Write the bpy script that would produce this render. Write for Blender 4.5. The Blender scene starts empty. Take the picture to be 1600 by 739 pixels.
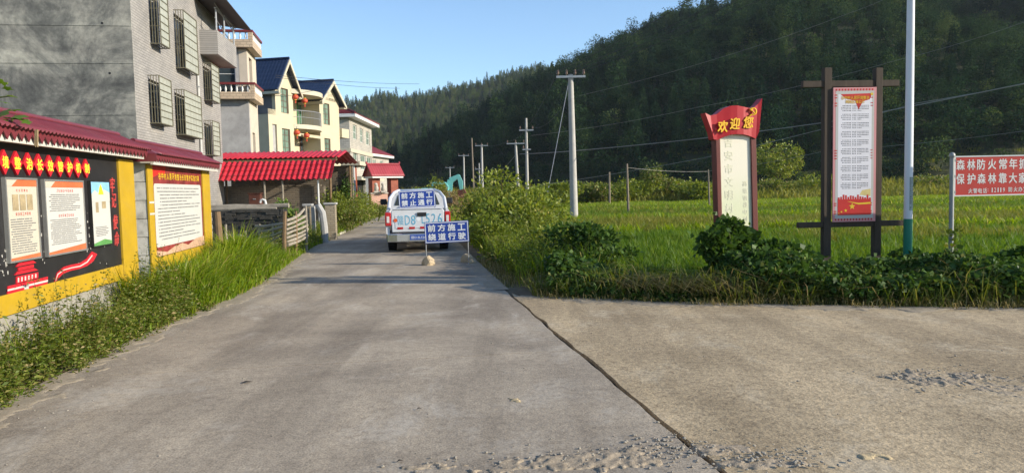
import bpy, bmesh, math, random
import numpy as np
from mathutils import Matrix, Vector
random.seed(7)
RNG = np.random.default_rng(7)
SC = bpy.context.scene
COL = SC.collection
R = math.radians

# ------------------------------------------------------------------ camera
EYE = 1.60
FPX = 1150.0                      # focal length in pixels of a 1600 px wide picture
PITCH, ROLL = R(3.63), R(1.2)
cam_data = bpy.data.cameras.new('camera')
cam_data.sensor_width = 36.0
cam_data.lens = 36.0 * FPX / 1600.0
cam_data.clip_start = 0.05
cam_data.clip_end = 5000
cam = bpy.data.objects.new('camera', cam_data)
COL.objects.link(cam)
cam.matrix_world = (Matrix.Translation((0, 0, EYE)) @ Matrix.Rotation(R(90) - PITCH, 4, 'X')
                    @ Matrix.Rotation(-ROLL, 4, 'Z'))
SC.camera = cam
SC.render.resolution_x, SC.render.resolution_y = 1024, 472

# ------------------------------------------------------------------ sky, sun, exposure
SUN_EL, SUN_AZ = R(20.0), R(103.0)          # azimuth clockwise from +Y (the viewing direction)
world = bpy.data.worlds.new('World')
SC.world = world
world.use_nodes = True
wn = world.node_tree.nodes
wl = world.node_tree.links
bg = wn['Background']
sky = wn.new('ShaderNodeTexSky')
sky.sky_type = 'NISHITA'
sky.sun_disc = False
sky.sun_elevation = SUN_EL
sky.sun_rotation = SUN_AZ
sky.altitude = 100
sky.air_density = 1.0
sky.dust_density = 0.3
sky.ozone_density = 3.5
wl.new(sky.outputs[0], bg.inputs[0])
bg.inputs[1].default_value = 0.15
sun_data = bpy.data.lights.new('sun', 'SUN')
sun_data.energy = 5.0
sun_data.angle = R(0.55)
sun_data.color = (1.0, 0.90, 0.74)
sun = bpy.data.objects.new('sun', sun_data)
COL.objects.link(sun)
sdir = Vector((math.sin(SUN_AZ) * math.cos(SUN_EL), math.cos(SUN_AZ) * math.cos(SUN_EL), math.sin(SUN_EL)))
sun.rotation_euler = sdir.to_track_quat('Z', 'Y').to_euler()
sun.location = (60, 0, 40)
SC.view_settings.view_transform = 'Standard'
SC.view_settings.look = 'None'
SC.view_settings.exposure = 0.66
SC.view_settings.gamma = 1.0
SC.view_settings.use_curve_mapping = False
SC.render.engine = 'CYCLES'
SC.cycles.use_denoising = True
SC.cycles.max_bounces = 6
SC.cycles.diffuse_bounces = 3
SC.cycles.glossy_bounces = 3
SC.cycles.transmission_bounces = 4
SC.cycles.transparent_max_bounces = 6
SC.cycles.volume_bounces = 0
SC.cycles.caustics_reflective = False
SC.cycles.caustics_refractive = False

# ------------------------------------------------------------------ where a line of sight meets the place
def sight(px, py):
    a, b = (px - 800.0) / FPX, (369.5 - py) / FPX
    c, s = math.cos(ROLL), math.sin(ROLL)
    a, b = a * c + b * s, -a * s + b * c
    return Vector((a, math.cos(PITCH) + b * math.sin(PITCH), b * math.cos(PITCH) - math.sin(PITCH)))
def at(px, py, Y):
    d = sight(px, py)
    return Vector((d.x / d.y * Y, Y, EYE + d.z / d.y * Y))
def on_ground(px, py, z=0.0):
    d = sight(px, py)
    t = (z - EYE) / d.z
    return Vector((d.x * t, d.y * t, z))
TH = R(8.4)                                 # the road runs 8.4 degrees to the left of the view
def W(lx, ly, z=0.0):                        # road frame (across, along) -> world
    return Vector((lx * math.cos(TH) - ly * math.sin(TH), lx * math.sin(TH) + ly * math.cos(TH), z))
def hit(root, px, py, off=0.0):              # -> (x, z) on the plane y = off of a thing's own frame
    m = Matrix.Translation(root.location) @ Matrix.Rotation(root.rotation_euler.z, 4, 'Z')
    mi = m.inverted()
    o = mi @ Vector((0, 0, EYE))
    d = mi.to_3x3() @ sight(px, py)
    t = (off - o.y) / d.y
    return (o.x + d.x * t, o.z + d.z * t)
def hitx(root, px, py, xo=0.0):              # -> (y, z) on the plane x = xo
    m = Matrix.Translation(root.location) @ Matrix.Rotation(root.rotation_euler.z, 4, 'Z')
    mi = m.inverted()
    o = mi @ Vector((0, 0, EYE))
    d = mi.to_3x3() @ sight(px, py)
    t = (xo - o.x) / d.x
    return (o.y + d.y * t, o.z + d.z * t)

# ------------------------------------------------------------------ materials
MATS = {}
def _nt(name):
    m = bpy.data.materials.new(name)
    m.use_nodes = True
    MATS[name] = m
    n, l = m.node_tree.nodes, m.node_tree.links
    return m, n, l, n['Principled BSDF']
def _ramp(n, stops):
    r = n.new('ShaderNodeValToRGB')
    e = r.color_ramp.elements
    while len(e) < len(stops):
        e.new(0.5)
    for k, (p, c) in enumerate(stops):
        e[k].position = p
        e[k].color = (c[0], c[1], c[2], 1)
    return r
def _noise(n, l, vec, scale, detail=4, rough=0.6, dist=0.0):
    t = n.new('ShaderNodeTexNoise')
    t.inputs['Scale'].default_value = scale
    t.inputs['Detail'].default_value = detail
    t.inputs['Roughness'].default_value = rough
    t.inputs['Distortion'].default_value = dist
    if vec is not None:
        l.new(vec, t.inputs['Vector'])
    return t
def _mix(n, l, fac, a, b, mode='MIX'):
    x = n.new('ShaderNodeMix')
    x.data_type = 'RGBA'
    x.blend_type = mode
    for sock, v in ((0, fac), (6, a), (7, b)):
        if hasattr(v, 'links') or hasattr(v, 'is_linked'):
            l.new(v, x.inputs[sock])
        elif isinstance(v, (int, float)):
            x.inputs[sock].default_value = v
        else:
            x.inputs[sock].default_value = (v[0], v[1], v[2], 1)
    return x.outputs[2]
def _math(n, l, op, a, b=None):
    x = n.new('ShaderNodeMath')
    x.operation = op
    for i, v in enumerate((a, b)):
        if v is None:
            continue
        if isinstance(v, (int, float)):
            x.inputs[i].default_value = v
        else:
            l.new(v, x.inputs[i])
    return x.outputs[0]
def _bump(n, l, b, h, strength, dist=0.01):
    x = n.new('ShaderNodeBump')
    x.inputs['Strength'].default_value = strength
    x.inputs['Distance'].default_value = dist
    l.new(h, x.inputs['Height'])
    l.new(x.outputs[0], b.inputs['Normal'])
def M(name, col, rough=0.7, var=0.18, scale=3.0, bump=0.15, bscale=60.0, metal=0.0, spec=0.3, dirt=None, dirt_amt=0.4, coat=0.0, stretch=None):
    """Plain painted / cast / fabric surface: colour with uneven tone, grime patches and fine relief."""
    if name in MATS:
        return MATS[name]
    m, n, l, b = _nt(name)
    tc = n.new('ShaderNodeTexCoord')
    vec = tc.outputs['Object']
    if stretch:
        mp = n.new('ShaderNodeMapping')
        mp.inputs['Scale'].default_value = stretch
        l.new(vec, mp.inputs['Vector'])
        vec = mp.outputs[0]
    t = _noise(n, l, vec, scale, 5, 0.65)
    r = _ramp(n, [(0.25, [c * (1 - var) for c in col]), (0.75, [min(1, c * (1 + var)) for c in col])])
    l.new(t.outputs[0], r.inputs[0])
    out = r.outputs[0]
    if dirt:
        t2 = _noise(n, l, vec, scale * 1.7 + 0.3, 8, 0.7, 0.4)
        r2 = _ramp(n, [(0.5, (0, 0, 0)), (0.72, (dirt_amt,) * 3)])
        l.new(t2.outputs[0], r2.inputs[0])
        out = _mix(n, l, r2.outputs[0], out, dirt)
    l.new(out, b.inputs['Base Color'])
    b.inputs['Roughness'].default_value = rough
    b.inputs['Metallic'].default_value = metal
    b.inputs['Specular IOR Level'].default_value = spec
    b.inputs['Coat Weight'].default_value = coat
    if bump:
        t3 = _noise(n, l, vec, bscale, 4, 0.6)
        _bump(n, l, b, t3.outputs[0], bump, 0.01)
    return m
def M_leaf(name, stops, rough=0.55, trans=0.35, inst=0.25, spec=0.25):
    """Foliage: colour varies leaf by leaf and plant by plant; light passes through."""
    if name in MATS:
        return MATS[name]
    m, n, l, b = _nt(name)
    g = n.new('ShaderNodeNewGeometry')
    oi = n.new('ShaderNodeObjectInfo')
    a = _math(n, l, 'MULTIPLY', g.outputs['Random Per Island'], 1 - inst)
    a = _math(n, l, 'ADD', a, _math(n, l, 'MULTIPLY', oi.outputs['Random'], inst))
    r = _ramp(n, stops)
    l.new(a, r.inputs[0])
    l.new(r.outputs[0], b.inputs['Base Color'])
    b.inputs['Roughness'].default_value = rough
    b.inputs['Specular IOR Level'].default_value = spec
    tr = n.new('ShaderNodeBsdfTranslucent')
    hs = n.new('ShaderNodeHueSaturation')
    hs.inputs['Hue'].default_value = 0.485
    hs.inputs['Saturation'].default_value = 1.1
    hs.inputs['Value'].default_value = 1.35
    l.new(r.outputs[0], hs.inputs['Color'])
    l.new(hs.outputs[0], tr.inputs[0])
    ms = n.new('ShaderNodeMixShader')
    ms.inputs[0].default_value = trans
    l.new(b.outputs[0], ms.inputs[1])
    l.new(tr.outputs[0], ms.inputs[2])
    l.new(ms.outputs[0], n['Material Output'].inputs[0])
    return m
def M_glass(name, col=(0.03, 0.04, 0.045), rough=0.12):
    if name in MATS:
        return MATS[name]
    m, n, l, b = _nt(name)
    tc = n.new('ShaderNodeTexCoord')
    t = _noise(n, l, tc.outputs['Object'], 1.2, 3)
    r = _ramp(n, [(0.3, [c * 0.7 for c in col]), (0.7, [c * 1.5 for c in col])])
    l.new(t.outputs[0], r.inputs[0])
    l.new(r.outputs[0], b.inputs['Base Color'])
    b.inputs['Roughness'].default_value = rough
    b.inputs['Specular IOR Level'].default_value = 0.6
    return m
def M_tiles(name, tw, th, c1, c2, mortar, axis='xz', bump=0.5, msize=0.06, offset=0.5, rough=0.5, grime=None, ratio=0.0):
    """Small wall tiles / far brickwork, too fine to lay one by one: brick pattern in the object's own frame."""
    if name in MATS:
        return MATS[name]
    m, n, l, b = _nt(name)
    tc = n.new('ShaderNodeTexCoord')
    sx = n.new('ShaderNodeSeparateXYZ')
    l.new(tc.outputs['Object'], sx.inputs[0])
    cx = n.new('ShaderNodeCombineXYZ')
    if axis == 'auto':
        s = _math(n, l, 'ADD', sx.outputs[0], sx.outputs[1])
        l.new(s, cx.inputs[0])
    else:
        l.new(sx.outputs['xyz'.index(axis[0])], cx.inputs[0])
    l.new(sx.outputs[2], cx.inputs[1])
    br = n.new('ShaderNodeTexBrick')
    br.offset = offset
    br.inputs['Scale'].default_value = 1.0
    br.inputs['Brick Width'].default_value = tw
    br.inputs['Row Height'].default_value = th
    br.inputs['Mortar Size'].default_value = th * msize
    br.inputs['Mortar Smooth'].default_value = 0.3
    br.inputs['Color1'].default_value = (*c1, 1)
    br.inputs['Color2'].default_value = (*c2, 1)
    br.inputs['Mortar'].default_value = (*mortar, 1)
    l.new(cx.outputs[0], br.inputs['Vector'])
    out = br.outputs[0]
    t = _noise(n, l, tc.outputs['Object'], 0.7, 6, 0.7)
    r = _ramp(n, [(0.3, (0.72, 0.72, 0.72)), (0.7, (1.08, 1.06, 1.02))])
    l.new(t.outputs[0], r.inputs[0])
    out = _mix(n, l, 1.0, out, r.outputs[0], 'MULTIPLY')
    if grime:
        t2 = _noise(n, l, tc.outputs['Object'], 1.6, 8, 0.75, 0.5)
        r2 = _ramp(n, [(0.5, (0, 0, 0)), (0.75, (0.6, 0.6, 0.6))])
        l.new(t2.outputs[0], r2.inputs[0])
        out = _mix(n, l, r2.outputs[0], out, grime)
    l.new(out, b.inputs['Base Color'])
    b.inputs['Roughness'].default_value = rough
    b.inputs['Specular IOR Level'].default_value = 0.3
    inv = _math(n, l, 'SUBTRACT', 1.0, br.outputs['Fac'])
    _bump(n, l, b, inv, bump, 0.012)
    return m

# ------------------------------------------------------------------ mesh building
class MB:
    def __init__(self):
        self.v, self.f = [], []
    def add(self, vs, fs):
        o = len(self.v)
        self.v += [tuple(p) for p in vs]
        self.f += [tuple(i + o for i in q) for q in fs]
        return self
    def box(self, x0, x1, y0, y1, z0, z1):
        v = [(x, y, z) for z in (z0, z1) for y in (y0, y1) for x in (x0, x1)]
        return self.add(v, [(0, 2, 3, 1), (4, 5, 7, 6), (0, 1, 5, 4), (2, 6, 7, 3), (0, 4, 6, 2), (1, 3, 7, 5)])
    def prism(self, pts, axis, a0, a1):
        """2-D polygon pts swept along an axis from a0 to a1. axis x: pts=(y,z); y: (x,z); z: (x,y)"""
        n = len(pts)
        def mk(p, a):
            return (a, p[0], p[1]) if axis == 'x' else (p[0], a, p[1]) if axis == 'y' else (p[0], p[1], a)
        v = [mk(p, a0) for p in pts] + [mk(p, a1) for p in pts]
        f = [tuple(range(n))[::-1], tuple(range(n, 2 * n))] + [(i, (i + 1) % n, n + (i + 1) % n, n + i) for i in range(n)]
        return self.add(v, f)
    def tube(self, pts, r, n=8, caps=True):
        pts = [Vector(p) for p in pts]
        rs = r if isinstance(r, (list, tuple)) else [r] * len(pts)
        vs, fs = [], []
        up0 = None
        for i, p in enumerate(pts):
            d = (pts[min(i + 1, len(pts) - 1)] - pts[max(i - 1, 0)])
            d.normalize()
            if up0 is None or abs(up0.dot(d)) > 0.95:
                up0 = Vector((0, 0, 1)) if abs(d.z) < 0.9 else Vector((1, 0, 0))
            a = d.cross(up0); a.normalize()
            b = a.cross(d); b.normalize()
            up0 = b
            for k in range(n):
                t = 2 * math.pi * k / n
                vs.append(p + (a * math.cos(t) + b * math.sin(t)) * rs[i])
        for i in range(len(pts) - 1):
            for k in range(n):
                fs.append((i * n + k, i * n + (k + 1) % n, (i + 1) * n + (k + 1) % n, (i + 1) * n + k))
        if caps:
            fs.append(tuple(range(n))[::-1])
            fs.append(tuple(range((len(pts) - 1) * n, len(pts) * n)))
        return self.add(vs, fs)
    def lathe(self, c, prof, n=16, axis='z'):
        """prof = [(radius, height)...]; closed at the ends"""
        vs, fs = [], []
        for (r, h) in prof:
            for k in range(n):
                t = 2 * math.pi * k / n
                a, b = r * math.cos(t), r * math.sin(t)
                vs.append((c[0] + a, c[1] + b, c[2] + h) if axis == 'z' else (c[0] + h, c[1] + a, c[2] + b) if axis == 'x' else (c[0] + a, c[1] + h, c[2] - b))
        for i in range(len(prof) - 1):
            for k in range(n):
                fs.append((i * n + k, i * n + (k + 1) % n, (i + 1) * n + (k + 1) % n, (i + 1) * n + k))
        fs.append(tuple(range(n))[::-1])
        fs.append(tuple(range((len(prof) - 1) * n, len(prof) * n)))
        return self.add(vs, fs)
    def sheet(self, P, nu, nv, thick=0.0, nrm=(0, 0, 1)):
        """surface P(u, v) on a grid; thick > 0 closes it to a slab along -nrm"""
        vs = [Vector(P(i / nu, j / nv)) for j in range(nv + 1) for i in range(nu + 1)]
        fs = [(j * (nu + 1) + i, j * (nu + 1) + i + 1, (j + 1) * (nu + 1) + i + 1, (j + 1) * (nu + 1) + i) for j in range(nv) for i in range(nu)]
        if thick:
            nn = len(vs)
            d = Vector(nrm) * thick
            vs = vs + [p - d for p in vs]
            fs = fs + [tuple(i + nn for i in q)[::-1] for q in fs]
            ring = [i for i in range(nu + 1)] + [j * (nu + 1) + nu for j in range(1, nv + 1)] + [nv * (nu + 1) + i for i in range(nu - 1, -1, -1)] + [j * (nu + 1) for j in range(nv - 1, 0, -1)]
            for k in range(len(ring)):
                a, b = ring[k], ring[(k + 1) % len(ring)]
                fs.append((b, a, a + nn, b + nn))
        return self.add(vs, fs)
def obj_from(name, me, mat, parent=None, smooth=False, bevel=0.0, recalc=True):
    if mat is not None and not me.materials:
        me.materials.append(mat)
    o = bpy.data.objects.new(name, me)
    COL.objects.link(o)
    if parent is not None:
        o.parent = parent
    if recalc:
        bm = bmesh.new(); bm.from_mesh(me)
        bmesh.ops.recalc_face_normals(bm, faces=bm.faces)
        bm.to_mesh(me); bm.free()
    if smooth:
        for p in me.polygons:
            p.use_smooth = True
        if smooth != 'all':
            me.set_sharp_from_angle(angle=R(38))
    if bevel:
        b = o.modifiers.new('bevel', 'BEVEL')
        b.width = bevel; b.segments = 2; b.limit_method = 'ANGLE'; b.angle_limit = R(50)
    return o
def part(name, mb, mat, parent=None, smooth=False, bevel=0.0, label=None, recalc=True):
    me = bpy.data.meshes.new(name)
    me.from_pydata(mb.v, [], mb.f)
    me.update()
    o = obj_from(name, me, mat, parent, smooth, bevel, recalc)
    if label:
        o['label'] = label
    return o
def tag(o, label, cat=None, group=None, kind=None):
    o['label'] = label
    if cat: o['category'] = cat
    if group: o['group'] = group
    if kind: o['kind'] = kind
    return o
def thing(name, label, cat, loc=(0, 0, 0), rotz=0.0, group=None, kind=None):
    o = bpy.data.objects.new(name, None)
    o.empty_display_size = 0.2
    COL.objects.link(o)
    o.location = loc
    o.rotation_euler = (0, 0, rotz)
    return tag(o, label, cat, group, kind)
def copy_tree(o, parent=None):
    c = o.copy()
    COL.objects.link(c)
    c.parent = parent
    for ch in list(o.children):
        copy_tree(ch, c)
    return c
def B(x0, x1, y0, y1, z0, z1):
    return MB().box(x0, x1, y0, y1, z0, z1)

# ------------------------------------------------------------------ lettering
_glyphs = {}
def glyph_mesh(body, weight, depth):
    key = (body, weight, depth)
    if key not in _glyphs:
        cu = bpy.data.curves.new('lettering', 'FONT')
        cu.body = body
        cu.size = 1.0
        cu.offset = weight
        cu.extrude = depth
        cu.resolution_u = 2
        cu.align_x = 'CENTER'; cu.align_y = 'CENTER'
        to = bpy.data.objects.new('lettering', cu)
        COL.objects.link(to)
        dg = bpy.context.evaluated_depsgraph_get()
        me = bpy.data.meshes.new_from_object(to.evaluated_get(dg))
        v = np.array([p.co[:] for p in me.vertices]) if len(me.vertices) else np.zeros((0, 3))
        f = [tuple(p.vertices) for p in me.polygons]
        bpy.data.objects.remove(to); bpy.data.curves.remove(cu); bpy.data.meshes.remove(me)
        _glyphs[key] = (v, f)
    return _glyphs[key]
def letters(body, cx, cz, w, h, y, weight=0.0, depth=0.02, shear=0.0, rot=0.0):
    """MB of lettering filling a w x h box centred on (cx, cz) in a thing's xz plane, facing -y, standing out from y"""
    v, f = glyph_mesh(body, 0.0, depth)
    mb = MB()
    if not len(v):
        return mb
    lo, hi = v.min(0), v.max(0)
    sx = w / max(hi[0] - lo[0], 1e-6)
    sz = h / max(hi[1] - lo[1], 1e-6)
    p = (v - (lo + hi) / 2)
    c, s = math.cos(rot), math.sin(rot)
    q = weight * min(sx, sz) * 1.6
    shifts = [(0, 0)] if not weight else [(-q, -q), (q, -q), (q, q), (-q, q)]     # heavier strokes: laid over itself a little apart
    for k, (ox, oz) in enumerate(shifts):
        X, Z = p[:, 0] * sx, p[:, 1] * sz
        X = X + Z * shear
        X, Z = X * c - Z * s, X * s + Z * c
        Y = y - p[:, 2] * min(sx, sz) - 0.00035 * k
        mb.add(list(zip((X + cx + ox).tolist(), Y.tolist(), (Z + cz + oz).tolist())), f)
    return mb
def line_text(body, cx, cz, w, h, y, **k):
    """characters set one by one on a line, each its own box (Chinese signs are set on a grid)"""
    mb = MB()
    n = len(body)
    step = w / n
    for i, ch in enumerate(body):
        if ch == ' ':
            continue
        g = letters(ch, cx - w / 2 + step * (i + 0.5), cz, min(step * 0.9, h * k.get('asp', 1.0)) if ch not in '1：:·' else step * 0.4, h, y, **{a: b for a, b in k.items() if a != 'asp'})
        mb.add(g.v, g.f)
    return mb
def print_rows(x0, x1, z0, z1, rows, y, rng, fill=0.55, cols=None, ragged=0.25):
    """rows of small print too fine to read: little ink marks"""
    mb = MB()
    dz = (z1 - z0) / rows
    for r in range(rows):
        zc = z1 - (r + 0.5) * dz
        xe = x0 + (x1 - x0) * (1 - ragged * rng.random() * (rng.random() < 0.6))
        x = x0 + (0.05 * (x1 - x0) if rng.random() < 0.4 else 0)
        cw = dz * 0.62
        while x < xe - cw:
            a = cw * rng.uniform(0.55, 0.9)
            mb.add([(x, y, zc - dz * fill / 2), (x + a, y, zc - dz * fill / 2), (x + a, y, zc + dz * fill / 2), (x, y, zc + dz * fill / 2)], [(0, 1, 2, 3)])
            x += cw * (1.0 if rng.random() < 0.93 else 1.9)
    return mb

# ------------------------------------------------------------------ numpy meshes for foliage
def np_mesh(name, V, F, mat):
    V = np.asarray(V, dtype=np.float32); F = np.asarray(F, dtype=np.int32)
    me = bpy.data.meshes.new(name)
    k = F.shape[1]
    me.vertices.add(len(V)); me.vertices.foreach_set('co', V.ravel())
    me.loops.add(F.size); me.loops.foreach_set('vertex_index', F.ravel())
    me.polygons.add(len(F)); me.polygons.foreach_set('loop_start', np.arange(0, F.size, k, dtype=np.int32))
    me.update(calc_edges=True)
    me.materials.append(mat)
    return me
def unit(v):
    return v / np.maximum(np.linalg.norm(v, axis=1, keepdims=True), 1e-9)
def leaves(C, D, L, Wd, rng, droop=0.0, fold=0.0):
    """leaf blades at C (N,3) growing along D (N,3), length L, width Wd -> V, F (two quads folded on the midrib)"""
    N = len(C)
    D = unit(D)
    S = unit(np.cross(D, rng.normal(size=(N, 3))))
    U = np.cross(S, D)
    L = np.broadcast_to(np.asarray(L, float).reshape(-1, 1), (N, 1)); Wd = np.broadcast_to(np.asarray(Wd, float).reshape(-1, 1), (N, 1))
    base = C
    mid = C + D * L * 0.42 + np.array([0, 0, -1]) * (droop * L * 0.1)
    tip = C + D * L + np.array([0, 0, -1]) * (droop * L * 0.45)
    a = mid + S * Wd * 0.5 + U * Wd * fold
    b = mid - S * Wd * 0.5 + U * Wd * fold
    V = np.stack([base, a, tip, b], 1).reshape(-1, 3)
    F = np.arange(4 * N).reshape(N, 4)
    return V, F
def blades(P, H, Wd, lean, rng, curve=0.5, az=None):
    """grass blades rooted at P, height H, leaning over -> V, F (two quads each)"""
    N = len(P)
    az = rng.uniform(0, 2 * np.pi, N) if az is None else az
    d = np.stack([np.cos(az), np.sin(az), np.zeros(N)], 1)
    s = np.stack([-np.sin(az + rng.normal(0, 0.7, N)), np.cos(az + rng.normal(0, 0.7, N)), np.zeros(N)], 1)
    H = np.broadcast_to(np.asarray(H, float), (N,))[:, None]; lean = np.broadcast_to(np.asarray(lean, float), (N,))[:, None]
    Wd = np.broadcast_to(np.asarray(Wd, float), (N,))[:, None]
    up = np.array([0, 0, 1.0])
    m = P + up * H * 0.58 + d * H * lean * 0.35
    t = P + up * H * (1 - curve * lean * 0.55) + d * H * lean * (0.75 + curve * 0.4)
    V = np.stack([P - s * Wd * 0.45, P + s * Wd * 0.45, m + s * Wd * 0.5, m - s * Wd * 0.5, t + s * Wd * 0.06, t - s * Wd * 0.06], 1).reshape(-1, 3)
    b = 6 * np.arange(N)[:, None]
    F = np.concatenate([b + np.array([0, 1, 2, 3]), b + np.array([3, 2, 4, 5])], 0)
    return V, F
def join_vf(lst):
    Vs, Fs, o = [], [], 0
    for V, F in lst:
        Vs.append(V); Fs.append(F + o); o += len(V)
    return np.concatenate(Vs), np.concatenate(Fs)
def veg(name, V, F, mat, parent=None, loc=None):
    me = np_mesh(name, V, F, mat)
    o = bpy.data.objects.new(name, me)
    COL.objects.link(o)
    if parent is not None: o.parent = parent
    if loc is not None: o.location = loc
    return o
def scatter(name, P, rotz, scale, templates, idx, tilt=None):
    """one object: template meshes instanced on points (rice, forest: what nobody could count)"""
    me = bpy.data.meshes.new(name)
    me.vertices.add(len(P)); me.vertices.foreach_set('co', np.asarray(P, np.float32).ravel())
    def attr(nm, ty, data, key='value'):
        a = me.attributes.new(nm, ty, 'POINT')
        a.data.foreach_set(key, np.ascontiguousarray(data).ravel())
    rot = np.zeros((len(P), 3), np.float32)
    rot[:, 2] = rotz
    if tilt is not None: rot[:, 0:2] = tilt
    attr('rot', 'FLOAT_VECTOR', rot, 'vector')
    attr('scl', 'FLOAT_VECTOR', np.asarray(scale, np.float32), 'vector')
    attr('idx', 'INT', np.asarray(idx, np.int32))
    c = bpy.data.collections.new(name + '_kinds')
    for k, t in enumerate(templates):
        t.name = '%s_kind_%02d' % (name, k)
        c.objects.link(t)
    o = bpy.data.objects.new(name, me)
    COL.objects.link(o)
    ng = bpy.data.node_groups.new(name, 'GeometryNodeTree')
    ng.interface.new_socket('Geometry', in_out='INPUT', socket_type='NodeSocketGeometry')
    ng.interface.new_socket('Geometry', in_out='OUTPUT', socket_type='NodeSocketGeometry')
    N = ng.nodes
    gi, go = N.new('NodeGroupInput'), N.new('NodeGroupOutput')
    ip = N.new('GeometryNodeInstanceOnPoints')
    ci = N.new('GeometryNodeCollectionInfo')
    ci.inputs['Collection'].default_value = c
    ci.inputs['Separate Children'].default_value = True
    ci.inputs['Reset Children'].default_value = True
    ip.inputs['Pick Instance'].default_value = True
    def na(nm, ty):
        a = N.new('GeometryNodeInputNamedAttribute'); a.data_type = ty
        a.inputs['Name'].default_value = nm
        return next(s for s in a.outputs if s.enabled and s.name == 'Attribute')
    L = ng.links
    mp = N.new('GeometryNodeMeshToPoints')
    L.new(gi.outputs[0], mp.inputs['Mesh'])
    L.new(mp.outputs[0], ip.inputs['Points'])
    L.new(ci.outputs[0], ip.inputs['Instance'])
    L.new(na('idx', 'INT'), ip.inputs['Instance Index'])
    e2r = N.new('FunctionNodeEulerToRotation')
    L.new(na('rot', 'FLOAT_VECTOR'), e2r.inputs[0])
    L.new(e2r.outputs[0], ip.inputs['Rotation'])
    L.new(na('scl', 'FLOAT_VECTOR'), ip.inputs['Scale'])
    L.new(ip.outputs[0], go.inputs[0])
    md = o.modifiers.new('scatter', 'NODES')
    md.node_group = ng
    return o
def template(V, F, mat, extra=()):
    me = np_mesh('kind', V, F, mat)
    o = bpy.data.objects.new('kind', me)
    return o
# ================================================================== the setting
def vnoise(x, y, seed=0):
    """smooth value noise in [-1, 1] on arrays"""
    xi, yi = np.floor(x).astype(np.int64), np.floor(y).astype(np.int64)
    xf, yf = x - xi, y - yi
    u, v = xf * xf * (3 - 2 * xf), yf * yf * (3 - 2 * yf)
    def h(a, b):
        n = (a * 374761393 + b * 668265263 + seed * 1442695041) & 0x7fffffff
        n = ((n ^ (n >> 13)) * 1274126177) & 0x7fffffff
        return ((n ^ (n >> 16)) & 0xffff) / 32767.5 - 1
    return (h(xi, yi) * (1 - u) + h(xi + 1, yi) * u) * (1 - v) + (h(xi, yi + 1) * (1 - u) + h(xi + 1, yi + 1) * u) * v
def fbm(x, y, seed=0, oct=4):
    s, a, t = 0, 1.0, 0
    for k in range(oct):
        s = s + a * vnoise(x * 2 ** k, y * 2 ** k, seed + k); t += a; a *= 0.5
    return s / t

def M_concrete(name, tones, dust, spot, rough_bump, mottle=0.6):
    m, n, l, b = _nt(name)
    g = n.new('ShaderNodeNewGeometry')
    v = g.outputs['Position']
    big = _noise(n, l, v, 0.55, 6, 0.62, 0.3)
    r = _ramp(n, [(0.36, tones[0]), (0.5, tones[1]), (0.64, tones[2])])
    l.new(big.outputs[0], r.inputs[0])
    fine = _noise(n, l, v, 75.0, 3, 0.7)
    rf = _ramp(n, [(0.36, (0.62, 0.61, 0.6)), (0.5, (1, 1, 1)), (0.64, (1.25, 1.23, 1.2))])
    l.new(fine.outputs[0], rf.inputs[0])
    c = _mix(n, l, 0.85, r.outputs[0], rf.outputs[0], 'MULTIPLY')
    # wheel-worn light smears lie across the traffic
    mp = n.new('ShaderNodeMapping'); mp.inputs['Rotation'].default_value = (0, 0, 0.25); mp.inputs['Scale'].default_value = (1.2, 0.8, 1)
    l.new(v, mp.inputs['Vector'])
    sm = _noise(n, l, mp.outputs[0], 0.9, 10, 0.74, 0.5)
    rs = _ramp(n, [(0.52, (0, 0, 0)), (0.64, (0.7, 0.7, 0.7))])
    l.new(sm.outputs[0], rs.inputs[0])
    c = _mix(n, l, rs.outputs[0], c, dust)
    mt = n.new('ShaderNodeMapping'); mt.inputs['Rotation'].default_value = (0, 0, -TH); mt.inputs['Scale'].default_value = (1.5, 0.10, 1)
    l.new(v, mt.inputs['Vector'])
    tk_ = _noise(n, l, mt.outputs[0], 1.0, 6, 0.6, 0.2)
    rt_ = _ramp(n, [(0.38, (0.80, 0.79, 0.78)), (0.5, (1, 1, 1)), (0.62, (1.14, 1.13, 1.11))])
    l.new(tk_.outputs[0], rt_.inputs[0])
    c = _mix(n, l, 0.9, c, rt_.outputs[0], 'MULTIPLY')
    dk = _noise(n, l, v, 2.3, 8, 0.75, 0.8)
    rd = _ramp(n, [(0.54, (0, 0, 0)), (0.72, (0.7, 0.7, 0.7))])
    l.new(dk.outputs[0], rd.inputs[0])
    c = _mix(n, l, rd.outputs[0], c, spot)
    mo = _noise(n, l, v, 15.0, 9, 0.78)
    rm = _ramp(n, [(0.38, (0.62, 0.6, 0.58)), (0.5, (1, 1, 1)), (0.63, (1.28, 1.25, 1.2))])
    l.new(mo.outputs[0], rm.inputs[0])
    c = _mix(n, l, mottle, c, rm.outputs[0], 'MULTIPLY')
    # dark pits and aggregate
    vo = n.new('ShaderNodeTexVoronoi'); vo.inputs['Scale'].default_value = 34.0
    l.new(v, vo.inputs['Vector'])
    rv = _ramp(n, [(0.06, (0.55, 0.53, 0.5)), (0.16, (1, 1, 1))])
    l.new(vo.outputs['Distance'], rv.inputs[0])
    c = _mix(n, l, 0.55, c, rv.outputs[0], 'MULTIPLY')
    l.new(c, b.inputs['Base Color'])
    b.inputs['Roughness'].default_value = 0.85
    b.inputs['Specular IOR Level'].default_value = 0.25
    mid = _noise(n, l, v, 9.0, 6, 0.7)
    hgt = _math(n, l, 'ADD', _math(n, l, 'MULTIPLY', fine.outputs[0], 0.5), _math(n, l, 'MULTIPLY', mid.outputs[0], 0.45))
    hgt = _math(n, l, 'ADD', hgt, _math(n, l, 'MULTIPLY', vo.outputs['Distance'], 0.35))
    _bump(n, l, b, hgt, rough_bump, 0.02)
    return m
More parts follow.
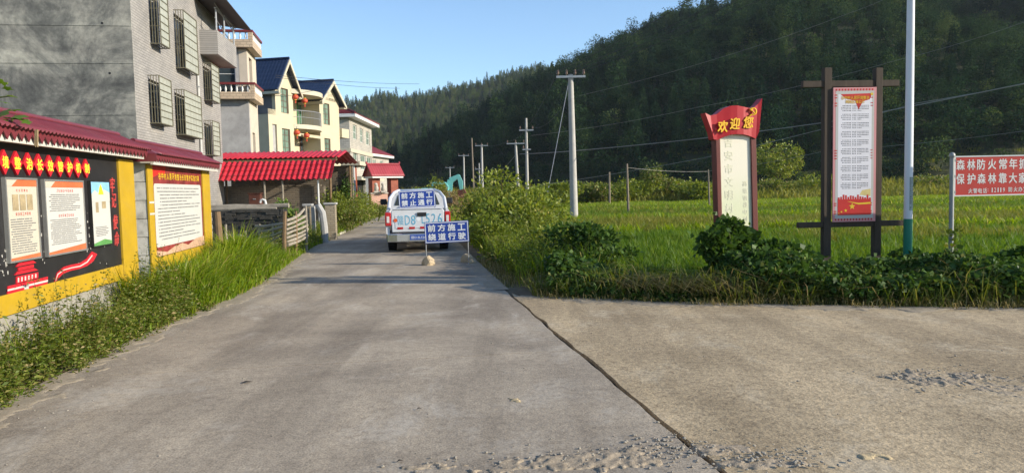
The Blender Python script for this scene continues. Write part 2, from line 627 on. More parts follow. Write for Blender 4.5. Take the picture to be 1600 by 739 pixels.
MROAD = M_concrete('road_concrete', [(0.235, 0.198, 0.153), (0.315, 0.267, 0.205), (0.395, 0.336, 0.257)], (0.42, 0.375, 0.31), (0.225, 0.185, 0.14), 0.25, 0.55)
MAPRON = M_concrete('side_road_concrete', [(0.30, 0.235, 0.148), (0.375, 0.297, 0.19), (0.435, 0.345, 0.222)], (0.475, 0.40, 0.285), (0.24, 0.185, 0.115), 0.38, 0.85)
MSOIL = M('bare_soil', (0.17, 0.125, 0.075), 0.95, 0.35, 2.2, 0.6, 30, dirt=(0.06, 0.07, 0.025), dirt_amt=0.8)
MGROUND = M('ground_green', (0.06, 0.075, 0.025), 0.95, 0.4, 0.35, 0.6, 8, dirt=(0.11, 0.085, 0.045), dirt_amt=0.7)

ground = part('ground', MB().sheet(lambda u, v: (-1200 + 2400 * u, -300 + 2700 * v, -0.07), 12, 12), MGROUND)
tag(ground, 'green and brown valley floor under the field and verges', 'ground', kind='structure')

# --- the road: concrete slabs with joints, gently bending right far ahead
LEFT = [(-8, -3.2), (5.3, -3.15), (9, -2.95), (12, -2.6), (14, -2.5), (18, -2.6), (23, -2.62), (30, -2.35), (45, -1.9), (55, -1.0), (75, 1.6), (110, 8), (150, 17)]
RIGHT = [(-8, 1.72), (4.2, 1.70), (8, 1.62), (12, 1.56), (17, 1.56), (25, 1.62), (30, 1.75), (45, 2.4), (55, 3.3), (75, 5.9), (110, 12.3), (150, 21.5)]
def edge(tab, y):
    return float(np.interp(y, [p[0] for p in tab], [p[1] for p in tab]))
def jag(y, seed):
    return 0.028 * float(fbm(np.array([y * 2.3]), np.array([seed * 7.7]), seed, 4)[0])
road = thing('road', 'grey concrete village road running away past the parked pickup', 'road', kind='structure')
joints = [-8, 1.6, 7.05, 12.55, 18, 23.5, 29, 35, 41, 48, 56, 66, 80, 100, 125, 150]
for k in range(len(joints) - 1):
    a, b = joints[k] + 0.006, joints[k + 1] - 0.006
    n = max(4, int((b - a) / (0.12 if b < 14 else 1.0)))
    ys = [a + (b - a) * i / n for i in range(n + 1)]
    pts = [W(edge(RIGHT, y) + (jag(y, 1) if y < 14 else 0), y) for y in ys]
    pts += [W(edge(LEFT, y) + 0.10 * float(fbm(np.array([y * 0.9]), np.array([3.3]), 5)[0]), y) for y in ys[::-1]]
    s = part('slab', MB().prism([(p.x, p.y) for p in pts], 'z', -0.14, 0.0), MROAD, road)
# --- the side road joining from the right; its far edge lies along the field
side = thing('side_road', 'rough tan concrete side road joining from the right', 'road', kind='structure')
far_e = [on_ground(812, 462), on_ground(900, 466), on_ground(1000, 470), on_ground(1100, 474), on_ground(1250, 478), on_ground(1400, 480), on_ground(1600, 482)]
far_e.append(far_e[-1] + (far_e[-1] - far_e[-2]) * 8)
ys = [11.3 - 0.12 * i for i in range(161)]
seam = [W(edge(RIGHT, y) + jag(y, 1) + 0.026 + 0.055 * (0.5 + 0.5 * float(fbm(np.array([y * 1.7]), np.array([9.1]), 11, 3)[0])), y) for y in ys]
MCRACK = M('dark_joint_dirt', (0.03, 0.026, 0.02), 0.95, 0.4, 12, 0.8, 40)
jp = [(p.x - .05, p.y) for p in seam] + [(p.x + .05, p.y) for p in seam[::-1]]
part('joint_filling', MB().prism(jp, 'z', -.135, -.045), MCRACK, side)
c0, c1 = on_ground(1308, 479), on_ground(1535, 531)
c2 = c0 + (c1 - c0) * 6
def crack(t, sgn):
    p = c0 + (c2 - c0) * t
    d = (c2 - c0).normalized()
    w = 0.03 * float(fbm(np.array([t * 60]), np.array([2.0]), 21)[0])
    return p + Vector((d.y, -d.x, 0)) * (w + sgn * 0.007)
ncr = 70
polyA = [(p.x, p.y) for p in seam] + [(18, -8.5)] + [(crack(1 - i / ncr, 1).x, crack(1 - i / ncr, 1).y) for i in range(ncr + 1)] + [(p.x, p.y) for p in far_e[4::-1]]
polyB = [(crack(i / ncr, -1).x, crack(i / ncr, -1).y) for i in range(ncr + 1)] + [(40, -8.5), (40, 4)] + [(p.x, p.y) for p in far_e[:4:-1]]
polyA = [p for i, p in enumerate(polyA)]
part('slab', MB().prism(polyA, 'z', -0.14, -0.008), MAPRON, side)
part('slab', MB().prism(polyB, 'z', -0.14, -0.012), MAPRON, side)

# --- broken, spalled places in the concrete: real rough relief with loose stones
MSPALL = M('spalled_concrete', (0.34, 0.275, 0.195), 0.95, 0.35, 30, 0.5, 90, dirt=(0.13, 0.10, 0.065), dirt_amt=0.8)
MSAND = M('yellow_sand', (0.46, 0.36, 0.21), 0.95, 0.25, 14, 0.5, 90)
def spall(px, py, rx, ry, seed, parent, mat=MSPALL, amp=0.010, base=0.0, rot=0.0):
    c = on_ground(px, py)
    nx, ny = int(2.6 * rx / 0.014), int(2.6 * ry / 0.014)
    nx, ny = min(nx, 170), min(ny, 130)
    X, Y = np.meshgrid(np.linspace(-1.3 * rx, 1.3 * rx, nx), np.linspace(-1.3 * ry, 1.3 * ry, ny))
    mask = .55 - (X / rx) ** 2 - (Y / ry) ** 2 + 1.3 * fbm(X * 5 + seed, Y * 5, seed, 4) + 0.9 * fbm(X * 15, Y * 15, seed + 4, 3)
    h = np.where(mask > 0, np.minimum(mask, 0.3) / 0.3 * amp * 1.0 * np.clip(.45 + 1.5 * fbm(X * 26, Y * 26, seed + 3, 3), 0, 1) ** 1.3 + 0.0025, -0.02)
    cr, sr = math.cos(rot), math.sin(rot)
    V = np.stack([c.x + X * cr - Y * sr, c.y + X * sr + Y * cr, h + base], -1).reshape(-1, 3)
    i = np.arange((ny - 1) * nx).reshape(ny - 1, nx)[:, :-1].ravel()
    F = np.stack([i, i + 1, i + nx + 1, i + nx], 1)
    keep = (V[F][:, :, 2] > base - 0.015).any(1)
    F = F[keep]
    u, inv = np.unique(F, return_inverse=True)
    o = veg('spalled_patch', V[u], inv.reshape(F.shape), mat, parent)
    for p in o.data.polygons: p.use_smooth = True
    return o
spall(880, 722, 0.70, 0.17, 1, road)
spall(690, 728, 0.35, 0.07, 2, road)
spall(1000, 712, 0.22, 0.16, 3, road)
spall(808, 624, 0.11, 0.09, 4, road, MSAND, 0.008)
spall(1200, 722, 0.26, 0.10, 5, side, base=-0.009)
spall(1115, 700, 0.20, 0.12, 6, side, base=-0.009)
spall(1470, 588, 0.55, 0.30, 7, side, base=-0.009, amp=0.014)
spall(1580, 600, 0.35, 0.35, 8, side, base=-0.012, amp=0.010)
spall(1370, 712, 0.12, 0.07, 9, side, MSAND, 0.010, base=-0.009)

# --- hills: ridges falling to the valley floor
def crest(lst, drop=7.5):
    out = []
    for px, py, Y in lst:
        v = at(px, py, Y)
        out.append((v.x, v.y, v.z - drop))
    return out
RIDGES = [
    # far ridge across the head of the valley, turned to the sun
    (crest([(300, 205, 520), (430, 178, 540), (530, 160, 560), (600, 143, 575), (640, 141, 580), (700, 129, 590), (750, 130, 600), (800, 111, 610), (850, 94, 620), (885, 94, 630), (950, 90, 645), (1040, 80, 660)]), 0.50),
    # nearer hill: its back falls away from the sun
    (crest([(560, 262, 470), (620, 238, 460), (700, 205, 445), (780, 163, 425), (850, 150, 400), (920, 124, 375), (950, 102, 360), (1000, 50, 335), (1045, 18, 315), (1090, -10, 297), (1180, -38, 262), (1255, -50, 240), (1310, 45, 208), (1350, 90, 182), (1375, 130, 160), (1385, 200, 135)], 10.0), 0.50),
    ([(95, 245, 40), (150, 330, 96), (210, 335, 142), (300, 330, 165), (460, 300, 180)], 0.78),
    ([(210, 335, 135), (190, 230, 70), (165, 160, 30), (140, 110, 6)], 0.75),
    ([(300, 330, 160), (320, 230, 105), (300, 150, 48), (270, 100, 14)], 0.65),
]
def hill_h(x, y):
    H = np.full(x.shape, -60.0)
    for pts, k in RIDGES:
        for (x0, y0, z0), (x1, y1, z1) in zip(pts[:-1], pts[1:]):
            dx, dy = x1 - x0, y1 - y0
            t = np.clip(((x - x0) * dx + (y - y0) * dy) / (dx * dx + dy * dy), 0, 1)
            d = np.hypot(x - x0 - t * dx, y - y0 - t * dy)
            H = np.maximum(H, z0 + t * (z1 - z0) - k * (np.sqrt(d * d + 36) - 6))
    H = H + 7.0 * fbm(x / 55.0, y / 55.0, 31, 3) * np.clip((H + 5) / 30, 0, 1)
    # terraces at the foot
    low = np.clip(1 - (H - 2) / 9, 0, 1)
    st = np.floor(H / 1.6) * 1.6 + 1.6 * np.clip((H / 1.6 - np.floor(H / 1.6)) * 3.5 - 2.5, 0, 1)
    return H * (1 - low) + st * low
MHILL = M('hill_soil', (0.045, 0.052, 0.02), 0.95, 0.4, 0.08, 0.4, 1.0)
gx, gy = np.meshgrid(np.arange(-460, 520, 5.0), np.arange(70, 800, 5.0))
gh = hill_h(gx, gy)
V = np.stack([gx, gy, np.maximum(gh, -3.0)], -1).reshape(-1, 3)
ny, nx = gx.shape
i = np.arange((ny - 1) * nx).reshape(ny - 1, nx)[:, :-1].ravel()
F = np.stack([i, i + 1, i + nx + 1, i + nx], 1)
F = F[(V[F][:, :, 2] > -2.5).any(1)]
u, inv = np.unique(F, return_inverse=True)
hills = veg('hills', V[u], inv.reshape(F.shape), MHILL)
for p in hills.data.polygons: p.use_smooth = True
tag(hills, 'steep wooded hills closing the valley behind the field', 'hill', kind='structure')

# --- soil verges along the road
def strip(name, pl, pr, mat, label, z0, amp, seed, n=80, m=8):
    """uneven strip between two (ly -> lx) edges in the road frame"""
    y0, y1 = max(pl[0][0], pr[0][0]), min(pl[-1][0], pr[-1][0])
    def P(u, v):
        y = y0 + (y1 - y0) * u
        x = edge(pl, y) * (1 - v) + edge(pr, y) * v
        w = W(x, y)
        k = max(0.0, math.sin(math.pi * min(1, max(0, v)))) ** 0.6 * max(0.0, math.sin(math.pi * u)) ** 0.5
        return (w.x, w.y, z0 + amp * k * (0.6 + float(fbm(np.array([w.x * 1.3]), np.array([w.y * 1.3]), seed)[0])))
    o = part(name, MB().sheet(P, n, m), mat, smooth='all')
    return tag(o, label, 'verge', kind='structure')
strip('verge_left', [(0, -9), (40, -9), (60, -6)], [(0, -3.0), (5.3, -2.98), (12, -2.5), (18, -2.45), (23, -2.5), (30, -2.2), (45, -1.75), (60, -0.3)], MSOIL, 'brown soil verge between the road and the notice boards', -0.03, 0.10, 41)
strip('verge_right', [(10.6, 1.45), (17, 1.50), (25, 1.58), (30, 1.7), (45, 2.3), (60, 3.8)], [(10.6, 4.5), (25, 5), (60, 10)], MSOIL, 'brown soil verge between the road and the thicket', -0.035, 0.12, 43)

# --- sandy soil washed over the road edges
MDUST = M('washed_sandy_soil', (0.30, 0.25, 0.18), 0.95, 0.2, 9, 0.4, 60, dirt=(0.16, 0.12, 0.075), dirt_amt=0.6)
def soil_edge(path, wid, seed, parent, base=0.0, step=.035, nd=16):
    """path(t) -> (point on the edge, inward unit vector) sampled along; thin uneven film fading out inwards"""
    n = len(path)
    V = np.zeros((n, nd, 3)); mk = np.zeros((n, nd))
    for i, (p, d) in enumerate(path):
        for j in range(nd):
            q = -0.08 + (wid + .08) * j / (nd - 1)
            V[i, j] = (p.x + d.x * q, p.y + d.y * q, 0)
            mk[i, j] = q
    nz = fbm(V[:, :, 0] * 2.2, V[:, :, 1] * 2.2, seed, 4) + .35 * fbm(V[:, :, 0] * 7, V[:, :, 1] * 7, seed + 5, 2)
    m = .42 - mk / wid + .75 * nz
    V[:, :, 2] = base + np.where(m > 0, .003 + .012 * np.minimum(m, 1.0), -.02)
    V = V.reshape(-1, 3)
    i = np.arange((n - 1) * nd).reshape(n - 1, nd)[:, :-1].ravel()
    F = np.stack([i, i + 1, i + nd + 1, i + nd], 1)
    F = F[(V[F][:, :, 2] > base - .01).any(1)]
    u, inv = np.unique(F, return_inverse=True)
    o = veg('soil_film', V[u], inv.reshape(F.shape), MDUST, parent)
    for p in o.data.polygons: p.use_smooth = True
    return o
ex_, ey_ = W(1, 0), W(0, 1)
soil_edge([(W(edge(LEFT, y), y), ex_) for y in np.arange(3.2, 24, .03)], .42, 61, road)
soil_edge([(W(edge(RIGHT, y), y), -ex_) for y in np.arange(11.6, 26, .05)], .30, 62, road)
pe_ = []
for k in range(len(far_e) - 1):
    a, b = far_e[k], far_e[k + 1]
    if a.x > 10.5: break
    d = (b - a).normalized()
    m_ = max(2, int((b - a).length / .05))
    for q in range(m_):
        if a.x + (b.x - a.x) * q / m_ > 10.5: break
        pe_.append((a.lerp(b, q / m_), Vector((d.y, -d.x, 0)) if d.x > 0 else Vector((-d.y, d.x, 0))))
soil_edge(pe_, .45, 63, side, base=-.008)
# ================================================================== notice boards on the left
MYEL = M('yellow_paint', (0.40, 0.255, 0.014), 0.55, 0.12, 3, 0.15, 40, dirt=(0.35, 0.25, 0.08), dirt_amt=0.35)
MBLACK = M('black_board_paint', (0.018, 0.017, 0.018), 0.45, 0.3, 3, 0.1, 30, dirt=(0.10, 0.10, 0.10), dirt_amt=0.10)
MBLOCK = M('concrete_block', (0.50, 0.48, 0.43), 0.9, 0.25, 4, 0.5, 50, dirt=(0.12, 0.11, 0.09), dirt_amt=0.5)
MPLASTER = M('pale_plaster', (0.28, 0.265, 0.23), 0.9, 0.2, 3, 0.3, 50, dirt=(0.17, 0.155, 0.12), dirt_amt=0.6)
MMAROON = M('maroon_roof_sheet', (0.15, 0.026, 0.034), 0.42, 0.2, 3, 0.1, 40, spec=0.4, dirt=(0.10, 0.05, 0.045), dirt_amt=0.4)
MWHITE = M('white_paint', (0.46, 0.45, 0.41), 0.6, 0.08, 4, 0.1, 40, dirt=(0.38, 0.35, 0.28), dirt_amt=0.4)
MPAPER = M('notice_paper', (0.47, 0.465, 0.43), 0.5, 0.04, 2, 0.0)
MPAPER2 = M('notice_paper_cream', (0.46, 0.43, 0.35), 0.5, 0.04, 2, 0.0)
MRED = M('red_print', (0.50, 0.025, 0.02), 0.5, 0.12, 4, 0.0)
MREDO = M('orange_red_print', (0.58, 0.13, 0.05), 0.5, 0.25, 4, 0.0)
MCRIM = M('crimson_cut_plastic', (0.50, 0.018, 0.03), 0.4, 0.1, 4, 0.05)
MGOLD = M('gold_print', (0.72, 0.48, 0.03), 0.45, 0.12, 6, 0.0)
MINK = M('grey_print', (0.20, 0.20, 0.20), 0.6, 0.2, 8, 0.0)
MALU = M('dull_aluminium', (0.42, 0.42, 0.40), 0.4, 0.1, 5, 0.05, 60, metal=0.7)
MSKYP = M('sky_blue_print', (0.22, 0.45, 0.66), 0.5, 0.25, 3, 0.0)
MGREENP = M('green_print', (0.10, 0.28, 0.08), 0.5, 0.3, 5, 0.0)
MWOODP = M('brown_picture_print', (0.34, 0.27, 0.16), 0.6, 0.4, 9, 0.0)
prng = random.Random(11)

def corrugated(x0, x1, ya, za, yb, zb, pitch, amp, thick=0.006, nv=4):
    n = int((x1 - x0) / pitch) * 6
    d = Vector((0, -(zb - za), (yb - ya))).normalized()
    if d.z < 0: d = -d
    def P(u, v):
        x = x0 + (x1 - x0) * u
        w = amp * math.sin(2 * math.pi * (x - x0) / pitch)
        return (x + 0, ya + (yb - ya) * v + d.y * w, za + (zb - za) * v + d.z * w)
    return MB().sheet(P, n, nv, thick, d)
def teeth(x0, x1, y, z_top, z_in, z_out, pitch, thick=0.012):
    """pointed valance: a band with triangular teeth"""
    mb = MB()
    n = int(round((x1 - x0) / pitch))
    p = (x1 - x0) / n
    pts = [(x0, z_top)]
    for k in range(n):
        a = x0 + k * p
        pts += [(a, z_in), (a + p / 2, z_out)]
    pts += [(x1, z_in), (x1, z_top)]
    # as separate quads and triangles so that the outline stays valid
    for k in range(n):
        a = x0 + k * p
        ring = [(a, z_in), (a + p / 2, z_out), (a + p, z_in), (a + p, z_top), (a, z_top)]
        mb.prism(ring, 'y', y - thick / 2, y + thick / 2)
    return mb
def rect(x0, x1, z0, z1, y):
    return MB().add([(x0, y, z0), (x1, y, z0), (x1, y, z1), (x0, y, z1)], [(0, 1, 2, 3)])

BOARD_ROT = R(90 + 8.6)
def board_frame(lx, ly, name, label):
    return thing(name, label, 'notice board', W(lx, ly), BOARD_ROT, 'village notice boards')
# ---- first board (black)
nb = board_frame(-3.8, 3.0, 'notice_board', 'black notice board with yellow frame, red diamonds and three framed posters')
L1 = hit(nb, 209, 330)[0]
xp = hit(nb, 186, 330)[0]
zb0 = hit(nb, 205, 432)[1]; zb1 = hit(nb, 186, 414)[1]; zt = hit(nb, 205, 251)[1]
part('plinth', B(0, xp, 0.03, 0.25, -0.1, zb0 - 0.002), MPLASTER, nb)
part('post', B(xp, L1, -0.03, 0.27, -0.1, zt), MYEL, nb, bevel=0.006)
part('lower_rail', B(0, xp - 0.002, -0.02, 0.06, zb0, zb1), MYEL, nb, bevel=0.006)
part('black_panel', B(0, xp - 0.002, 0.0, 0.06, zb1 + 0.001, zt + 0.029), MBLACK, nb)
part('wall_core', B(0, xp - 0.003, 0.062, 0.25, zb0, zt + 0.028), MBLOCK, nb)
part('fascia', B(-0.3, L1 + 0.05, -0.16, -0.12, zt + 0.018, zt + 0.14), MWHITE, nb, label='white painted fascia board under the eave')
part('soffit', B(-0.3, L1 + 0.05, -0.12, 0.27, zt + 0.03, zt + 0.07), MWHITE, nb)
ze = zt + 0.16
part('valance', teeth(-0.3, L1 + 0.12, -0.185, ze + 0.01, ze - 0.045, ze - 0.125, 0.135), MMAROON, nb, label='maroon valance of pointed teeth')
part('roof_sheet', corrugated(-0.3, L1 + 0.15, -0.24, ze, 0.22, ze + 0.22, 0.085, 0.013), MMAROON, nb, smooth='all')
part('roof_sheet', corrugated(-0.3, L1 + 0.15, 0.66, ze, 0.22, ze + 0.22, 0.085, 0.013), MMAROON, nb, smooth='all')
part('ridge_cap', MB().tube([(-0.3, 0.22, ze + 0.22), (L1 + 0.16, 0.22, ze + 0.22)], 0.04, 10), MMAROON, nb, smooth=True)
# red diamonds with yellow characters
MYCH = M('yellow_character_paint', (0.75, 0.62, 0.05), 0.5, 0.08, 6, 0.0)
dm = [('环', -11, 252, 18, 40), ('境', 8, 253.5, 17.5, 40), ('整', 27, 255, 17.5, 38), ('治', 45.5, 256.5, 17, 36.5), ('长', 62, 258, 16.5, 35.5), ('效', 78.5, 259.5, 15.6, 34.5), ('管', 94, 260.5, 15, 33), ('护', 108.5, 261.5, 14.2, 32.5), ('机', 122, 262.5, 13.5, 31.5), ('制', 135.5, 263.5, 12.8, 30)]
for ch, px, py, w, h in dm:
    cx, cz = hit(nb, px, py, -0.03)
    hw = (hit(nb, px + w / 2, py, -0.03)[0] - hit(nb, px - w / 2, py, -0.03)[0]) / 2
    hh = (hit(nb, px, py - h / 2, -0.03)[1] - hit(nb, px, py + h / 2, -0.03)[1]) / 2
    d = part('diamond', MB().prism([(cx - hw, cz), (cx, cz - hh), (cx + hw, cz), (cx, cz + hh)], 'y', -0.03, -0.001), MCRIM, nb, bevel=0.004)
    part('lettering', letters(ch, cx, cz, hw * 1.05, hh * 0.95, -0.033, 0.012, 0.015), MYCH, d)
# framed posters
def framed(parent, pxl, pxr, pyt, pyb, name='poster', paper=MPAPER, y0=0.0, frame=MALU, fw=0.02):
    """poster in a thin metal frame; returns (part, x0, x1, z0, z1)"""
    yo = y0 - 0.035
    x0 = hit(parent, pxl, (pyt + pyb) / 2, yo)[0]; x1 = hit(parent, pxr, (pyt + pyb) / 2, yo)[0]
    pxm = (pxl + pxr) / 2
    z1 = hit(parent, pxm, pyt, yo)[1]; z0 = hit(parent, pxm, pyb, yo)[1]
    p = part(name, B(x0, x1, yo + 0.004, y0 - 0.001, z0, z1), paper, parent)
    mb = MB()
    for a, b, c, d in ((x0 - fw, x0, z0 - fw, z1 + fw), (x1, x1 + fw, z0 - fw, z1 + fw), (x0, x1, z1, z1 + fw), (x0, x1, z0 - fw, z0)):
        mb.box(a, b, yo - 0.006, y0 - 0.002, c, d)
    part('frame', mb, frame, p)
    return p, x0, x1, z0, z1, yo + 0.0015
def pr_line(p, body, cx, cz, w, h, y, mat, **k):
    step = w / len(body)
    for i, ch in enumerate(body):
        part('lettering', letters(ch, cx - w / 2 + step * (i + .5), cz, min(step * .9, h), h, y, **k), mat, p, recalc=False)
def pr(p, name, mb, mat):
    return part(name, mb, mat, p, recalc=False)
p, x0, x1, z0, z1, y = framed(nb, 13, 60, 281, 405, paper=MPAPER2)
w, h = x1 - x0, z1 - z0
pr(p, 'printed_band', rect(x0 + w * .0, x1, z1 - h * .085, z1, y), MREDO)
pr(p, 'printed_band', MB().add([(x0, y - .001, z1 - h * .085), (x0 + w * .16, y - .001, z1 - h * .085), (x0 + w * .36, y - .001, z1), (x0, y - .001, z1)], [(0, 1, 2, 3)]), MPAPER2)
pr(p, 'printed_band', MB().add([(x0, y, z0), (x1, y, z0), (x1, y, z0 + h * .05), (x0, y, z0 + h * .03)], [(0, 1, 2, 3)]), MREDO)
pr_line(p, '村庄理事会', (x0 + x1) / 2, z1 - h * .135, w * .42, h * .035, y - .001, MRED, depth=0.0)
for k in range(3):
    a = x0 + w * (.17 + .24 * k)
    pr(p, 'printed_picture', rect(a, a + w * .19, z1 - h * .385, z1 - h * .185, y - .001), MWOODP)
pr_line(p, '保洁员工作职责', (x0 + x1) / 2, z1 - h * .43, w * .52, h * .04, y - .001, MRED, depth=0.0)
pr(p, 'small_print', print_rows(x0 + w * .08, x1 - w * .08, z0 + h * .07, z1 - h * .48, 15, y - .001, prng, .42), MINK)['kind'] = 'stuff'
p, x0, x1, z0, z1, y = framed(nb, 73, 132, 284, 394)
w, h = x1 - x0, z1 - z0
pr(p, 'printed_band', rect(x0, x1, z1 - h * .085, z1, y), MREDO)
pr(p, 'printed_band', MB().add([(x0, y - .001, z1 - h * .085), (x0 + w * .14, y - .001, z1 - h * .085), (x0 + w * .26, y - .001, z1), (x0, y - .001, z1)], [(0, 1, 2, 3)]), MPAPER2)
pr(p, 'printed_band', MB().add([(x0, y, z0), (x1, y, z0), (x1, y, z0 + h * .085), (x0, y, z0 + h * .03)], [(0, 1, 2, 3)]), MREDO)
pr_line(p, '卫生清洁户评选标准', (x0 + x1) / 2, z1 - h * .13, w * .45, h * .042, y - .001, MRED, depth=0.0)
pr(p, 'small_print', print_rows(x0 + w * .09, x1 - w * .09, z1 - h * .42, z1 - h * .17, 9, y - .001, prng, .42), MINK)['kind'] = 'stuff'
pr_line(p, '农村环境卫生标准', (x0 + x1) / 2, z1 - h * .48, w * .42, h * .042, y - .001, MRED, depth=0.0)
pr(p, 'small_print', print_rows(x0 + w * .09, x1 - w * .09, z0 + h * .12, z1 - h * .52, 13, y - .001, prng, .42), MINK)['kind'] = 'stuff'
MBLK = M('black_frame', (0.02, 0.02, 0.02), 0.4, 0.1, 5, 0)
p, x0, x1, z0, z1, y = framed(nb, 144, 173, 284.5, 383, frame=MBLK, fw=0.012)
w, h = x1 - x0, z1 - z0
pr(p, 'printed_sky', rect(x0, x1, z1 - h * .3, z1, y), MSKYP)
pr(p, 'printed_cloud', MB().add([(x0, y - .0005, z1 - h * .31), (x1, y - .0005, z1 - h * .31), (x1, y - .0005, z1 - h * .17), (x0 + w * .7, y - .0005, z1 - h * .12), (x0 + w * .5, y - .0005, z1 - h * .2), (x0 + w * .2, y - .0005, z1 - h * .13), (x0, y - .0005, z1 - h * .2)], [(0, 1, 2, 3, 4, 5, 6)]), MPAPER)
pr(p, 'printed_tower', MB().prism([(x0 + w * .38, z1 - h * .2), (x0 + w * .66, z1 - h * .2), (x0 + w * .6, z1 - h * .1), (x0 + w * .52, z1 - h * .03), (x0 + w * .44, z1 - h * .1)], 'y', y - .002, y - .001), MGOLD)
pr(p, 'printed_picture', rect(x0 + w * .22, x0 + w * .36, z1 - h * .48, z1 - h * .32, y - .001), MWOODP)
pr(p, 'printed_picture', rect(x0 + w * .55, x0 + w * .76, z1 - h * .42, z1 - h * .31, y - .001), MWOODP)
pr(p, 'small_print', print_rows(x0 + w * .15, x1 - w * .15, z0 + h * .14, z0 + h * .3, 6, y - .001, prng, .42), MINK)['kind'] = 'stuff'
pr(p, 'printed_grass', MB().add([(x0, y - .0005, z0), (x1, y - .0005, z0), (x1, y - .0005, z0 + h * .05), (x0 + w * .6, y - .0005, z0 + h * .09), (x0, y - .0005, z0 + h * .035)], [(0, 1, 2, 3, 4)]), MGREENP)
# brush characters down the right-hand side
MFADED = M('faded_red_characters', (0.42, 0.05, 0.045), 0.6, 0.3, 12, 0.0)
for ch, px, py in (('牢', 176, 289), ('记', 178.5, 313), ('使', 181, 347), ('命', 183, 373)):
    cx, cz = hit(nb, px, py, -0.01)
    part('lettering', letters(ch, cx, cz, 0.15, 0.19, -0.004, 0.008, 0.03, shear=0.15), MFADED, nb)
# red cut-out: gate tower
def cut(pts_px, name, mat, off=-0.012, parent=nb, back=-0.002):
    pts = [hit(parent, a, b, off) for a, b in pts_px]
    return part(name, MB().prism(pts, 'y', off, back), mat, parent)
gt = cut([(12, 460), (13, 447), (75, 432), (74, 446)], 'gate_tower_cutout', MCRIM)
def sub(pts_px, mat, name, off=-0.012, back=-0.002):
    pts = [hit(nb, a, b, off) for a, b in pts_px]
    return part(name, MB().prism(pts, 'y', off, back), mat, gt)
sub([(26, 443), (26, 432), (60, 425), (60, 434)], MCRIM, 'tower_storey')
sub([(23, 430), (28, 424), (54, 419), (60, 422)], MCRIM, 'tower_roof')
sub([(29, 423), (29, 418), (53, 413), (53, 418)], MCRIM, 'tower_storey')
sub([(25, 417), (30, 411), (52, 407), (57, 410.5)], MCRIM, 'tower_roof')
for k in range(6):
    t = k / 5
    sub([(28 + 27 * t, 441 - 7 * t), (28 + 27 * t, 434 - 6 * t), (30 + 27 * t, 433.6 - 6 * t), (30 + 27 * t, 440.6 - 7 * t)], MPAPER, 'tower_window', -0.014, -0.0125)
sub([(12, 455), (12, 452), (75, 437), (75, 440)], MPAPER, 'white_stripe', -0.014, -0.0125)
sub([(38, 452), (38, 446), (45, 444), (45, 451)], MPAPER, 'tower_window', -0.014, -0.0125)
# red ribbon cut-out
rb = [(87, 440), (90, 427), (100, 418), (112, 414.5), (125, 412), (136, 405), (144, 394), (151, 397), (145, 409), (134, 416), (120, 420.5), (108, 423), (98, 427)]
def ribbon(pts, name, mat, off, back):
    n = len(pts) // 2
    mb = MB()
    top, bot = pts[:n + 1], [pts[0]] + pts[:n:-1]
    m = min(len(top), len(bot))
    for k in range(m - 1):
        q = [top[k], top[k + 1], bot[k + 1], bot[k]]
        if k == 0: q = [top[0], top[1], bot[1]]
        mb.prism([hit(nb, a, b, off) for a, b in q], 'y', off, back)
    return part(name, mb, mat, nb)
ribbon([(86, 441), (90, 426), (100, 417), (112, 413.5), (125, 411), (136, 404), (144, 393), (152, 397), (146, 408), (136, 415.5), (124, 420), (110, 423), (98, 428)], 'ribbon_cutout', MCRIM, -0.012, -0.002)
ribbon([(86, 441.4), (90, 428), (100, 421), (112, 417.5), (125, 415), (136, 408.5), (144, 398), (145, 399.2), (137, 410), (125.5, 416.6), (112, 419), (100, 422.4), (91, 429)], 'white_stripe', MPAPER, -0.014, -0.0125)
# peeled paint scars on the black board
MSCAR = M('peeled_paint', (0.40, 0.385, 0.35), 0.9, 0.3, 20, 0.2)
for k in range(46):
    px, py = prng.choice([(prng.uniform(136, 142), prng.uniform(300, 405)), (prng.uniform(136, 142), prng.uniform(320, 400)), (prng.uniform(62, 70), prng.uniform(285, 420)), (prng.uniform(0, 12), prng.uniform(380, 430)), (prng.uniform(100, 180), prng.uniform(385, 420))])
    cx, cz = hit(nb, px, py, 0)
    r1 = prng.uniform(.003, .012)
    pts = []
    for i in range(7):
        a = 2 * math.pi * i / 7
        q = r1 * prng.uniform(.5, 1.3)
        pts.append((cx + q * math.cos(a), cz + q * math.sin(a) * prng.uniform(1.0, 2.6)))
    part('paint_scar', MB().prism(pts, 'y', -0.0025, -0.0005), MSCAR, nb)

# ---- second board (white notice)
nb2 = board_frame(-3.78, 11.72, 'notice_board', 'white notice board with maroon roof and yellow posts, standing in tall grass')
xa = 0.0
xr1 = hit(nb2, 239, 340)[0]; L2 = hit(nb2, 328, 340)[0]; xr2 = hit(nb2, 317, 340)[0]
zt2 = hit(nb2, 236, 255, -.15)[1]
zlo = hit(nb2, 240, 426)[1]; zlo1 = hit(nb2, 240, 404)[1]
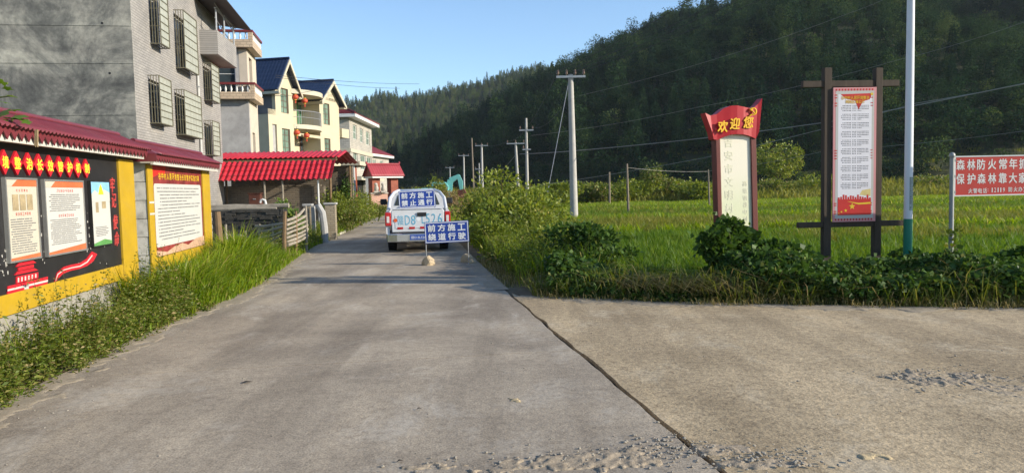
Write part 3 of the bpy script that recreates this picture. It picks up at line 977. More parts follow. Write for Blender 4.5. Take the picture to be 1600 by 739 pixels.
# end pier of concrete blocks
nbk = 8
for k in range(nbk):
    a, b = -0.1 + (zt2 + 0.1) * k / nbk, -0.1 + (zt2 + 0.1) * (k + 1) / nbk
    part('concrete_block', B(0 + 0.004 * (k % 2), xr1 - 0.01, 0.004, 0.34 + 0.01 * (k % 2), a + 0.006, b), MBLOCK, nb2, bevel=0.006)
part('post', B(-0.006, xr1, -0.03, 0.003, -0.1, zt2), MYEL, nb2, bevel=0.005)
part('post', B(xr2, L2, -0.03, 0.25, -0.1, zt2), MYEL, nb2, bevel=0.005)
part('lower_rail', B(xr1 + .001, xr2 - .001, -0.02, 0.1, zlo, zlo1), MYEL, nb2, bevel=0.005)
part('wall_core', B(xr1 + .002, xr2 - .002, 0.03, 0.24, -0.1, zt2 - .002), MBLOCK, nb2)
for pz in (318, 336):
    a = hit(nb2, 234, pz)[1]
    part('white_mark', B(-0.004, xr1 - 0.01, -0.0335, -0.031, a, a + 0.03), MWHITE, nb2)
MPRINT = M('dark_red_printed_sky', (0.20, 0.03, 0.028), 0.5, 0.75, 3.5, 0.0)
PX0, PX1 = xr1 + .02, xr2 - .02
PZ0 = zlo1 + .01; PZ1 = zt2 - .006
p = part('printed_sheet', B(PX0, PX1, -0.008, 0.028, PZ0, PZ1), MPRINT, nb2)
w, h = PX1 - PX0, PZ1 - PZ0
def rrect(x0, x1, z0, z1, r, y):
    pts = []
    for cx, cz, a0 in ((x1 - r, z1 - r, 0), (x0 + r, z1 - r, 90), (x0 + r, z0 + r, 180), (x1 - r, z0 + r, 270)):
        for k in range(5):
            a = R(a0 + 22.5 * k)
            pts.append((cx + r * math.cos(a), y, cz + r * math.sin(a)))
    return MB().add(pts, [tuple(range(len(pts)))[::-1]])
pr(p, 'white_text_panel', rrect(PX0 + .02 * w, PX1 - .03 * w, PZ0 + .1 * h, PZ1 - .2 * h, .06, -.0095), MPAPER)
MPEACH = M('peach_printed_hills', (0.48, 0.30, 0.20), 0.5, 0.3, 4, 0.0)
pr(p, 'printed_hills', MB().add([(PX0, -.0105, PZ0), (PX1, -.0105, PZ0), (PX1, -.0105, PZ0 + .12 * h), (PX0 + .8 * w, -.0105, PZ0 + .11 * h), (PX0 + .62 * w, -.0105, PZ0 + .05 * h), (PX0 + .5 * w, -.0105, PZ0 + .09 * h), (PX0 + .35 * w, -.0105, PZ0 + .075 * h), (PX0 + .2 * w, -.0105, PZ0 + .03 * h), (PX0, -.0105, PZ0 + .07 * h)], [tuple(range(9))]), MPEACH)
pr(p, 'printed_flag', MB().add([(PX0, -.0105, PZ1 - .14 * h), (PX0 + .1 * w, -.0105, PZ1 - .1 * h), (PX0 + .22 * w, -.0105, PZ1 - .09 * h), (PX0 + .25 * w, -.0105, PZ1), (PX0, -.0105, PZ1)], [(0, 1, 2, 3, 4)]), MRED)
pr_line(p, '谷中村人居环境整治长效管护实施方案', PX0 + .52 * w, PZ1 - .115 * h, .84 * w, .075 * h, -.0115, MGOLD, weight=.006, depth=0.0)
pr(p, 'small_print', print_rows(PX0 + .07 * w, PX1 - .07 * w, PZ0 + .16 * h, PZ1 - .23 * h, 16, -.0115, prng, .34, ragged=.6), MINK)['kind'] = 'stuff'
part('fascia', B(-0.18, L2 + .10, -0.17, -0.13, zt2 - .02, zt2 + .10), MWHITE, nb2)
part('soffit', B(-0.18, L2 + .10, -0.128, 0.30, zt2 + .002, zt2 + .05), MWHITE, nb2)
ze = zt2 + .14
part('valance', teeth(-0.24, L2 + .14, -0.195, ze + .01, ze - .05, ze - .125, .125), MMAROON, nb2)
part('roof_sheet', corrugated(-0.02, L2 + .15, -0.25, ze, 0.16, ze + .20, .085, .012), MMAROON, nb2, smooth='all')
part('roof_sheet', corrugated(-0.02, L2 + .15, 0.57, ze, 0.16, ze + .20, .085, .012), MMAROON, nb2, smooth='all')
part('roof_hip', MB().add([(-0.30, -0.25, ze - .005), (-0.30, .57, ze - .005), (0.02, .16, ze + .20), (-0.02, -0.25, ze), (-0.02, .57, ze)], [(0, 2, 1), (0, 3, 2), (1, 2, 4)]), MMAROON, nb2)
part('valance', MB().box(-0.30, -0.285, -0.25, .5, ze - .12, ze - .007), MMAROON, nb2)
part('ridge_cap', MB().tube([(-0.0, 0.16, ze + .205), (L2 + .16, 0.16, ze + .205)], .04, 10), MMAROON, nb2, smooth=True)
# ================================================================== houses on the left
MTILE1 = M_tiles('grey_white_wall_tiles', 0.24, 0.075, (0.37, 0.355, 0.34), (0.30, 0.29, 0.28), (0.17, 0.16, 0.155), 'xz', 0.5, 0.10, grime=(0.28, 0.27, 0.25))
MTILE1Y = M_tiles('grey_white_wall_tiles_side', 0.24, 0.075, (0.37, 0.355, 0.34), (0.30, 0.29, 0.28), (0.17, 0.16, 0.155), 'yz', 0.5, 0.10)
def M_cement():
    m, n, l, b = _nt('weathered_cement_render')
    tc = n.new('ShaderNodeTexCoord')
    v = tc.outputs['Object']
    t1 = _noise(n, l, v, 0.55, 8, 0.72, 0.6)
    r1 = _ramp(n, [(0.36, (0.075, 0.076, 0.076)), (0.47, (0.16, 0.16, 0.15)), (0.56, (0.30, 0.29, 0.26)), (0.68, (0.42, 0.40, 0.35))])
    l.new(t1.outputs[0], r1.inputs[0])
    t2 = _noise(n, l, v, 6, 6, 0.7)
    r2 = _ramp(n, [(0.3, (0.72, 0.72, 0.72)), (0.7, (1.2, 1.2, 1.18))])
    l.new(t2.outputs[0], r2.inputs[0])
    c = _mix(n, l, 1.0, r1.outputs[0], r2.outputs[0], 'MULTIPLY')
    mp = n.new('ShaderNodeMapping'); mp.inputs['Scale'].default_value = (1, 0.25, 2.2)
    l.new(v, mp.inputs['Vector'])
    t3 = _noise(n, l, mp.outputs[0], 0.5, 6, 0.6)
    r3 = _ramp(n, [(0.4, (0.75, 0.75, 0.75)), (0.65, (1.25, 1.25, 1.2))])
    l.new(t3.outputs[0], r3.inputs[0])
    c = _mix(n, l, 1.0, c, r3.outputs[0], 'MULTIPLY')
    l.new(c, b.inputs['Base Color'])
    b.inputs['Roughness'].default_value = 0.92
    _bump(n, l, b, t2.outputs[0], 0.4, 0.02)
    return m
MCEM = M_cement()
MCONC = M('fair_concrete', (0.34, 0.335, 0.32), 0.85, 0.15, 2, 0.25, 40, dirt=(0.2, 0.19, 0.17), dirt_amt=0.5)
MSTEEL = M('galvanised_steel', (0.36, 0.37, 0.38), 0.45, 0.12, 8, 0.05, 60, metal=0.6)
MCAGE = M('pale_rusty_grille_steel', (0.17, 0.16, 0.11), 0.5, 0.25, 9, 0.1, 60, metal=0.3, dirt=(0.12, 0.07, 0.04), dirt_amt=0.6)
MSHEET = M('frosted_plastic_sheet', (0.34, 0.35, 0.30), 0.4, 0.15, 2.0, 0.05, 20, dirt=(0.22, 0.22, 0.16), dirt_amt=0.5)
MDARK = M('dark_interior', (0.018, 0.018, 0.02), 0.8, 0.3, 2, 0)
MGLASS = M_glass('window_glass')
MGLASSG = M_glass('greenish_window_glass', (0.13, 0.19, 0.15), 0.10)
MFRAME = M('white_window_frame', (0.60, 0.60, 0.58), 0.5, 0.06, 6, 0)
MBRN = M('brown_window_frame', (0.11, 0.05, 0.035), 0.5, 0.15, 6, 0)

def wall_with_openings(x0, x1, z0, z1, y0, y1, holes):
    """wall slab in the xz plane with rectangular openings (x0,x1,z0,z1)"""
    xs = sorted(set([x0, x1] + [h[0] for h in holes] + [h[1] for h in holes]))
    zs = sorted(set([z0, z1] + [h[2] for h in holes] + [h[3] for h in holes]))
    xs = [x for x in xs if x0 <= x <= x1]; zs = [z for z in zs if z0 <= z <= z1]
    mb = MB()
    idx = {}
    def vid(x, y, z):
        k = (round(x, 5), y, round(z, 5))
        if k not in idx:
            idx[k] = len(mb.v); mb.v.append((x, y, z))
        return idx[k]
    def solid(i, j):
        if i < 0 or j < 0 or i >= len(xs) - 1 or j >= len(zs) - 1: return False
        cx, cz = (xs[i] + xs[i + 1]) / 2, (zs[j] + zs[j + 1]) / 2
        return not any(h[0] < cx < h[1] and h[2] < cz < h[3] for h in holes)
    for i in range(len(xs) - 1):
        for j in range(len(zs) - 1):
            if not solid(i, j): continue
            a, b, c, d = xs[i], xs[i + 1], zs[j], zs[j + 1]
            mb.f.append((vid(a, y0, c), vid(b, y0, c), vid(b, y0, d), vid(a, y0, d)))
            mb.f.append((vid(a, y1, c), vid(a, y1, d), vid(b, y1, d), vid(b, y1, c)))
            for (di, dj, p, q) in ((-1, 0, (a, c), (a, d)), (1, 0, (b, d), (b, c)), (0, -1, (b, c), (a, c)), (0, 1, (a, d), (b, d))):
                if not solid(i + di, j + dj):
                    mb.f.append((vid(p[0], y0, p[1]), vid(q[0], y0, q[1]), vid(q[0], y1, q[1]), vid(p[0], y1, p[1])))
    return mb
def swapxy(mb):
    mb.v = [(p[1], p[0], p[2]) for p in mb.v]
    return mb
def window(parent, x0, x1, z0, z1, y, frame=MFRAME, glass=MGLASS, nx=2, nz=2, fw=0.05, name='window'):
    """casement set back in its opening: frame and bars, one pane behind each light"""
    mb = MB()
    for k in range(nx + 1):
        c = x0 + (x1 - x0) * k / nx
        a, b = (c, c + fw) if k == 0 else (c - fw, c) if k == nx else (c - fw * .35, c + fw * .35)
        mb.box(a, b, y, y + .05, z0, z1)
    for k in range(nz + 1):
        c = z0 + (z1 - z0) * k / nz
        a, b = (c, c + fw) if k == 0 else (c - fw, c) if k == nz else (c - fw * .3, c + fw * .3)
        mb.box(x0 + fw, x1 - fw, y + .003, y + .047, a, b)
    f = part(name, mb, frame, parent)
    for i in range(nx):
        for j in range(nz):
            xa, xb = x0 + (x1 - x0) * i / nx + fw * .3, x0 + (x1 - x0) * (i + 1) / nx - fw * .3
            za, zb = z0 + (z1 - z0) * j / nz + fw * .3, z0 + (z1 - z0) * (j + 1) / nz - fw * .3
            part('pane', B(xa, xb, y + .02, y + .03, za, zb), glass, f)
    return f

# ---- house 1: three storeys, tiled front, bare cement end wall
HL = -7.0
h1 = thing('tiled_house', 'three storey grey tiled house with caged windows and bare cement end wall', 'house', W(HL, 21.2), R(90 + 8.4))
h1L = hit(h1, 346, 200)[0]
H1 = 11.2
# windows from where their cages stand in front of the wall
P1 = 0.30
cages = [((250, 268.5), (119, 192)), ((289, 315), (141, 210)), ((333, 343.5), (189, 242)), ((250, 263), (-12, 67)), ((288, 308), (18, 105)), ((331, 342.5), (100, 156))]
cg = []
for (a, b), (t, bt) in cages:
    xm = (a + b) / 2
    x0 = hit(h1, a, (t + bt) / 2, -P1)[0]; x1 = hit(h1, b, (t + bt) / 2, -P1)[0]
    z1 = hit(h1, a, t, -P1)[1]; z0 = hit(h1, a, bt, -P1)[1]
    cg.append((x0, x1, z0, z1))
holes = [(x0 + .06, x1 - .06, z0 + .08, z1 - .08) for x0, x1, z0, z1 in cg]
gl = [(1.2, 2.2, 1.0, 2.3), (3.6, 5.0, 0.05, 2.4)]
part('front_wall', wall_with_openings(0, h1L, -0.1, H1, 0.0, 0.24, holes + gl), MTILE1, h1)
part('end_wall', B(-0.02, 0.0, 0.0, 12.0, -0.1, H1).box(.001, .24, .242, 12.0, -.1, H1), MCEM, h1, label='bare weathered grey cement end wall')
part('end_wall', B(h1L - .24, h1L, 0.242, 12.0, -0.1, H1), MCONC, h1)
part('back_wall', B(0.241, h1L - .241, 11.76, 11.99, -0.1, H1), MCONC, h1)
for zz in (2.95, 5.75, 8.55):
    part('floor_slab', B(0.25, h1L - .25, 0.25, 11.7, zz, zz + .15), MCONC, h1)
part('roof_slab', B(-0.25, h1L + .3, -0.45, 12.2, H1, H1 + .3), MCONC, h1)
# pour lines on the cement wall
for py in (40, 99, 180):
    yy, zz = hitx(h1, 120, py)
    part('pour_line', B(-0.032, -0.02, 0.0, 12.0, zz - .012, zz + .012), MCEM, h1)
for px, py in ((160, 37), (172, 115)):
    yy, zz = hitx(h1, px, py)
    part('scaffold_hole', MB().tube([(-0.024, yy, zz), (-.005, yy, zz)], .032, 9), MDARK, h1)
for x0, x1, z0, z1 in holes:
    window(h1, x0, x1, z0, z1, 0.10, MFRAME, MGLASS, 2, 2)
for x0, x1, z0, z1 in gl:
    window(h1, x0, x1, z0, z1, 0.10, MFRAME, MGLASS, 2, 2)
for x0, x1, z0, z1 in cg:
    c = MB()
    t = .012
    for z in (z0, z1):      # rims
        c.box(x0, x1, -P1 - t, -P1 + t, z - t, z + t)
        c.box(x0 - t, x0 + t, -P1 + t, 0, z - t, z + t); c.box(x1 - t, x1 + t, -P1 + t, 0, z - t, z + t)
    for x in (x0, x1):
        c.box(x - t, x + t, -P1 - t, -P1 + t, z0 + t, z1 - t)
    cage = part('window_cage', c, MCAGE, h1)
    nb_ = 7
    for k in range(1, nb_):
        z = z0 + (z1 - z0) * k / nb_
        part('grille_bar', B(x0 + t, x1 - t, -P1 - .008, -P1 + .008, z - .008, z + .008), MCAGE, cage)
    for sx in (x0, x1):
        for k in range(1, 4):
            yy = -P1 * k / 4
            part('grille_bar', B(sx - .009, sx + .009, yy - .009, yy + .009, z0 + t, z1 - t), MCAGE, cage)
        for k in (2, 4):
            z = z0 + (z1 - z0) * k / 6
            part('grille_bar', B(sx - .007, sx + .007, -P1 + t, -.001, z - .007, z + .007), MCAGE, cage)
    nsh = max(2, int(round((x1 - x0) / .32)))
    for k in range(nsh):
        a, b = x0 + t + (x1 - x0 - 2 * t) * k / nsh, x0 + t + (x1 - x0 - 2 * t) * (k + 1) / nsh
        part('cover_sheet', B(a + .004, b - .004, -P1 + .012, -P1 + .017, z0 + .02, z1 - .02), MSHEET, cage)
    for k in range(3):
        yy = -P1 * (k + .5) / 3
        part('cage_floor_bar', B(x0 + t, x1 - t, yy - .012, yy + .012, z0 - .01, z0 + .01), MCAGE, cage)
MPVC = M('pale_drain_pipe', (0.42, 0.42, 0.40), 0.5, 0.1, 4, 0.05, dirt=(0.25, 0.22, 0.18), dirt_amt=0.4)
dx_ = (cg[1][1] + cg[2][0]) / 2
dp = part('drain_pipe', MB().tube([(dx_, -.05, 0), (dx_, -.05, 7.4), (dx_, -.02, 7.55), (dx_, .05, 7.6)], .045, 10), MPVC, h1, smooth=True)
for zz in (1.2, 2.6, 4.0, 5.4, 6.8):
    part('pipe_clip', B(dx_ - .06, dx_ + .06, -.1, -.001, zz, zz + .03), MSTEEL, dp)
# small canopy slab over the roof terrace end: cantilevered balcony at the far end
bx0 = hit(h1, 312, 70)[0]; bx1 = h1L + .35
bz0 = hit(h1, 314, 86)[1]; bz1 = hit(h1, 312, 48)[1]
PB = 0.62
part('balcony_parapet', MB().box(bx0, bx1, -PB, -PB + .12, bz0, bz1).box(bx0, bx0 + .12, -PB + .12, -.002, bz0, bz1).box(bx1 - .12, bx1, -PB + .12, .3, bz0, bz1), MTILE1, h1)
part('balcony_floor', B(bx0 + .12, bx1 - .12, -PB + .12, -.002, bz0 + .003, bz0 + .12), MCONC, h1)
cz = hit(h1, 335, 12, -PB)[1]
for fx in (0.05, 0.45, 0.97):
    x = bx0 + (bx1 - bx0) * fx
    part('canopy_post', MB().tube([(x, -PB + .06, bz1), (x, -PB + .06, cz + .1)], .035, 8), MSTEEL, h1, smooth=True)
part('canopy_rail', MB().tube([(bx0, -PB + .06, bz1 + .95), (bx1, -PB + .06, bz1 + .55)], .022, 6), MSTEEL, h1, smooth=True)
part('canopy_rail', MB().tube([(bx0, -PB + .06, cz + .05), (bx1 + .3, -PB + .06, cz + .05)], .03, 6), MSTEEL, h1, smooth=True)
part('canopy_brace', MB().tube([(bx0, -PB + .06, cz - .3), (bx0 + 2.0, -PB + .06, bz1 + .1)], .02, 6), MSTEEL, h1, smooth=True)
MDKSHEET = M('dark_roof_sheet', (0.05, 0.045, 0.045), 0.6, 0.2, 3, 0.1)
part('canopy_sheet', MB().add([(bx0 - .6, -PB - .5, cz + .16), (bx1 + .6, -PB - .5, cz + .02), (bx1 + .6, 4.5, cz + .9), (bx0 - .6, 4.5, cz + 1.05), (bx0 - .6, -PB - .5, cz + .19), (bx1 + .6, -PB - .5, cz + .05), (bx1 + .6, 4.5, cz + .93), (bx0 - .6, 4.5, cz + 1.08)], [(3, 2, 1, 0), (4, 5, 6, 7), (0, 1, 5, 4), (1, 2, 6, 5), (2, 3, 7, 6), (3, 0, 4, 7)]), MDKSHEET, h1)

# ---- house 2: balconies with white balusters
MCREAM = M('cream_wall_paint', (0.49, 0.43, 0.35), 0.8, 0.08, 2, 0.15, 40, dirt=(0.4, 0.35, 0.27), dirt_amt=0.3)
MTILE2 = M_tiles('cream_wall_tiles', 0.30, 0.13, (0.58, 0.46, 0.33), (0.50, 0.39, 0.28), (0.30, 0.24, 0.18), 'auto', 0.5, 0.10)
MGREYP = M('grey_cement_plaster', (0.33, 0.325, 0.32), 0.9, 0.22, 1.6, 0.3, 30, dirt=(0.22, 0.21, 0.2), dirt_amt=0.5)
MMARN = M('maroon_rail_paint', (0.16, 0.03, 0.03), 0.45, 0.1, 4, 0)
MBAL = M('white_baluster', (0.66, 0.66, 0.64), 0.5, 0.06, 6, 0)
Y2 = 38.0
p0 = at(404, 300, Y2)
h2 = thing('balcony_house', 'tall cream house with two corner balconies of white balusters', 'house', (p0.x, p0.y, 0), R(10.0))
# local: x to the right, y away; near face y = 0, right face x = 0
def z2(py, px=380): return hit(h2, px, py)[1]
zA1, zA0 = z2(46), z2(98)          # top balcony (underside lower)
zA_r, zA_p, zA_b = z2(47), z2(62), z2(74)
zB_r, zB_p, zB_b = z2(129), z2(144), z2(155)
HB = zA_b
XL = -6.0
part('wall', wall_with_openings(XL, -.36, 0, HB - .02, 0.36, 0.60, [(-1.9, -.95, zB_r - .6, z2(80)), (-4.5, -2.3, zB_r - .5, z2(80))]), MGREYP, h2, label='bare grey cement near wall')
part('wall', swapxy(wall_with_openings(0.61, 3.2, 0, HB - .02, -.60, -.36, [(1.0, 1.9, zB_r - .4, z2(84)), (1.2, 2.0, 3.3, 4.9)])), MCREAM, h2)
part('wall', B(XL, XL + .24, .61, 3.2, 0, HB - .02), MCREAM, h2)
part('wall', B(XL + .25, -.61, 2.95, 3.19, 0, HB - .02), MCREAM, h2)
part('corner_pier', B(-.75, -.352, .352, .75, zB_b + .2, HB - .021), MCREAM, h2, label='white corner pier between the balconies')
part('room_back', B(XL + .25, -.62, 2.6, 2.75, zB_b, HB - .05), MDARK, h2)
window(h2, -4.5, -2.3, zB_r - .5, z2(80), .45, MFRAME, MGLASS, 3, 2)
window(h2, -1.9, -.95, zB_r - .6, z2(80), .45, MFRAME, MGLASS, 1, 2)
def balcony(parent, zr, zp, zb, length, depth_y, yoff):
    """corner balcony: floor, tiled kerb, balusters, rail; near side along x and right side along y"""
    b = part('balcony_floor', B(XL, 0, 0, length, zb, zb + .14), MCREAM, parent)
    part('balcony_kerb', MB().box(XL, -.001, 0.001, .12, zb + .141, zp).box(-.12, -.001, .121, length, zb + .141, zp), MTILE2, b)
    part('balcony_fascia', MB().box(XL, .012, -.012, -.001, zb - .002, zp + .01).box(.001, .012, 0, length + .01, zb - .002, zp + .01), MTILE2, b)
    part('balcony_rail', MB().box(XL, .05, -.05, .17, zr - .11, zr).box(-.17, .05, .171, length + .03, zr - .11, zr), MMARN, b)
    h = zr - .11 - zp - .012
    prof = [(.045, 0), (.045, .05 * h), (.03, .1 * h), (.062, .32 * h), (.05, .5 * h), (.028, .8 * h), (.045, .92 * h), (.045, h)]
    me = None
    n1, n2 = int(5.4 / .27), max(2, int((length - .3) / .27))
    pos = [(-.32 - .27 * k, .06) for k in range(n1)] + [(-.06, .45 + .27 * k) for k in range(n2)]
    for (x, y) in pos:
        if me is None:
            o = part('baluster', MB().lathe((0, 0, 0), prof, 8), MBAL, b, smooth=True); me = o.data
        else:
            o = bpy.data.objects.new('baluster', me); COL.objects.link(o); o.parent = b
        o.location = (x, y, zp + .011)
    part('rail_pier', MB().box(-.20, .02, -.02, .20, zp + .01, zr - .112), MTILE2, b)
    return b
balcony(h2, zA_r, zA_p, zA_b, 3.0, 1, 0)
balcony(h2, zB_r, zB_p, zB_b, 2.8, 1, 0)
for x in (-1.62, -1.40):
    pz = zA_r
    part('rail_ornament', MB().lathe((x, .06, pz), [(.06, 0), (.07, .08), (.03, .14), (.06, .2), (.03, .30)], 8), MDARK, h2, smooth=True)

# ---- house 3: yellow villa with two gables and blue tiled roofs
MYELW = M('pale_yellow_wall_paint', (0.47, 0.42, 0.30), 0.8, 0.07, 1.5, 0.12, 40, dirt=(0.5, 0.42, 0.25), dirt_amt=0.25)
MDGREY = M('dark_cement', (0.115, 0.117, 0.125), 0.9, 0.3, 1.2, 0.3, 30)
MBLUE = M('blue_glazed_roof_tile', (0.016, 0.027, 0.062), 0.3, 0.2, 4, 0.05, 30, spec=0.5)
MTRIM = M('pale_trim', (0.47, 0.43, 0.33), 0.7, 0.06, 3, 0.05)
MGREEN = M('green_door_paint', (0.04, 0.19, 0.075), 0.4, 0.1, 4, 0)
Y3 = 48.0
p0 = at(424, 300, Y3)
h3 = thing('yellow_villa', 'pale yellow villa with two gables and dark blue tiled roofs', 'house', (p0.x, p0.y, 0), R(78.0))
def q3(px, py, off=0.0): return hit(h3, px, py, off)
xE = q3(530, 190)[0]
xg1l, _ = q3(431, 180); xg1r = q3(458.5, 180)[0]
xg2l = q3(499.5, 180)[0]
zTop = q3(432, 132)[1]
D3 = 9.0
w1 = (*[q3(438.7, 160)[0], q3(450.7, 160)[0]], q3(444, 177)[1], q3(444, 138.5)[1])
w2 = (*[q3(441, 215)[0], q3(453.5, 215)[0]], q3(447, 240)[1], q3(447, 201.5)[1])
w3 = (*[q3(505, 178)[0], q3(515, 178)[0]], q3(510, 195)[1], q3(510, 162)[1])
w4 = (*[q3(507, 225)[0], q3(516.3, 225)[0]], q3(511, 240)[1], q3(511, 216.5)[1])
w0 = (*[q3(426.3, 215)[0], q3(433, 215)[0]], q3(430, 240)[1], q3(430, 194.5)[1])
zU = q3(426, 171)[1]
part('wall', wall_with_openings(0, xg1r, 0, zU, 0, .24, [w2, w0, (w1[0], w1[1], w1[2], zU)] if w1[2] < zU else [w2, w0]), MYELW, h3)
part('wall', wall_with_openings(xg1l, xg1r, zU + .001, zTop, 0, .24, [w1] if w1[2] > zU else [(w1[0], w1[1], zU, w1[3])]), MYELW, h3)
part('wall', wall_with_openings(xg2l, xE, 0, zTop, 0, .24, [w3, w4]), MYELW, h3)
part('end_wall', B(xg1l, xg1l + .24, .241, D3, zU + .001, zTop), MDGREY, h3, label='dark unpainted cement upper end wall')
part('end_wall', wall_with_openings(0, 0, 0, 0, 0, 0, []), MYELW, h3) if False else None
part('end_wall', B(0, .24, .241, D3, 0, zU - .35), MYELW, h3)
part('terrace_edge', B(-.02, xg1l - .001, .0, D3, zU - .349, zU), MDGREY, h3)
part('end_wall', B(xE - .24, xE, .241, D3, 0, zTop), MYELW, h3)
part('back_wall', B(.25, xE - .25, D3 - .24, D3, 0, zTop), MYELW, h3)
# central recess
RC = 1.5
part('recess_wall', B(xg1r, xg2l, RC, RC + .2, 0, zTop - .05), MYELW, h3)
part('recess_side', B(xg1r - .2, xg1r - .001, .241, RC + .2, 0, zTop), MYELW, h3)
part('recess_side', B(xg2l + .001, xg2l + .2, .241, RC + .2, 0, zTop), MYELW, h3)
window(h3, *w1, .10, MBRN, MGLASSG, 2, 4, .05)
window(h3, *w2, .10, MBRN, MGLASSG, 2, 4, .05)
window(h3, *w3, .10, MBRN, MGLASSG, 2, 4, .05)
window(h3, *w4, .10, MBRN, MGLASSG, 2, 3, .05)
part('blank_panel', B(w0[0], w0[1], .12, .16, w0[2], w0[3]), MGREYP, h3)
zB = q3(470, 196)[1]; zB2 = q3(480, 206, -.3)[1]
dx0, dx1 = q3(464, 180, RC)[0], q3(477, 180, RC)[0]
window(h3, dx0, dx1, q3(470, 198, RC)[1], q3(470, 158, RC)[1], RC - .06, MGREEN, MGLASSG, 3, 2, .07, 'balcony_door')
window(h3, dx0 + .2, dx1 + .2, q3(470, 240, RC)[1], q3(470, 210, RC)[1], RC - .06, MBRN, MGLASS, 3, 2, .06, 'balcony_door')
def bow(x0, x1, y_in, bulge, z0, z1, n=14):
    pts = [(x0, y_in), (x1, y_in)] + [(x1 + (x0 - x1) * k / n, -bulge * math.sin(math.pi * k / n) ** .8 - .02) for k in range(n + 1)]
    return MB().prism(pts, 'z', z0, z1)
BUL = .75
zs1 = q3(470, 195, -.2)[1]
bf = part('balcony_floor', bow(xg1r, xg2l, RC - .01, BUL, zs1 - .30, zs1), MTRIM, h3)
zs2 = q3(470, 208, 0)[1]
part('lintel', B(xg1r, xg2l, 0, .2, zs2 - .22, zs2 - .02), MYELW, h3) if zs2 < zs1 - .5 else None
cp = part('porch_roof', bow(xg1r - .25, xg2l + .25, RC, BUL + .15, q3(470, 148, -.3)[1], q3(470, 141, -.3)[1]), MTRIM, h3, label='bowed pale canopy between the gables')
rl = part('balcony_rail', MB().tube([(xg1r + (xg2l - xg1r) * k / 16, -BUL * math.sin(math.pi * k / 16) ** .8 - .0, zs1 + .95) for k in range(17)], .03, 6), MSTEEL, h3, smooth=True)
for k in range(1, 24):
    t = k / 24
    x, y = xg1r + (xg2l - xg1r) * t, -BUL * math.sin(math.pi * t) ** .8 + .0
    part('baluster', MB().tube([(x, y, zs1), (x, y, zs1 + .94)], .014, 5), MSTEEL, rl)
part('balcony_rail', MB().tube([(xg1r + (xg2l - xg1r) * k / 16, -BUL * math.sin(math.pi * k / 16) ** .8, zs1 + .5) for k in range(17)], .02, 6), MSTEEL, h3, smooth=True)
def tiled_slope(x_ridge, z_ridge, x_eave, z_eave, y0, y1, pitch=.24, amp=.035, course=.36):
    """roof slope whose ridge runs along y: rolls along the fall and stepped courses"""
    ny = int((y1 - y0) / pitch) * 4
    nv = max(6, int(math.hypot(x_eave - x_ridge, z_eave - z_ridge) / course)) * 3
    nrm = Vector((z_ridge - z_eave, 0, abs(x_eave - x_ridge))).normalized()
    if x_eave < x_ridge: nrm.x = -abs(nrm.x)
    else: nrm.x = abs(nrm.x)
    def P(u, v):
        y = y0 + (y1 - y0) * u
        w = amp * abs(math.sin(math.pi * (y - y0) / pitch)) + .03 * ((v * nv / 3) % 1.0)
        return (x_ridge + (x_eave - x_ridge) * v + nrm.x * w, y, z_ridge + (z_eave - z_ridge) * v + nrm.z * w)
    return MB().sheet(P, ny, nv, .06, nrm)
def gable(xl, xr, zl, apex_px, back):
    xm = (xl + xr) / 2
    za = q3(*apex_px, -.35)[1]
    ov, fo = .42, .45
    k = (za - .12 - zl) / ((xr - xl) / 2)
    part('gable_wall', MB().prism([(xl, zl + .001), (xr, zl + .001), (xm, za - .14)], 'y', 0.0, .24), MYELW, h3)
    for s, xe in ((-1, xl - ov), (1, xr + ov)):
        ze = za - k * abs(xe - xm)
        r = part('roof', tiled_slope(xm, za, xe, ze, -fo, back), MBLUE, h3, smooth='all')
        n = Vector((s * k, 0, 1)).normalized()
        pts = [(xm, za - .02), (xe, ze - .02), (xe, ze - .26), (xm, za - .30)]
        part('verge_board', MB().prism(pts, 'y', -fo - .06, -fo - .001), MTRIM, r)
        part('eave_board', B(min(xe, xe - s * .05), max(xe, xe - s * .05), -fo, back, ze - .24, ze - .065), MTRIM, r)
        sx = sorted((xe - s * .06, xl if s < 0 else xr))
        part('eave_soffit', B(sx[0], sx[1] , -fo, back, ze - .24, ze - .17), MTRIM, r)
    part('ridge_cap', MB().tube([(xm, -fo, za + .05), (xm, back, za + .05)], .09, 8), MBLUE, h3, smooth=True)
gable(xg1l, xg1r + .1, zTop, (448.5, 92), 7.5)
gable(xg2l - .1, xE, q3(515, 158)[1], (512, 124), 7.5)
part('roof_deck', B(xg1l + .3, xE - .3, .4, D3 - .3, zTop - .06, zTop - .003), MCONC, h3)
# small yellow balcony box on the far end
bz1 = q3(530, 201)[1]; bz0 = q3(530, 215)[1]
part('side_balcony', MB().box(xE + .001, xE + .10, -.2, 2.0, bz0, bz1).box(xE + .10, xE + 1.3, -.2, -.1, bz0, bz1).box(xE + 1.2, xE + 1.3, -.1, 2.0, bz0, bz1).box(xE + .10, xE + 1.2, -.1, 2.0, bz0, bz0 + .1), MYELW, h3)
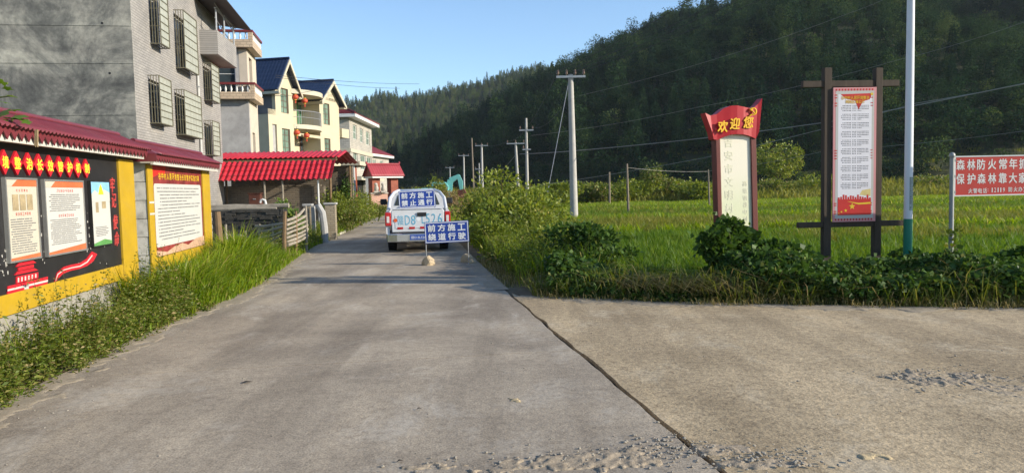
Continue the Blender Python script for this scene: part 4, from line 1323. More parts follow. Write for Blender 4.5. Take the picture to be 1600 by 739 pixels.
# lanterns hanging in the recess
MLANT = M('red_lantern_silk', (0.50, 0.07, 0.035), 0.5, 0.15, 8, 0.1, 30)
def lantern(px, py, off, txt):
    x, z = q3(px, py, off)
    m = Matrix.Translation(h3.location) @ Matrix.Rotation(h3.rotation_euler.z, 4, 'Z')
    c = m @ Vector((x, off, z))
    t = thing('red_lantern', txt, 'lantern', c, 0.0, 'red lanterns on the yellow villa')
    r = .215
    n = 12
    mb = MB()
    prof = [(.06, -.17), (.14, -.14), (.2, -.07), (.215, 0), (.2, .07), (.14, .14), (.06, .17)]
    mb.lathe((0, 0, 0), prof, 16)
    part('lantern_body', mb, MLANT, t, smooth='all')
    part('lantern_cap', MB().lathe((0, 0, .165), [(.09, 0), (.09, .035)], 12), MGOLD, t)
    part('lantern_cap', MB().lathe((0, 0, -.2), [(.09, 0), (.09, .035)], 12), MGOLD, t)
    part('tassel', MB().lathe((0, 0, -.42), [(.05, 0), (.035, .18), (.012, .22)], 8), MLANT, t)
    part('cord', MB().tube([(0, 0, .2), (0, 0, .42)], .008, 5), MDARK, t)
lantern(461.5, 152, -.15, 'red lantern beside the villa upper door, nearest the left gable')
lantern(476, 158, -.35, 'red lantern right of the villa upper green door')
lantern(464, 207.5, -.15, 'red lantern beside the villa lower door, below the balcony left end')
lantern(479, 212, -.35, 'red lantern right of the villa lower door, under the balcony')

# ---- house 4: grey block house with dark red hipped roof
MTILE4 = M_tiles('grey_rubble_tiles', 0.42, 0.16, (0.56, 0.53, 0.47), (0.43, 0.41, 0.365), (0.30, 0.28, 0.25), 'auto', 0.6, 0.10, grime=(0.33, 0.31, 0.27))
MRED4 = M('dark_red_roof_tile', (0.15, 0.022, 0.025), 0.45, 0.25, 2, 0.1)
MREDB = M('brick_red_tile_cladding', (0.24, 0.06, 0.03), 0.6, 0.2, 3, 0.2, 30)
Y4 = 70.0
p0 = at(549.5, 300, Y4)
h4 = thing('grey_house', 'grey stone clad house with dark red hipped roof beyond the villa', 'house', (p0.x, p0.y, 0), R(90.0))
def q4(px, py, off=0.0): return hit(h4, px, py, off)
x4 = q4(581.5, 240)[0]
z4 = q4(550, 186)[1]
D4 = 9.5
wins = []
for a, b, t, bo in ((551.6, 557.5, 195.5, 218), (562.5, 567.5, 201.5, 223), (572, 577.5, 206, 227), (552.5, 559, 238.5, 262.5), (563.5, 571.5, 243, 265.5), (573.5, 581, 246, 266)):
    wins.append((q4(a, (t + bo) / 2)[0], q4(b, (t + bo) / 2)[0], q4((a + b) / 2, bo)[1], q4((a + b) / 2, t)[1]))
door4 = (q4(556, 285)[0], q4(571, 285)[0], 0.0, q4(560, 282)[1])
part('wall', wall_with_openings(0, x4, 0, z4, 0, .24, wins + [door4]), MTILE4, h4)
e_w = [hitx(h4, 523, 192) + hitx(h4, 530, 203), hitx(h4, 524, 217) + hitx(h4, 533, 250)]
holes4 = [(min(a[0], a[2]), max(a[0], a[2]), min(a[1], a[3]), max(a[1], a[3])) for a in e_w]
part('wall', swapxy(wall_with_openings(.241, D4, 0, z4, 0, .24, holes4)), MTILE4, h4)
part('wall', B(x4 - .24, x4, .241, D4, 0, z4), MTILE4, h4)
part('wall', B(.241, x4 - .241, D4 - .24, D4, 0, z4), MTILE4, h4)
zb4 = q4(552, 233)[1]
part('storey_band', MB().box(-.06, x4 + .06, -.08, -.001, zb4 - .35, zb4).box(-.08, -.001, -.0, D4, zb4 - .35, zb4), MTRIM, h4)
zb5 = q4(552, 276)[1]
part('storey_band', MB().box(-.06, x4 + 1.2, -1.0, -.001, zb5 - .35, zb5), MTRIM, h4)
part('porch_back', B(door4[0], door4[1], .3, .35, 0, door4[3]), MDARK, h4)
for wdw in wins:
    window(h4, *wdw, .10, MFRAME, MGLASSG, 2, 2, .07)
for a in holes4:
    o = part('window', swapxy(MB().box(a[0], a[1], .10, .14, a[2], a[3])), MGLASS, h4)
    mb = MB()
    for t in (0, .33, .66, 1):
        c = a[0] + (a[1] - a[0] - .09) * t
        mb.box(c, c + .09, .05, .098, a[2], a[3])
    part('frame', swapxy(mb), MFRAME, o)
OV = .75
part('eave', B(-OV, x4 + OV, -OV, D4 + OV, z4 + .001, z4 + .30), MFRAME, h4, label='white eave board')
zr4 = q4(549, 173)[1] + .3
rx0, rx1 = 3.0, x4 - 3.0
rv = [(-OV, -OV, z4 + .30), (x4 + OV, -OV, z4 + .30), (x4 + OV, D4 + OV, z4 + .30), (-OV, D4 + OV, z4 + .30), (rx0, D4 / 2, zr4 + 1.9), (rx1, D4 / 2, zr4 + 1.9)]
def slope_sheet(a, b, c, d, pitch, amp):
    """quad a-b (eave) to d-c (ridge) with rolls along the fall"""
    a, b, c, d = map(Vector, (a, b, c, d))
    nrm = (b - a).cross(d - a).normalized()
    if nrm.z < 0: nrm = -nrm
    n = max(4, int((b - a).length / pitch)) * 4
    def P(u, v):
        e, r = a.lerp(b, u), d.lerp(c, u)
        s = (b - a).length * u
        return e.lerp(r, v) + nrm * (amp * abs(math.sin(math.pi * s / pitch)) + .02)
    return MB().sheet(P, n, 5, .05, nrm)
rf = part('roof', slope_sheet(rv[0], rv[1], rv[5], rv[4], .3, .05), MRED4, h4, smooth='all')
part('roof', slope_sheet(rv[3], rv[0], rv[4], rv[4], .3, .05), MRED4, h4, smooth='all')
part('roof', slope_sheet(rv[2], rv[3], rv[4], rv[5], .3, .05), MRED4, h4, smooth='all')
part('roof', slope_sheet(rv[1], rv[2], rv[5], rv[5], .3, .05), MRED4, h4, smooth='all')
for a, b in ((0, 4), (3, 4), (1, 5), (2, 5), (4, 5)):
    part('ridge_cap', MB().tube([Vector(rv[a]) + Vector((0, 0, .05)), Vector(rv[b]) + Vector((0, 0, .08))], .11, 8), MRED4, rf, smooth=True)
# porch in front of the near end
pm = Matrix.Translation(h4.location) @ Matrix.Rotation(h4.rotation_euler.z, 4, 'Z')
Yp = 62.0
a, b = at(527, 254, Yp), at(563, 252, Yp)
pc = thing('porch', 'small porch with pale flat roof and brown tiled pillar before the grey house', 'porch', (a.x, a.y, 0), 0)
pw = b.x - a.x
zp0, zp1 = at(540, 259, Yp).z, at(540, 252.5, Yp).z
part('flat_roof', B(0, pw, -.2, 5, zp0, zp1), MTRIM, pc, bevel=.02)
c = at(545, 280, Yp).x - a.x
part('pillar', B(c - .9, c + .5, .2, .9, 0, zp0), MREDB, pc, label='brown tiled pillar')
c = at(552, 280, Yp).x - a.x
part('post', B(c - .14, c + .14, -.1, .16, 0, zp0), MFRAME, pc, label='white post')
part('post', B(pw - .4, pw - .15, 4, 4.3, 0, zp0), MFRAME, pc)

# ---- house 5: low house with red hipped roof behind
Y5 = 96.0
p0 = at(580, 300, Y5)
h5 = thing('far_house', 'small pale house with red hipped roof behind the gateway', 'house', (p0.x, p0.y, 0), R(82.0))
def q5(px, py, off=0.0): return hit(h5, px, py, off)
z5 = q5(585, 245)[1]
x5 = 8.0
wz = (1.0, 2.2, q5(588, 262)[1], q5(588, 250)[1])
part('wall', wall_with_openings(-6, x5, 0, z5, 0, .24, [wz, (4, 5.4, wz[2], wz[3])]), MTILE4, h5)
part('wall', B(-6, -5.76, .241, 7, 0, z5), MTILE4, h5)
part('wall', B(x5 - .24, x5, .241, 7, 0, z5), MTILE4, h5)
part('wall', B(-5.75, x5 - .25, 6.76, 7, 0, z5), MTILE4, h5)
window(h5, *wz, .1, MFRAME, MGLASSG, 2, 2, .08)
window(h5, 4, 5.4, wz[2], wz[3], .1, MFRAME, MGLASSG, 2, 2, .08)
part('eave', B(-6.6, x5 + .6, -.6, 7.6, z5 + .001, z5 + .3), MFRAME, h5)
zz = z5 + .3
rv = [(-6.6, -.6, zz), (x5 + .6, -.6, zz), (x5 + .6, 7.6, zz), (-6.6, 7.6, zz), (-3, 3.5, zz + 2.2), (x5 - 3, 3.5, zz + 2.2)]
for a, b, c, d in ((0, 1, 5, 4), (3, 0, 4, 4), (2, 3, 4, 5), (1, 2, 5, 5)):
    part('roof', slope_sheet(rv[a], rv[b], rv[c], rv[d], .3, .05), MRED4, h5, smooth='all')

# ---- gateway with red roof
MREDR = M('bright_maroon_roof', (0.30, 0.045, 0.055), 0.5, 0.15, 2, 0.1)
MPINK = M('pink_wall_paint', (0.52, 0.30, 0.23), 0.8, 0.12, 3, 0.1, dirt=(0.4, 0.3, 0.22), dirt_amt=0.4)
MSTONE = M('pale_carved_stone', (0.42, 0.38, 0.33), 0.85, 0.2, 4, 0.4, 25)
Yg = 60.0
a = at(586, 300, Yg)
gw = thing('gateway', 'courtyard gateway with maroon gabled roof on two brown tiled pillars', 'gateway', (a.x, a.y, 0), R(38))
g0, g1 = 0.0, 2.1
zg = at(600, 276, Yg).z; zga = at(595, 257, Yg).z
part('pillar', B(-.4, .3, -.35, .35, 0, zg - .12), MREDB, gw)
part('pillar', B(1.3, 1.95, -.35, .35, 0, zg - .12), MREDB, gw)
part('eave', B(-.6, 2.2, -.8, .8, zg - .119, zg), MFRAME, gw)
part('gable_wall', MB().prism([(-.75, zg + .001), (.75, zg + .001), (0, zga - .1)], 'x', -.55, 2.15), MREDB, gw)
for s in (-1, 1):
    part('roof', slope_sheet((-.7, s * .85, zg + .02), (2.3, s * .85, zg + .02), (2.3, 0, zga), (-.7, 0, zga), .22, .03), MREDR, gw, smooth='all')
part('ridge_cap', MB().tube([(-.7, 0, zga + .05), (2.3, 0, zga + .05)], .07, 8), MREDR, gw, smooth=True)
for x in (-.7, 2.3):
    part('ridge_ornament', MB().lathe((x, 0, zga + .05), [(.07, 0), (.09, .08), (.04, .2)], 8), MREDR, gw)
b = at(591, 305, 57.0)
lw = thing('courtyard_wall', 'low pink painted courtyard wall in front of the gateway', 'wall', (b.x, b.y, 0), R(25))
part('wall', B(-.55, .75, 0, .25, 0, at(590, 303, 57).z), MPINK, lw)
part('coping', B(-.6, .8, -.06, .31, at(590, 303, 57).z + .001, at(590, 303, 57).z + .09), MSTONE, lw)
for px, py, tx in ((588.5, 293, 'pale carved stone lion on the low pink wall, beside the pillar foot'), (599.5, 296, 'pale carved stone lion at the right end of the low pink wall')):
    c = at(px, 303, 57.0)
    st = thing('stone_lion', tx, 'statue', (c.x, c.y, at(590, 303, 57).z + .09), R(200), 'stone lions by the gateway')
    mb = MB().lathe((0, 0, .12), [(.16, 0), (.2, .1), (.18, .25), (.13, .38), (.1, .44)], 10)
    part('body', mb, MSTONE, st, smooth=True)
    part('plinth', B(-.22, .22, -.22, .22, 0, .12), MSTONE, st)
    part('head', MB().lathe((0.03, -.05, .5), [(.05, 0), (.13, .06), (.15, .14), (.11, .22), (.04, .26)], 10), MSTONE, st, smooth=True)
    part('muzzle', B(-.05, .09, -.22, -.12, .56, .66), MSTONE, st, bevel=.02)
    for s in (-1, 1):
        part('foreleg', MB().tube([(s * .09, -.12, .38), (s * .1, -.17, .12)], [.05, .06], 7), MSTONE, st)
# ================================================================== shed, walls and fence in the yard
MREDS = M('red_pressed_roof_sheet', (0.43, 0.02, 0.032), 0.5, 0.18, 2, 0.08, 30, spec=0.3, dirt=(0.24, 0.05, 0.045), dirt_amt=0.6)
MOLDBR = M_tiles('old_brickwork', 0.26, 0.075, (0.26, 0.215, 0.16), (0.20, 0.165, 0.125), (0.13, 0.11, 0.085), 'xz', 0.8, 0.16, grime=(0.12, 0.10, 0.075))
MOLDWOOD = M('weathered_grey_wood', (0.27, 0.235, 0.185), 0.9, 0.3, 4, 0.5, 40, dirt=(0.12, 0.10, 0.075), dirt_amt=0.5)
MTIMBER = M('brown_timber', (0.17, 0.11, 0.06), 0.85, 0.3, 5, 0.4, 40)
MRUST = M('rusty_brown_paint', (0.10, 0.035, 0.022), 0.7, 0.35, 4, 0.2)
Ys = 29.6
a = at(346, 300, Ys); b = at(531, 300, Ys)
shed = thing('red_roofed_shed', 'low open shed with two tiers of bright red sheet roofing over brick wall', 'shed', (a.x, a.y, 0), R(1.5))
SL = (b.x - a.x)
zt = at(440, 237, 31.2).z; zf = at(440, 247, 29.6).z
part('upper_roof', corrugated(-1.2, SL, -.1, zf, 1.7, zt, .20, .03), MREDS, shed, smooth='all')
part('upper_roof', corrugated(-1.2, SL, 4.4, zf - .1, 1.75, zt - .02, .20, .03), MREDS, shed, smooth='all')
def pressed(x0, x1, ya, za, yb, zb, pitch, course):
    """pressed tile-effect sheet: rolls along the fall, steps across it"""
    n = int((x1 - x0) / pitch) * 6
    ln = math.hypot(yb - ya, zb - za)
    nc = max(2, int(round(ln / course)))
    d = Vector((0, -(zb - za), (yb - ya))).normalized()
    if d.y > 0: d = -d
    rows = []
    for k in range(nc):
        rows += [(k / nc, .045), ((k + .92) / nc, .012)]
    rows.append((1, .0))
    def P(u, v):
        i = int(round(v * (len(rows) - 1)))
        t, st = rows[i]
        x = x0 + (x1 - x0) * u
        w = .03 * math.sin(2 * math.pi * (x - x0) / pitch) + st
        return (x, ya + (yb - ya) * t + d.y * w, za + (zb - za) * t + d.z * w)
    return MB().sheet(P, n, len(rows) - 1, .008, d)
z1 = at(440, 251.5, 29.3).z; z0 = at(440, 282, 28.5).z
part('lower_roof', pressed(-.25, SL - .1, -1.15, z0, -.2, z1, .21, .30), MREDS, shed, smooth=True)
part('purlin', B(-.3, SL - .1, -.08, .0, z1 - .02, z1 + .06), MTIMBER, shed)
part('purlin', B(-1.1, SL - .1, .0, .08, zf - .12, zf - .04), MTIMBER, shed)
for k in range(7):
    x = .2 + (SL - .6) * k / 6
    part('rafter', MB().tube([(x, -1.05, z0 - .04), (x, 1.7, zt - .12)], .035, 6), MTIMBER, shed)
for px in (412, 440, 495.5):
    x = at(px, 300, 28.6).x - a.x
    part('post', MB().tube([(x, -1.02, 0), (x, -1.02, z0 - .01)], .04 if px < 490 else .035, 8), MOLDWOOD if px < 490 else MFRAME, shed, smooth=True)
for x in (.2, SL - .4):
    part('post', MB().tube([(x, .02, 0), (x, .02, zf - .1)], .05, 8), MTIMBER, shed, smooth=True)
    part('post', MB().tube([(x, 4.2, 0), (x, 4.2, zf - .2)], .05, 8), MTIMBER, shed, smooth=True)
part('back_wall', B(-1.1, SL - .3, 4.3, 4.5, 0, zf - .2), MOLDBR, shed)
# brick wall under the shed roof
bw_a = at(330, 300, 29.9)
bw = thing('brick_wall', 'old grey brown brick wall under the red shed roof', 'wall', (bw_a.x, bw_a.y, 0), R(1.5))
bwL = at(503, 300, 29.9).x - bw_a.x
ztop = at(470, 291.5, 29.9).z
part('wall', B(0, bwL, 0, .24, 0, ztop), MOLDBR, bw)
me = None
for k in range(int(bwL / .26)):
    x = k * .26
    if me is None:
        o = part('coping_brick', B(0.006, .25, -.03, .26, ztop + .002, ztop + .065), MOLDBR, bw, bevel=.006); me = o.data
    else:
        o = bpy.data.objects.new('coping_brick', me); COL.objects.link(o); o.parent = bw
    o.location = (x, random.uniform(-.01, .01), random.uniform(0, .006))
part('end_pier', B(bwL - .42, bwL + .06, -.06, .30, 0, ztop - .001), MOLDBR, bw)
pl = at(337, 305, 29.7)
tag(part('white_plate', B(pl.x - .13, pl.x + .13, pl.y + .02, pl.y + .05, pl.z - .1, pl.z + .1), MFRAME), 'small white plate fixed to the old brick wall', 'plate')
# rusty box and pipe in the yard
c = at(398, 320, 26.0)
bx = thing('rusty_cabinet', 'rusty brown cabinet standing before the brick wall', 'cabinet', (c.x, c.y, 0), R(4))
zc0, zc1 = at(398, 320, 26).z - .3, at(398, 303, 26).z
part('body', B(-.2, .2, 0, .3, 0, zc1), MRUST, bx, bevel=.01)
part('lid', B(-.23, .23, -.03, .33, zc1 + .001, zc1 + .03), MRUST, bx)
part('handle', B(-.05, .05, -.03, -.001, zc1 - .2, zc1 - .17), MSTEEL, bx)
c = at(413, 322, 24.0)
wp = thing('white_water_pipe', 'white bent water pipe standing beside the rusty cabinet', 'pipe', (c.x, c.y, 0), 0)
zz = at(413, 312, 24).z
part('pipe', MB().tube([(0.05, 0, 0), (.05, 0, zz - .12), (.03, 0, zz - .03), (-.04, 0, zz), (-.1, 0, zz - .02), (-.13, 0, zz - .1)], .04, 8), MFRAME, wp, smooth=True)
part('collar', MB().lathe((.05, 0, zz - .2), [(.055, 0), (.055, .06)], 10), MFRAME, wp)
# ---- low dark stacked stone wall nearer the road
Yw = 20.5
a2 = at(329, 300, Yw); b2 = at(441, 300, Yw)
sw = thing('stacked_stone_wall', 'low dark stacked stone wall with a pale log coping behind the fence', 'wall', (a2.x, a2.y, 0), R(1))
SWL = b2.x - a2.x
zc = at(390, 326, Yw).z
MDSTONE = M('dark_slab_stone', (0.055, 0.05, 0.042), 0.9, 0.4, 5, 0.6, 30)
core = part('core', B(0, SWL, .06, .40, 0, zc - .03), MDARK, sw)
rr = random.Random(5)
z = 0.0
sm = []
while z < zc - .06:
    hh = rr.uniform(.045, .08)
    x = rr.uniform(-.2, 0)
    while x < SWL:
        ww = rr.uniform(.18, .45)
        x0_, x1_ = max(0, x), min(SWL, x + ww)
        if x1_ - x0_ > .05:
            d = rr.uniform(-.03, .03)
            part('stone_slab', B(x0_ + .006, x1_ - .006, d, .10, z + .004, min(z + hh, zc - .03)), MDSTONE, sw)
        x += ww
    z += hh
part('log_coping', MB().tube([(-.1, .2, zc + .02), (SWL * .3, .18, zc + .05), (SWL * .6, .21, zc + .03), (SWL + .1, .2, zc + .06)], [.09, .085, .08, .07], 9), MOLDWOOD, sw, smooth=True)
part('log_coping', MB().tube([(-.1, .05, zc - .02), (SWL * .5, .03, zc + .0), (SWL * .9, .05, zc - .01)], [.06, .055, .04], 8), MOLDWOOD, sw, smooth=True)
# ---- rail fence of split wood
def fence(name, label, Yf0, Yf1, rails, posts, jit=.02):
    p0 = at(rails[0][0][0], 380, Yf0)
    t = thing(name, label, 'fence', (p0.x, p0.y, 0), 0, 'old split wood fences')
    xs = [p[0] for r_ in rails for p in r_]
    lo, hi = min(xs), max(xs)
    def P(px, py):
        Y = Yf0 + (Yf1 - Yf0) * (px - lo) / (hi - lo)
        v = at(px, py, Y)
        return Vector((v.x - p0.x, v.y - p0.y + random.uniform(-jit, jit), v.z))
    for r_ in rails:
        pts = [P(*p) for p in r_]
        mb = MB()
        # flat split rail: a squashed tube
        rs = [random.uniform(.030, .045) for _ in pts]
        mb.tube(pts, rs, 7)
        part('rail', mb, MOLDWOOD, t, smooth=True)
    for px, pt, pb, r0, mt in posts:
        v0, v1 = P(px, pb), P(px + random.uniform(-1, 1), pt)
        v0.z = -.05
        part('stake', MB().tube([v0, v0.lerp(v1, .5) + Vector((random.uniform(-.02, .02), 0, 0)), v1], [r0 * 1.1, r0, r0 * .85], 7), mt, t, smooth=True)
    return t
fence('wood_fence', 'grey split wood fence rails half hidden in grass before the stone wall', 18.6, 18.9,
      [[(351, 366), (362, 368), (375, 368), (391, 372)], [(353, 378), (366, 376), (380, 381), (392, 380)]],
      [(354, 360, 392, .035, MOLDWOOD), (384, 361, 392, .03, MOLDWOOD)])
fence('wood_fence', 'grey split wood fence of four rails between two brown stakes', 18.6, 18.3,
      [[(399, 354), (412, 354), (426, 352), (444, 349)], [(402, 362), (418, 361), (430, 358), (443, 354)], [(404, 373), (418, 369), (430, 367), (442, 361)], [(402, 383), (414, 381), (426, 377), (440, 367)], [(404, 390), (420, 385), (432, 380)]],
      [(444, 330, 395, .055, MTIMBER), (406, 350, 394, .03, MOLDWOOD), (427, 349, 392, .03, MOLDWOOD)])
fence('wood_fence', 'grey split wood fence of seven rails bowing up beside the brick gate pier', 18.4, 20.5,
      [[(447, 345), (457, 342), (467, 336), (475, 327)], [(447, 352), (458, 348), (468, 343), (478, 337)], [(447, 359), (458, 355), (469, 350), (480, 345)], [(447, 366), (458, 361), (470, 357), (480, 352)], [(447, 372), (459, 368), (470, 364), (481, 358)], [(448, 378), (460, 374), (471, 369), (480, 364)], [(449, 383), (462, 379), (473, 374), (480, 368)]],
      [(462, 330, 388, .035, MTIMBER), (478, 322, 378, .04, MOLDWOOD)])
v = at(342, 380, 17.6)
tp = thing('timber_post', 'thick brown timber post beside the white notice board', 'post', (v.x, v.y, 0), 0)
zz = at(342, 331, 17.6).z
part('post', MB().tube([(0, 0, -.1), (.01, 0, zz * .5), (-.01, .01, zz)], [.10, .09, .075], 9), MTIMBER, tp, smooth=True)
part('prop', MB().tube([(.12, .05, -.05), (.16, .06, zz * .75)], [.04, .03], 7), MOLDWOOD, tp, smooth=True)
# ---- gate piers and bent concrete post at the roadside
MPIER = M_tiles('pale_brick_pier', 0.24, 0.075, (0.40, 0.34, 0.25), (0.33, 0.28, 0.20), (0.24, 0.2, 0.15), 'auto', 0.7, 0.14, grime=(0.2, 0.17, 0.12))
def pier(px0, px1, pyt, Y, label):
    a, b = at(px0, 340, Y), at(px1, 340, Y)
    t = thing('brick_pier', label, 'pier', ((a.x + b.x) / 2, a.y, 0), R(6), 'brick piers by the yard gate')
    w = (b.x - a.x) / 2
    z = at((px0 + px1) / 2, pyt, Y).z
    part('shaft', B(-w, w, 0, .36, -.05, z), MPIER, t, bevel=.01)
    part('cap', B(-w - .04, w + .04, -.04, .40, z + .001, z + .07), MCONC, t, bevel=.012)
pier(475, 486, 322, 24.5, 'pale brick gate pier at the end of the bowed fence')
pier(508, 524, 320, 25.5, 'wider pale brick gate pier beside the bent concrete post')
v = at(502, 348, 24.2)
bp = thing('bent_concrete_post', 'bent grey concrete post leaning between the brick piers', 'post', (v.x, v.y, 0), 0)
zz = at(500, 321, 24.2).z
part('post', MB().tube([(.10, 0, -.05), (.09, 0, zz * .4), (.04, 0, zz * .8), (-.08, 0, zz), (-.16, 0, zz - .05)], [.12, .12, .115, .10, .07], 9), MCONC, bp, smooth=True)
v = at(490, 345, 24.4)
bp2 = thing('concrete_post', 'straight grey concrete post beside the first brick pier', 'post', (v.x, v.y, 0), 0)
zz = at(488, 322, 24.4).z
part('post', B(-.06, .06, -.06, .06, -.05, zz), MCONC, bp2, bevel=.01)
part('hook', MB().tube([(.06, 0, zz - .1), (.12, 0, zz - .08), (.16, 0, zz - .16)], .012, 5), MSTEEL, bp2)
# pale slab leading into the yard
pts = [on_ground(519, 371), on_ground(543, 361.5), on_ground(530, 357), on_ground(514, 358)]
tag(part('driveway_slab', MB().prism([(p.x, p.y) for p in pts], 'z', -.05, .06), M('pale_driveway_concrete', (0.42, 0.38, 0.32), 0.9, 0.15, 2, 0.3, 30)), 'small pale concrete ramp from the road into the yard', 'driveway', kind='structure')
# ================================================================== pickup, road signs, stones
MPAINT = M('silver_white_car_paint', (0.60, 0.61, 0.63), 0.28, 0.03, 2, 0.0, spec=0.5, coat=0.5, dirt=(0.33, 0.30, 0.25), dirt_amt=0.25)
MRUBBER = M('tyre_rubber', (0.018, 0.018, 0.018), 0.85, 0.3, 20, 0.3, 60, dirt=(0.10, 0.085, 0.065), dirt_amt=0.5)
MRIM = M('grey_wheel_rim', (0.35, 0.35, 0.36), 0.35, 0.1, 6, 0, metal=0.7)
MPLAST = M('black_plastic', (0.02, 0.02, 0.021), 0.5, 0.2, 8, 0.1)
MCHROME = M('dull_chrome', (0.62, 0.62, 0.62), 0.22, 0.05, 6, 0, metal=0.85)
MLAMP = M('red_lamp_lens', (0.42, 0.012, 0.015), 0.15, 0.15, 9, 0, spec=0.6, coat=0.5)
MLAMPW = M('white_lamp_lens', (0.62, 0.58, 0.55), 0.15, 0.1, 9, 0, spec=0.6)
MBLUEL = M('blue_vinyl_lettering', (0.12, 0.36, 0.50), 0.5, 0.15, 9, 0)
MORNG = M('orange_red_sticker', (0.60, 0.10, 0.03), 0.5, 0.1, 9, 0)
MSIGNB = M('blue_sign_sheet', (0.018, 0.055, 0.30), 0.4, 0.08, 4, 0.0, spec=0.4)
MSIGNW = M('white_sign_film', (0.68, 0.70, 0.72), 0.45, 0.04, 4, 0.0)
MPLATEB = M('blue_number_plate', (0.03, 0.08, 0.34), 0.4, 0.08, 6, 0)
Yt = on_ground(612, 395).y + .05
cL, cR = at(604, 380, Yt), at(704, 380, Yt)
TWD = (cR.x - cL.x)
tk = thing('pickup_truck', 'silver white pickup parked on the road with a blue sign on its tailgate', 'pickup truck', ((cL.x + cR.x) / 2, Yt, 0), R(7.6))
hw = TWD / 2 / math.cos(R(7.6)) * 1.0
def zt_(py): return at(655, py, Yt).z
ztg1, ztg0 = zt_(327), zt_(362)       # tailgate top and bottom
# local frame: x right, y forward (away), rear face y = 0
def loop_sheet(secs, name, mat, parent, smooth=True):
    """skin through closed cross sections [(y, [(x,z)...])]"""
    n = len(secs[0][1])
    mb = MB()
    vs = [(x, y, z) for y, ps in secs for x, z in ps]
    fs = [(i * n + k, i * n + (k + 1) % n, (i + 1) * n + (k + 1) % n, (i + 1) * n + k) for i in range(len(secs) - 1) for k in range(n)]
    fs += [tuple(range(n))[::-1], tuple(range((len(secs) - 1) * n, len(secs) * n))]
    mb.add(vs, fs)
    return part(name, mb, mat, parent, smooth=smooth)
zs = ztg1
sill = .46
# bed sides
for s in (-1, 1):
    def sec(w):
        return [(s * (hw - .09), sill), (s * (hw - .02) * 1, sill + .05), (s * hw * w, zs - .35), (s * (hw - .015) * w, zs - .06), (s * (hw - .05), zs), (s * (hw - .11), zs), (s * (hw - .11), sill)]
    loop_sheet([(.03, sec(.985)), (.10, sec(1)), (1.75, sec(1))], 'bed_side', MPAINT, tk)
part('bed_floor', B(-hw + .112, hw - .112, .06, 1.75, sill + .02, sill + .06), MPLAST, tk)
part('bed_front', B(-hw + .112, hw - .112, 1.68, 1.75, sill + .061, zs - .02), MPAINT, tk)
# tailgate with a pressed panel and handle
tg = part('tailgate', MB().prism([(-hw + .17, ztg0), (hw - .17, ztg0), (hw - .16, ztg1 - .04), (hw - .20, ztg1), (-hw + .20, ztg1), (-hw + .16, ztg1 - .04)], 'y', -.02, .055), MPAINT, tk, bevel=.018)
part('pressed_panel', B(-hw + .26, hw - .26, -.028, -.0205, ztg0 + .10, ztg1 - .16), MPAINT, tg, bevel=.006)
part('tailgate_lip', B(-hw + .2, hw - .2, -.045, .05, ztg1 + .001, ztg1 + .03), MPAINT, tg, bevel=.012)
hdx = at(659, 335, Yt).x - tk.location.x
part('tailgate_handle', B(hdx - .12, hdx + .12, -.05, -.021, zt_(338), zt_(332)), MPLAST, tg, bevel=.008)
def zx(px): return (px - 653.5) / 100.0 * TWD
zl = zt_(343.5); hl = zt_(336) - zt_(351)
for body, px, w in (('赣', 626.5, 10), ('D', 637.5, 8), ('8', 646.5, 7)):
    part('lettering', letters(body, zx(px), zl, zx(653.5 + w), hl * 1.0, -.0295, .0, .01), MBLUEL, tg)
for body, px, w in (('L', 662, 5), ('5', 669, 6), ('2', 678, 6.5), ('6', 688, 7)):
    part('lettering', letters(body, zx(px), zl + .03, zx(653.5 + w), hl * 1.0, -.0295, .0, .01), MBLUEL, tg)
part('round_sticker', MB().tube([(zx(619), -.0295, zl), (zx(619), -.031, zl)], .05, 16), MORNG, tg)
part('round_badge', MB().tube([(zx(654), -.0295, zl + .02), (zx(654), -.033, zl + .02)], .055, 16), MSIGNW, tg)
for k, px in enumerate((626, 644, 661, 680)):
    part('reflector_strip', B(zx(px - 4.5), zx(px + 4.5), -.030, -.0285, zt_(357.5), zt_(354)), MLAMP if k % 2 == 0 else MLAMP, tg)
# tail lamps
for s in (-1, 1):
    x0, x1 = sorted((s * (hw - .155), s * (hw + .004)))
    lp = part('tail_lamp', B(x0, x1, -.025, .12, zt_(352), zt_(331)), MLAMP, tk, bevel=.02)
    part('lamp_lens', B(x0 + .045, x1 - .045, -.032, -.0255, zt_(347), zt_(337)), MLAMPW, lp, bevel=.004)
# bumper
zb1_, zb0_ = zt_(364), zt_(377)
bp_ = part('rear_bumper', MB().prism([(-hw + .01, .12), (-hw + .05, -.10), (-hw + .3, -.17), (hw - .3, -.17), (hw - .05, -.10), (hw - .01, .12)], 'z', zb0_, zb1_), MCHROME, tk, bevel=.025)
part('step_pad', B(-.42, .42, -.175, .0, zb1_ + .001, zb1_ + .012), MPLAST, bp_)
npl = part('number_plate', B(-.22, .22, -.192, -.172, zt_(374), zt_(366)), MPLATEB, bp_, bevel=.004)
part('lettering', letters('赣D·8L526', 0, (zt_(374) + zt_(366)) / 2, .38, .08, -.194, 0, .005), MSIGNW, bp_)
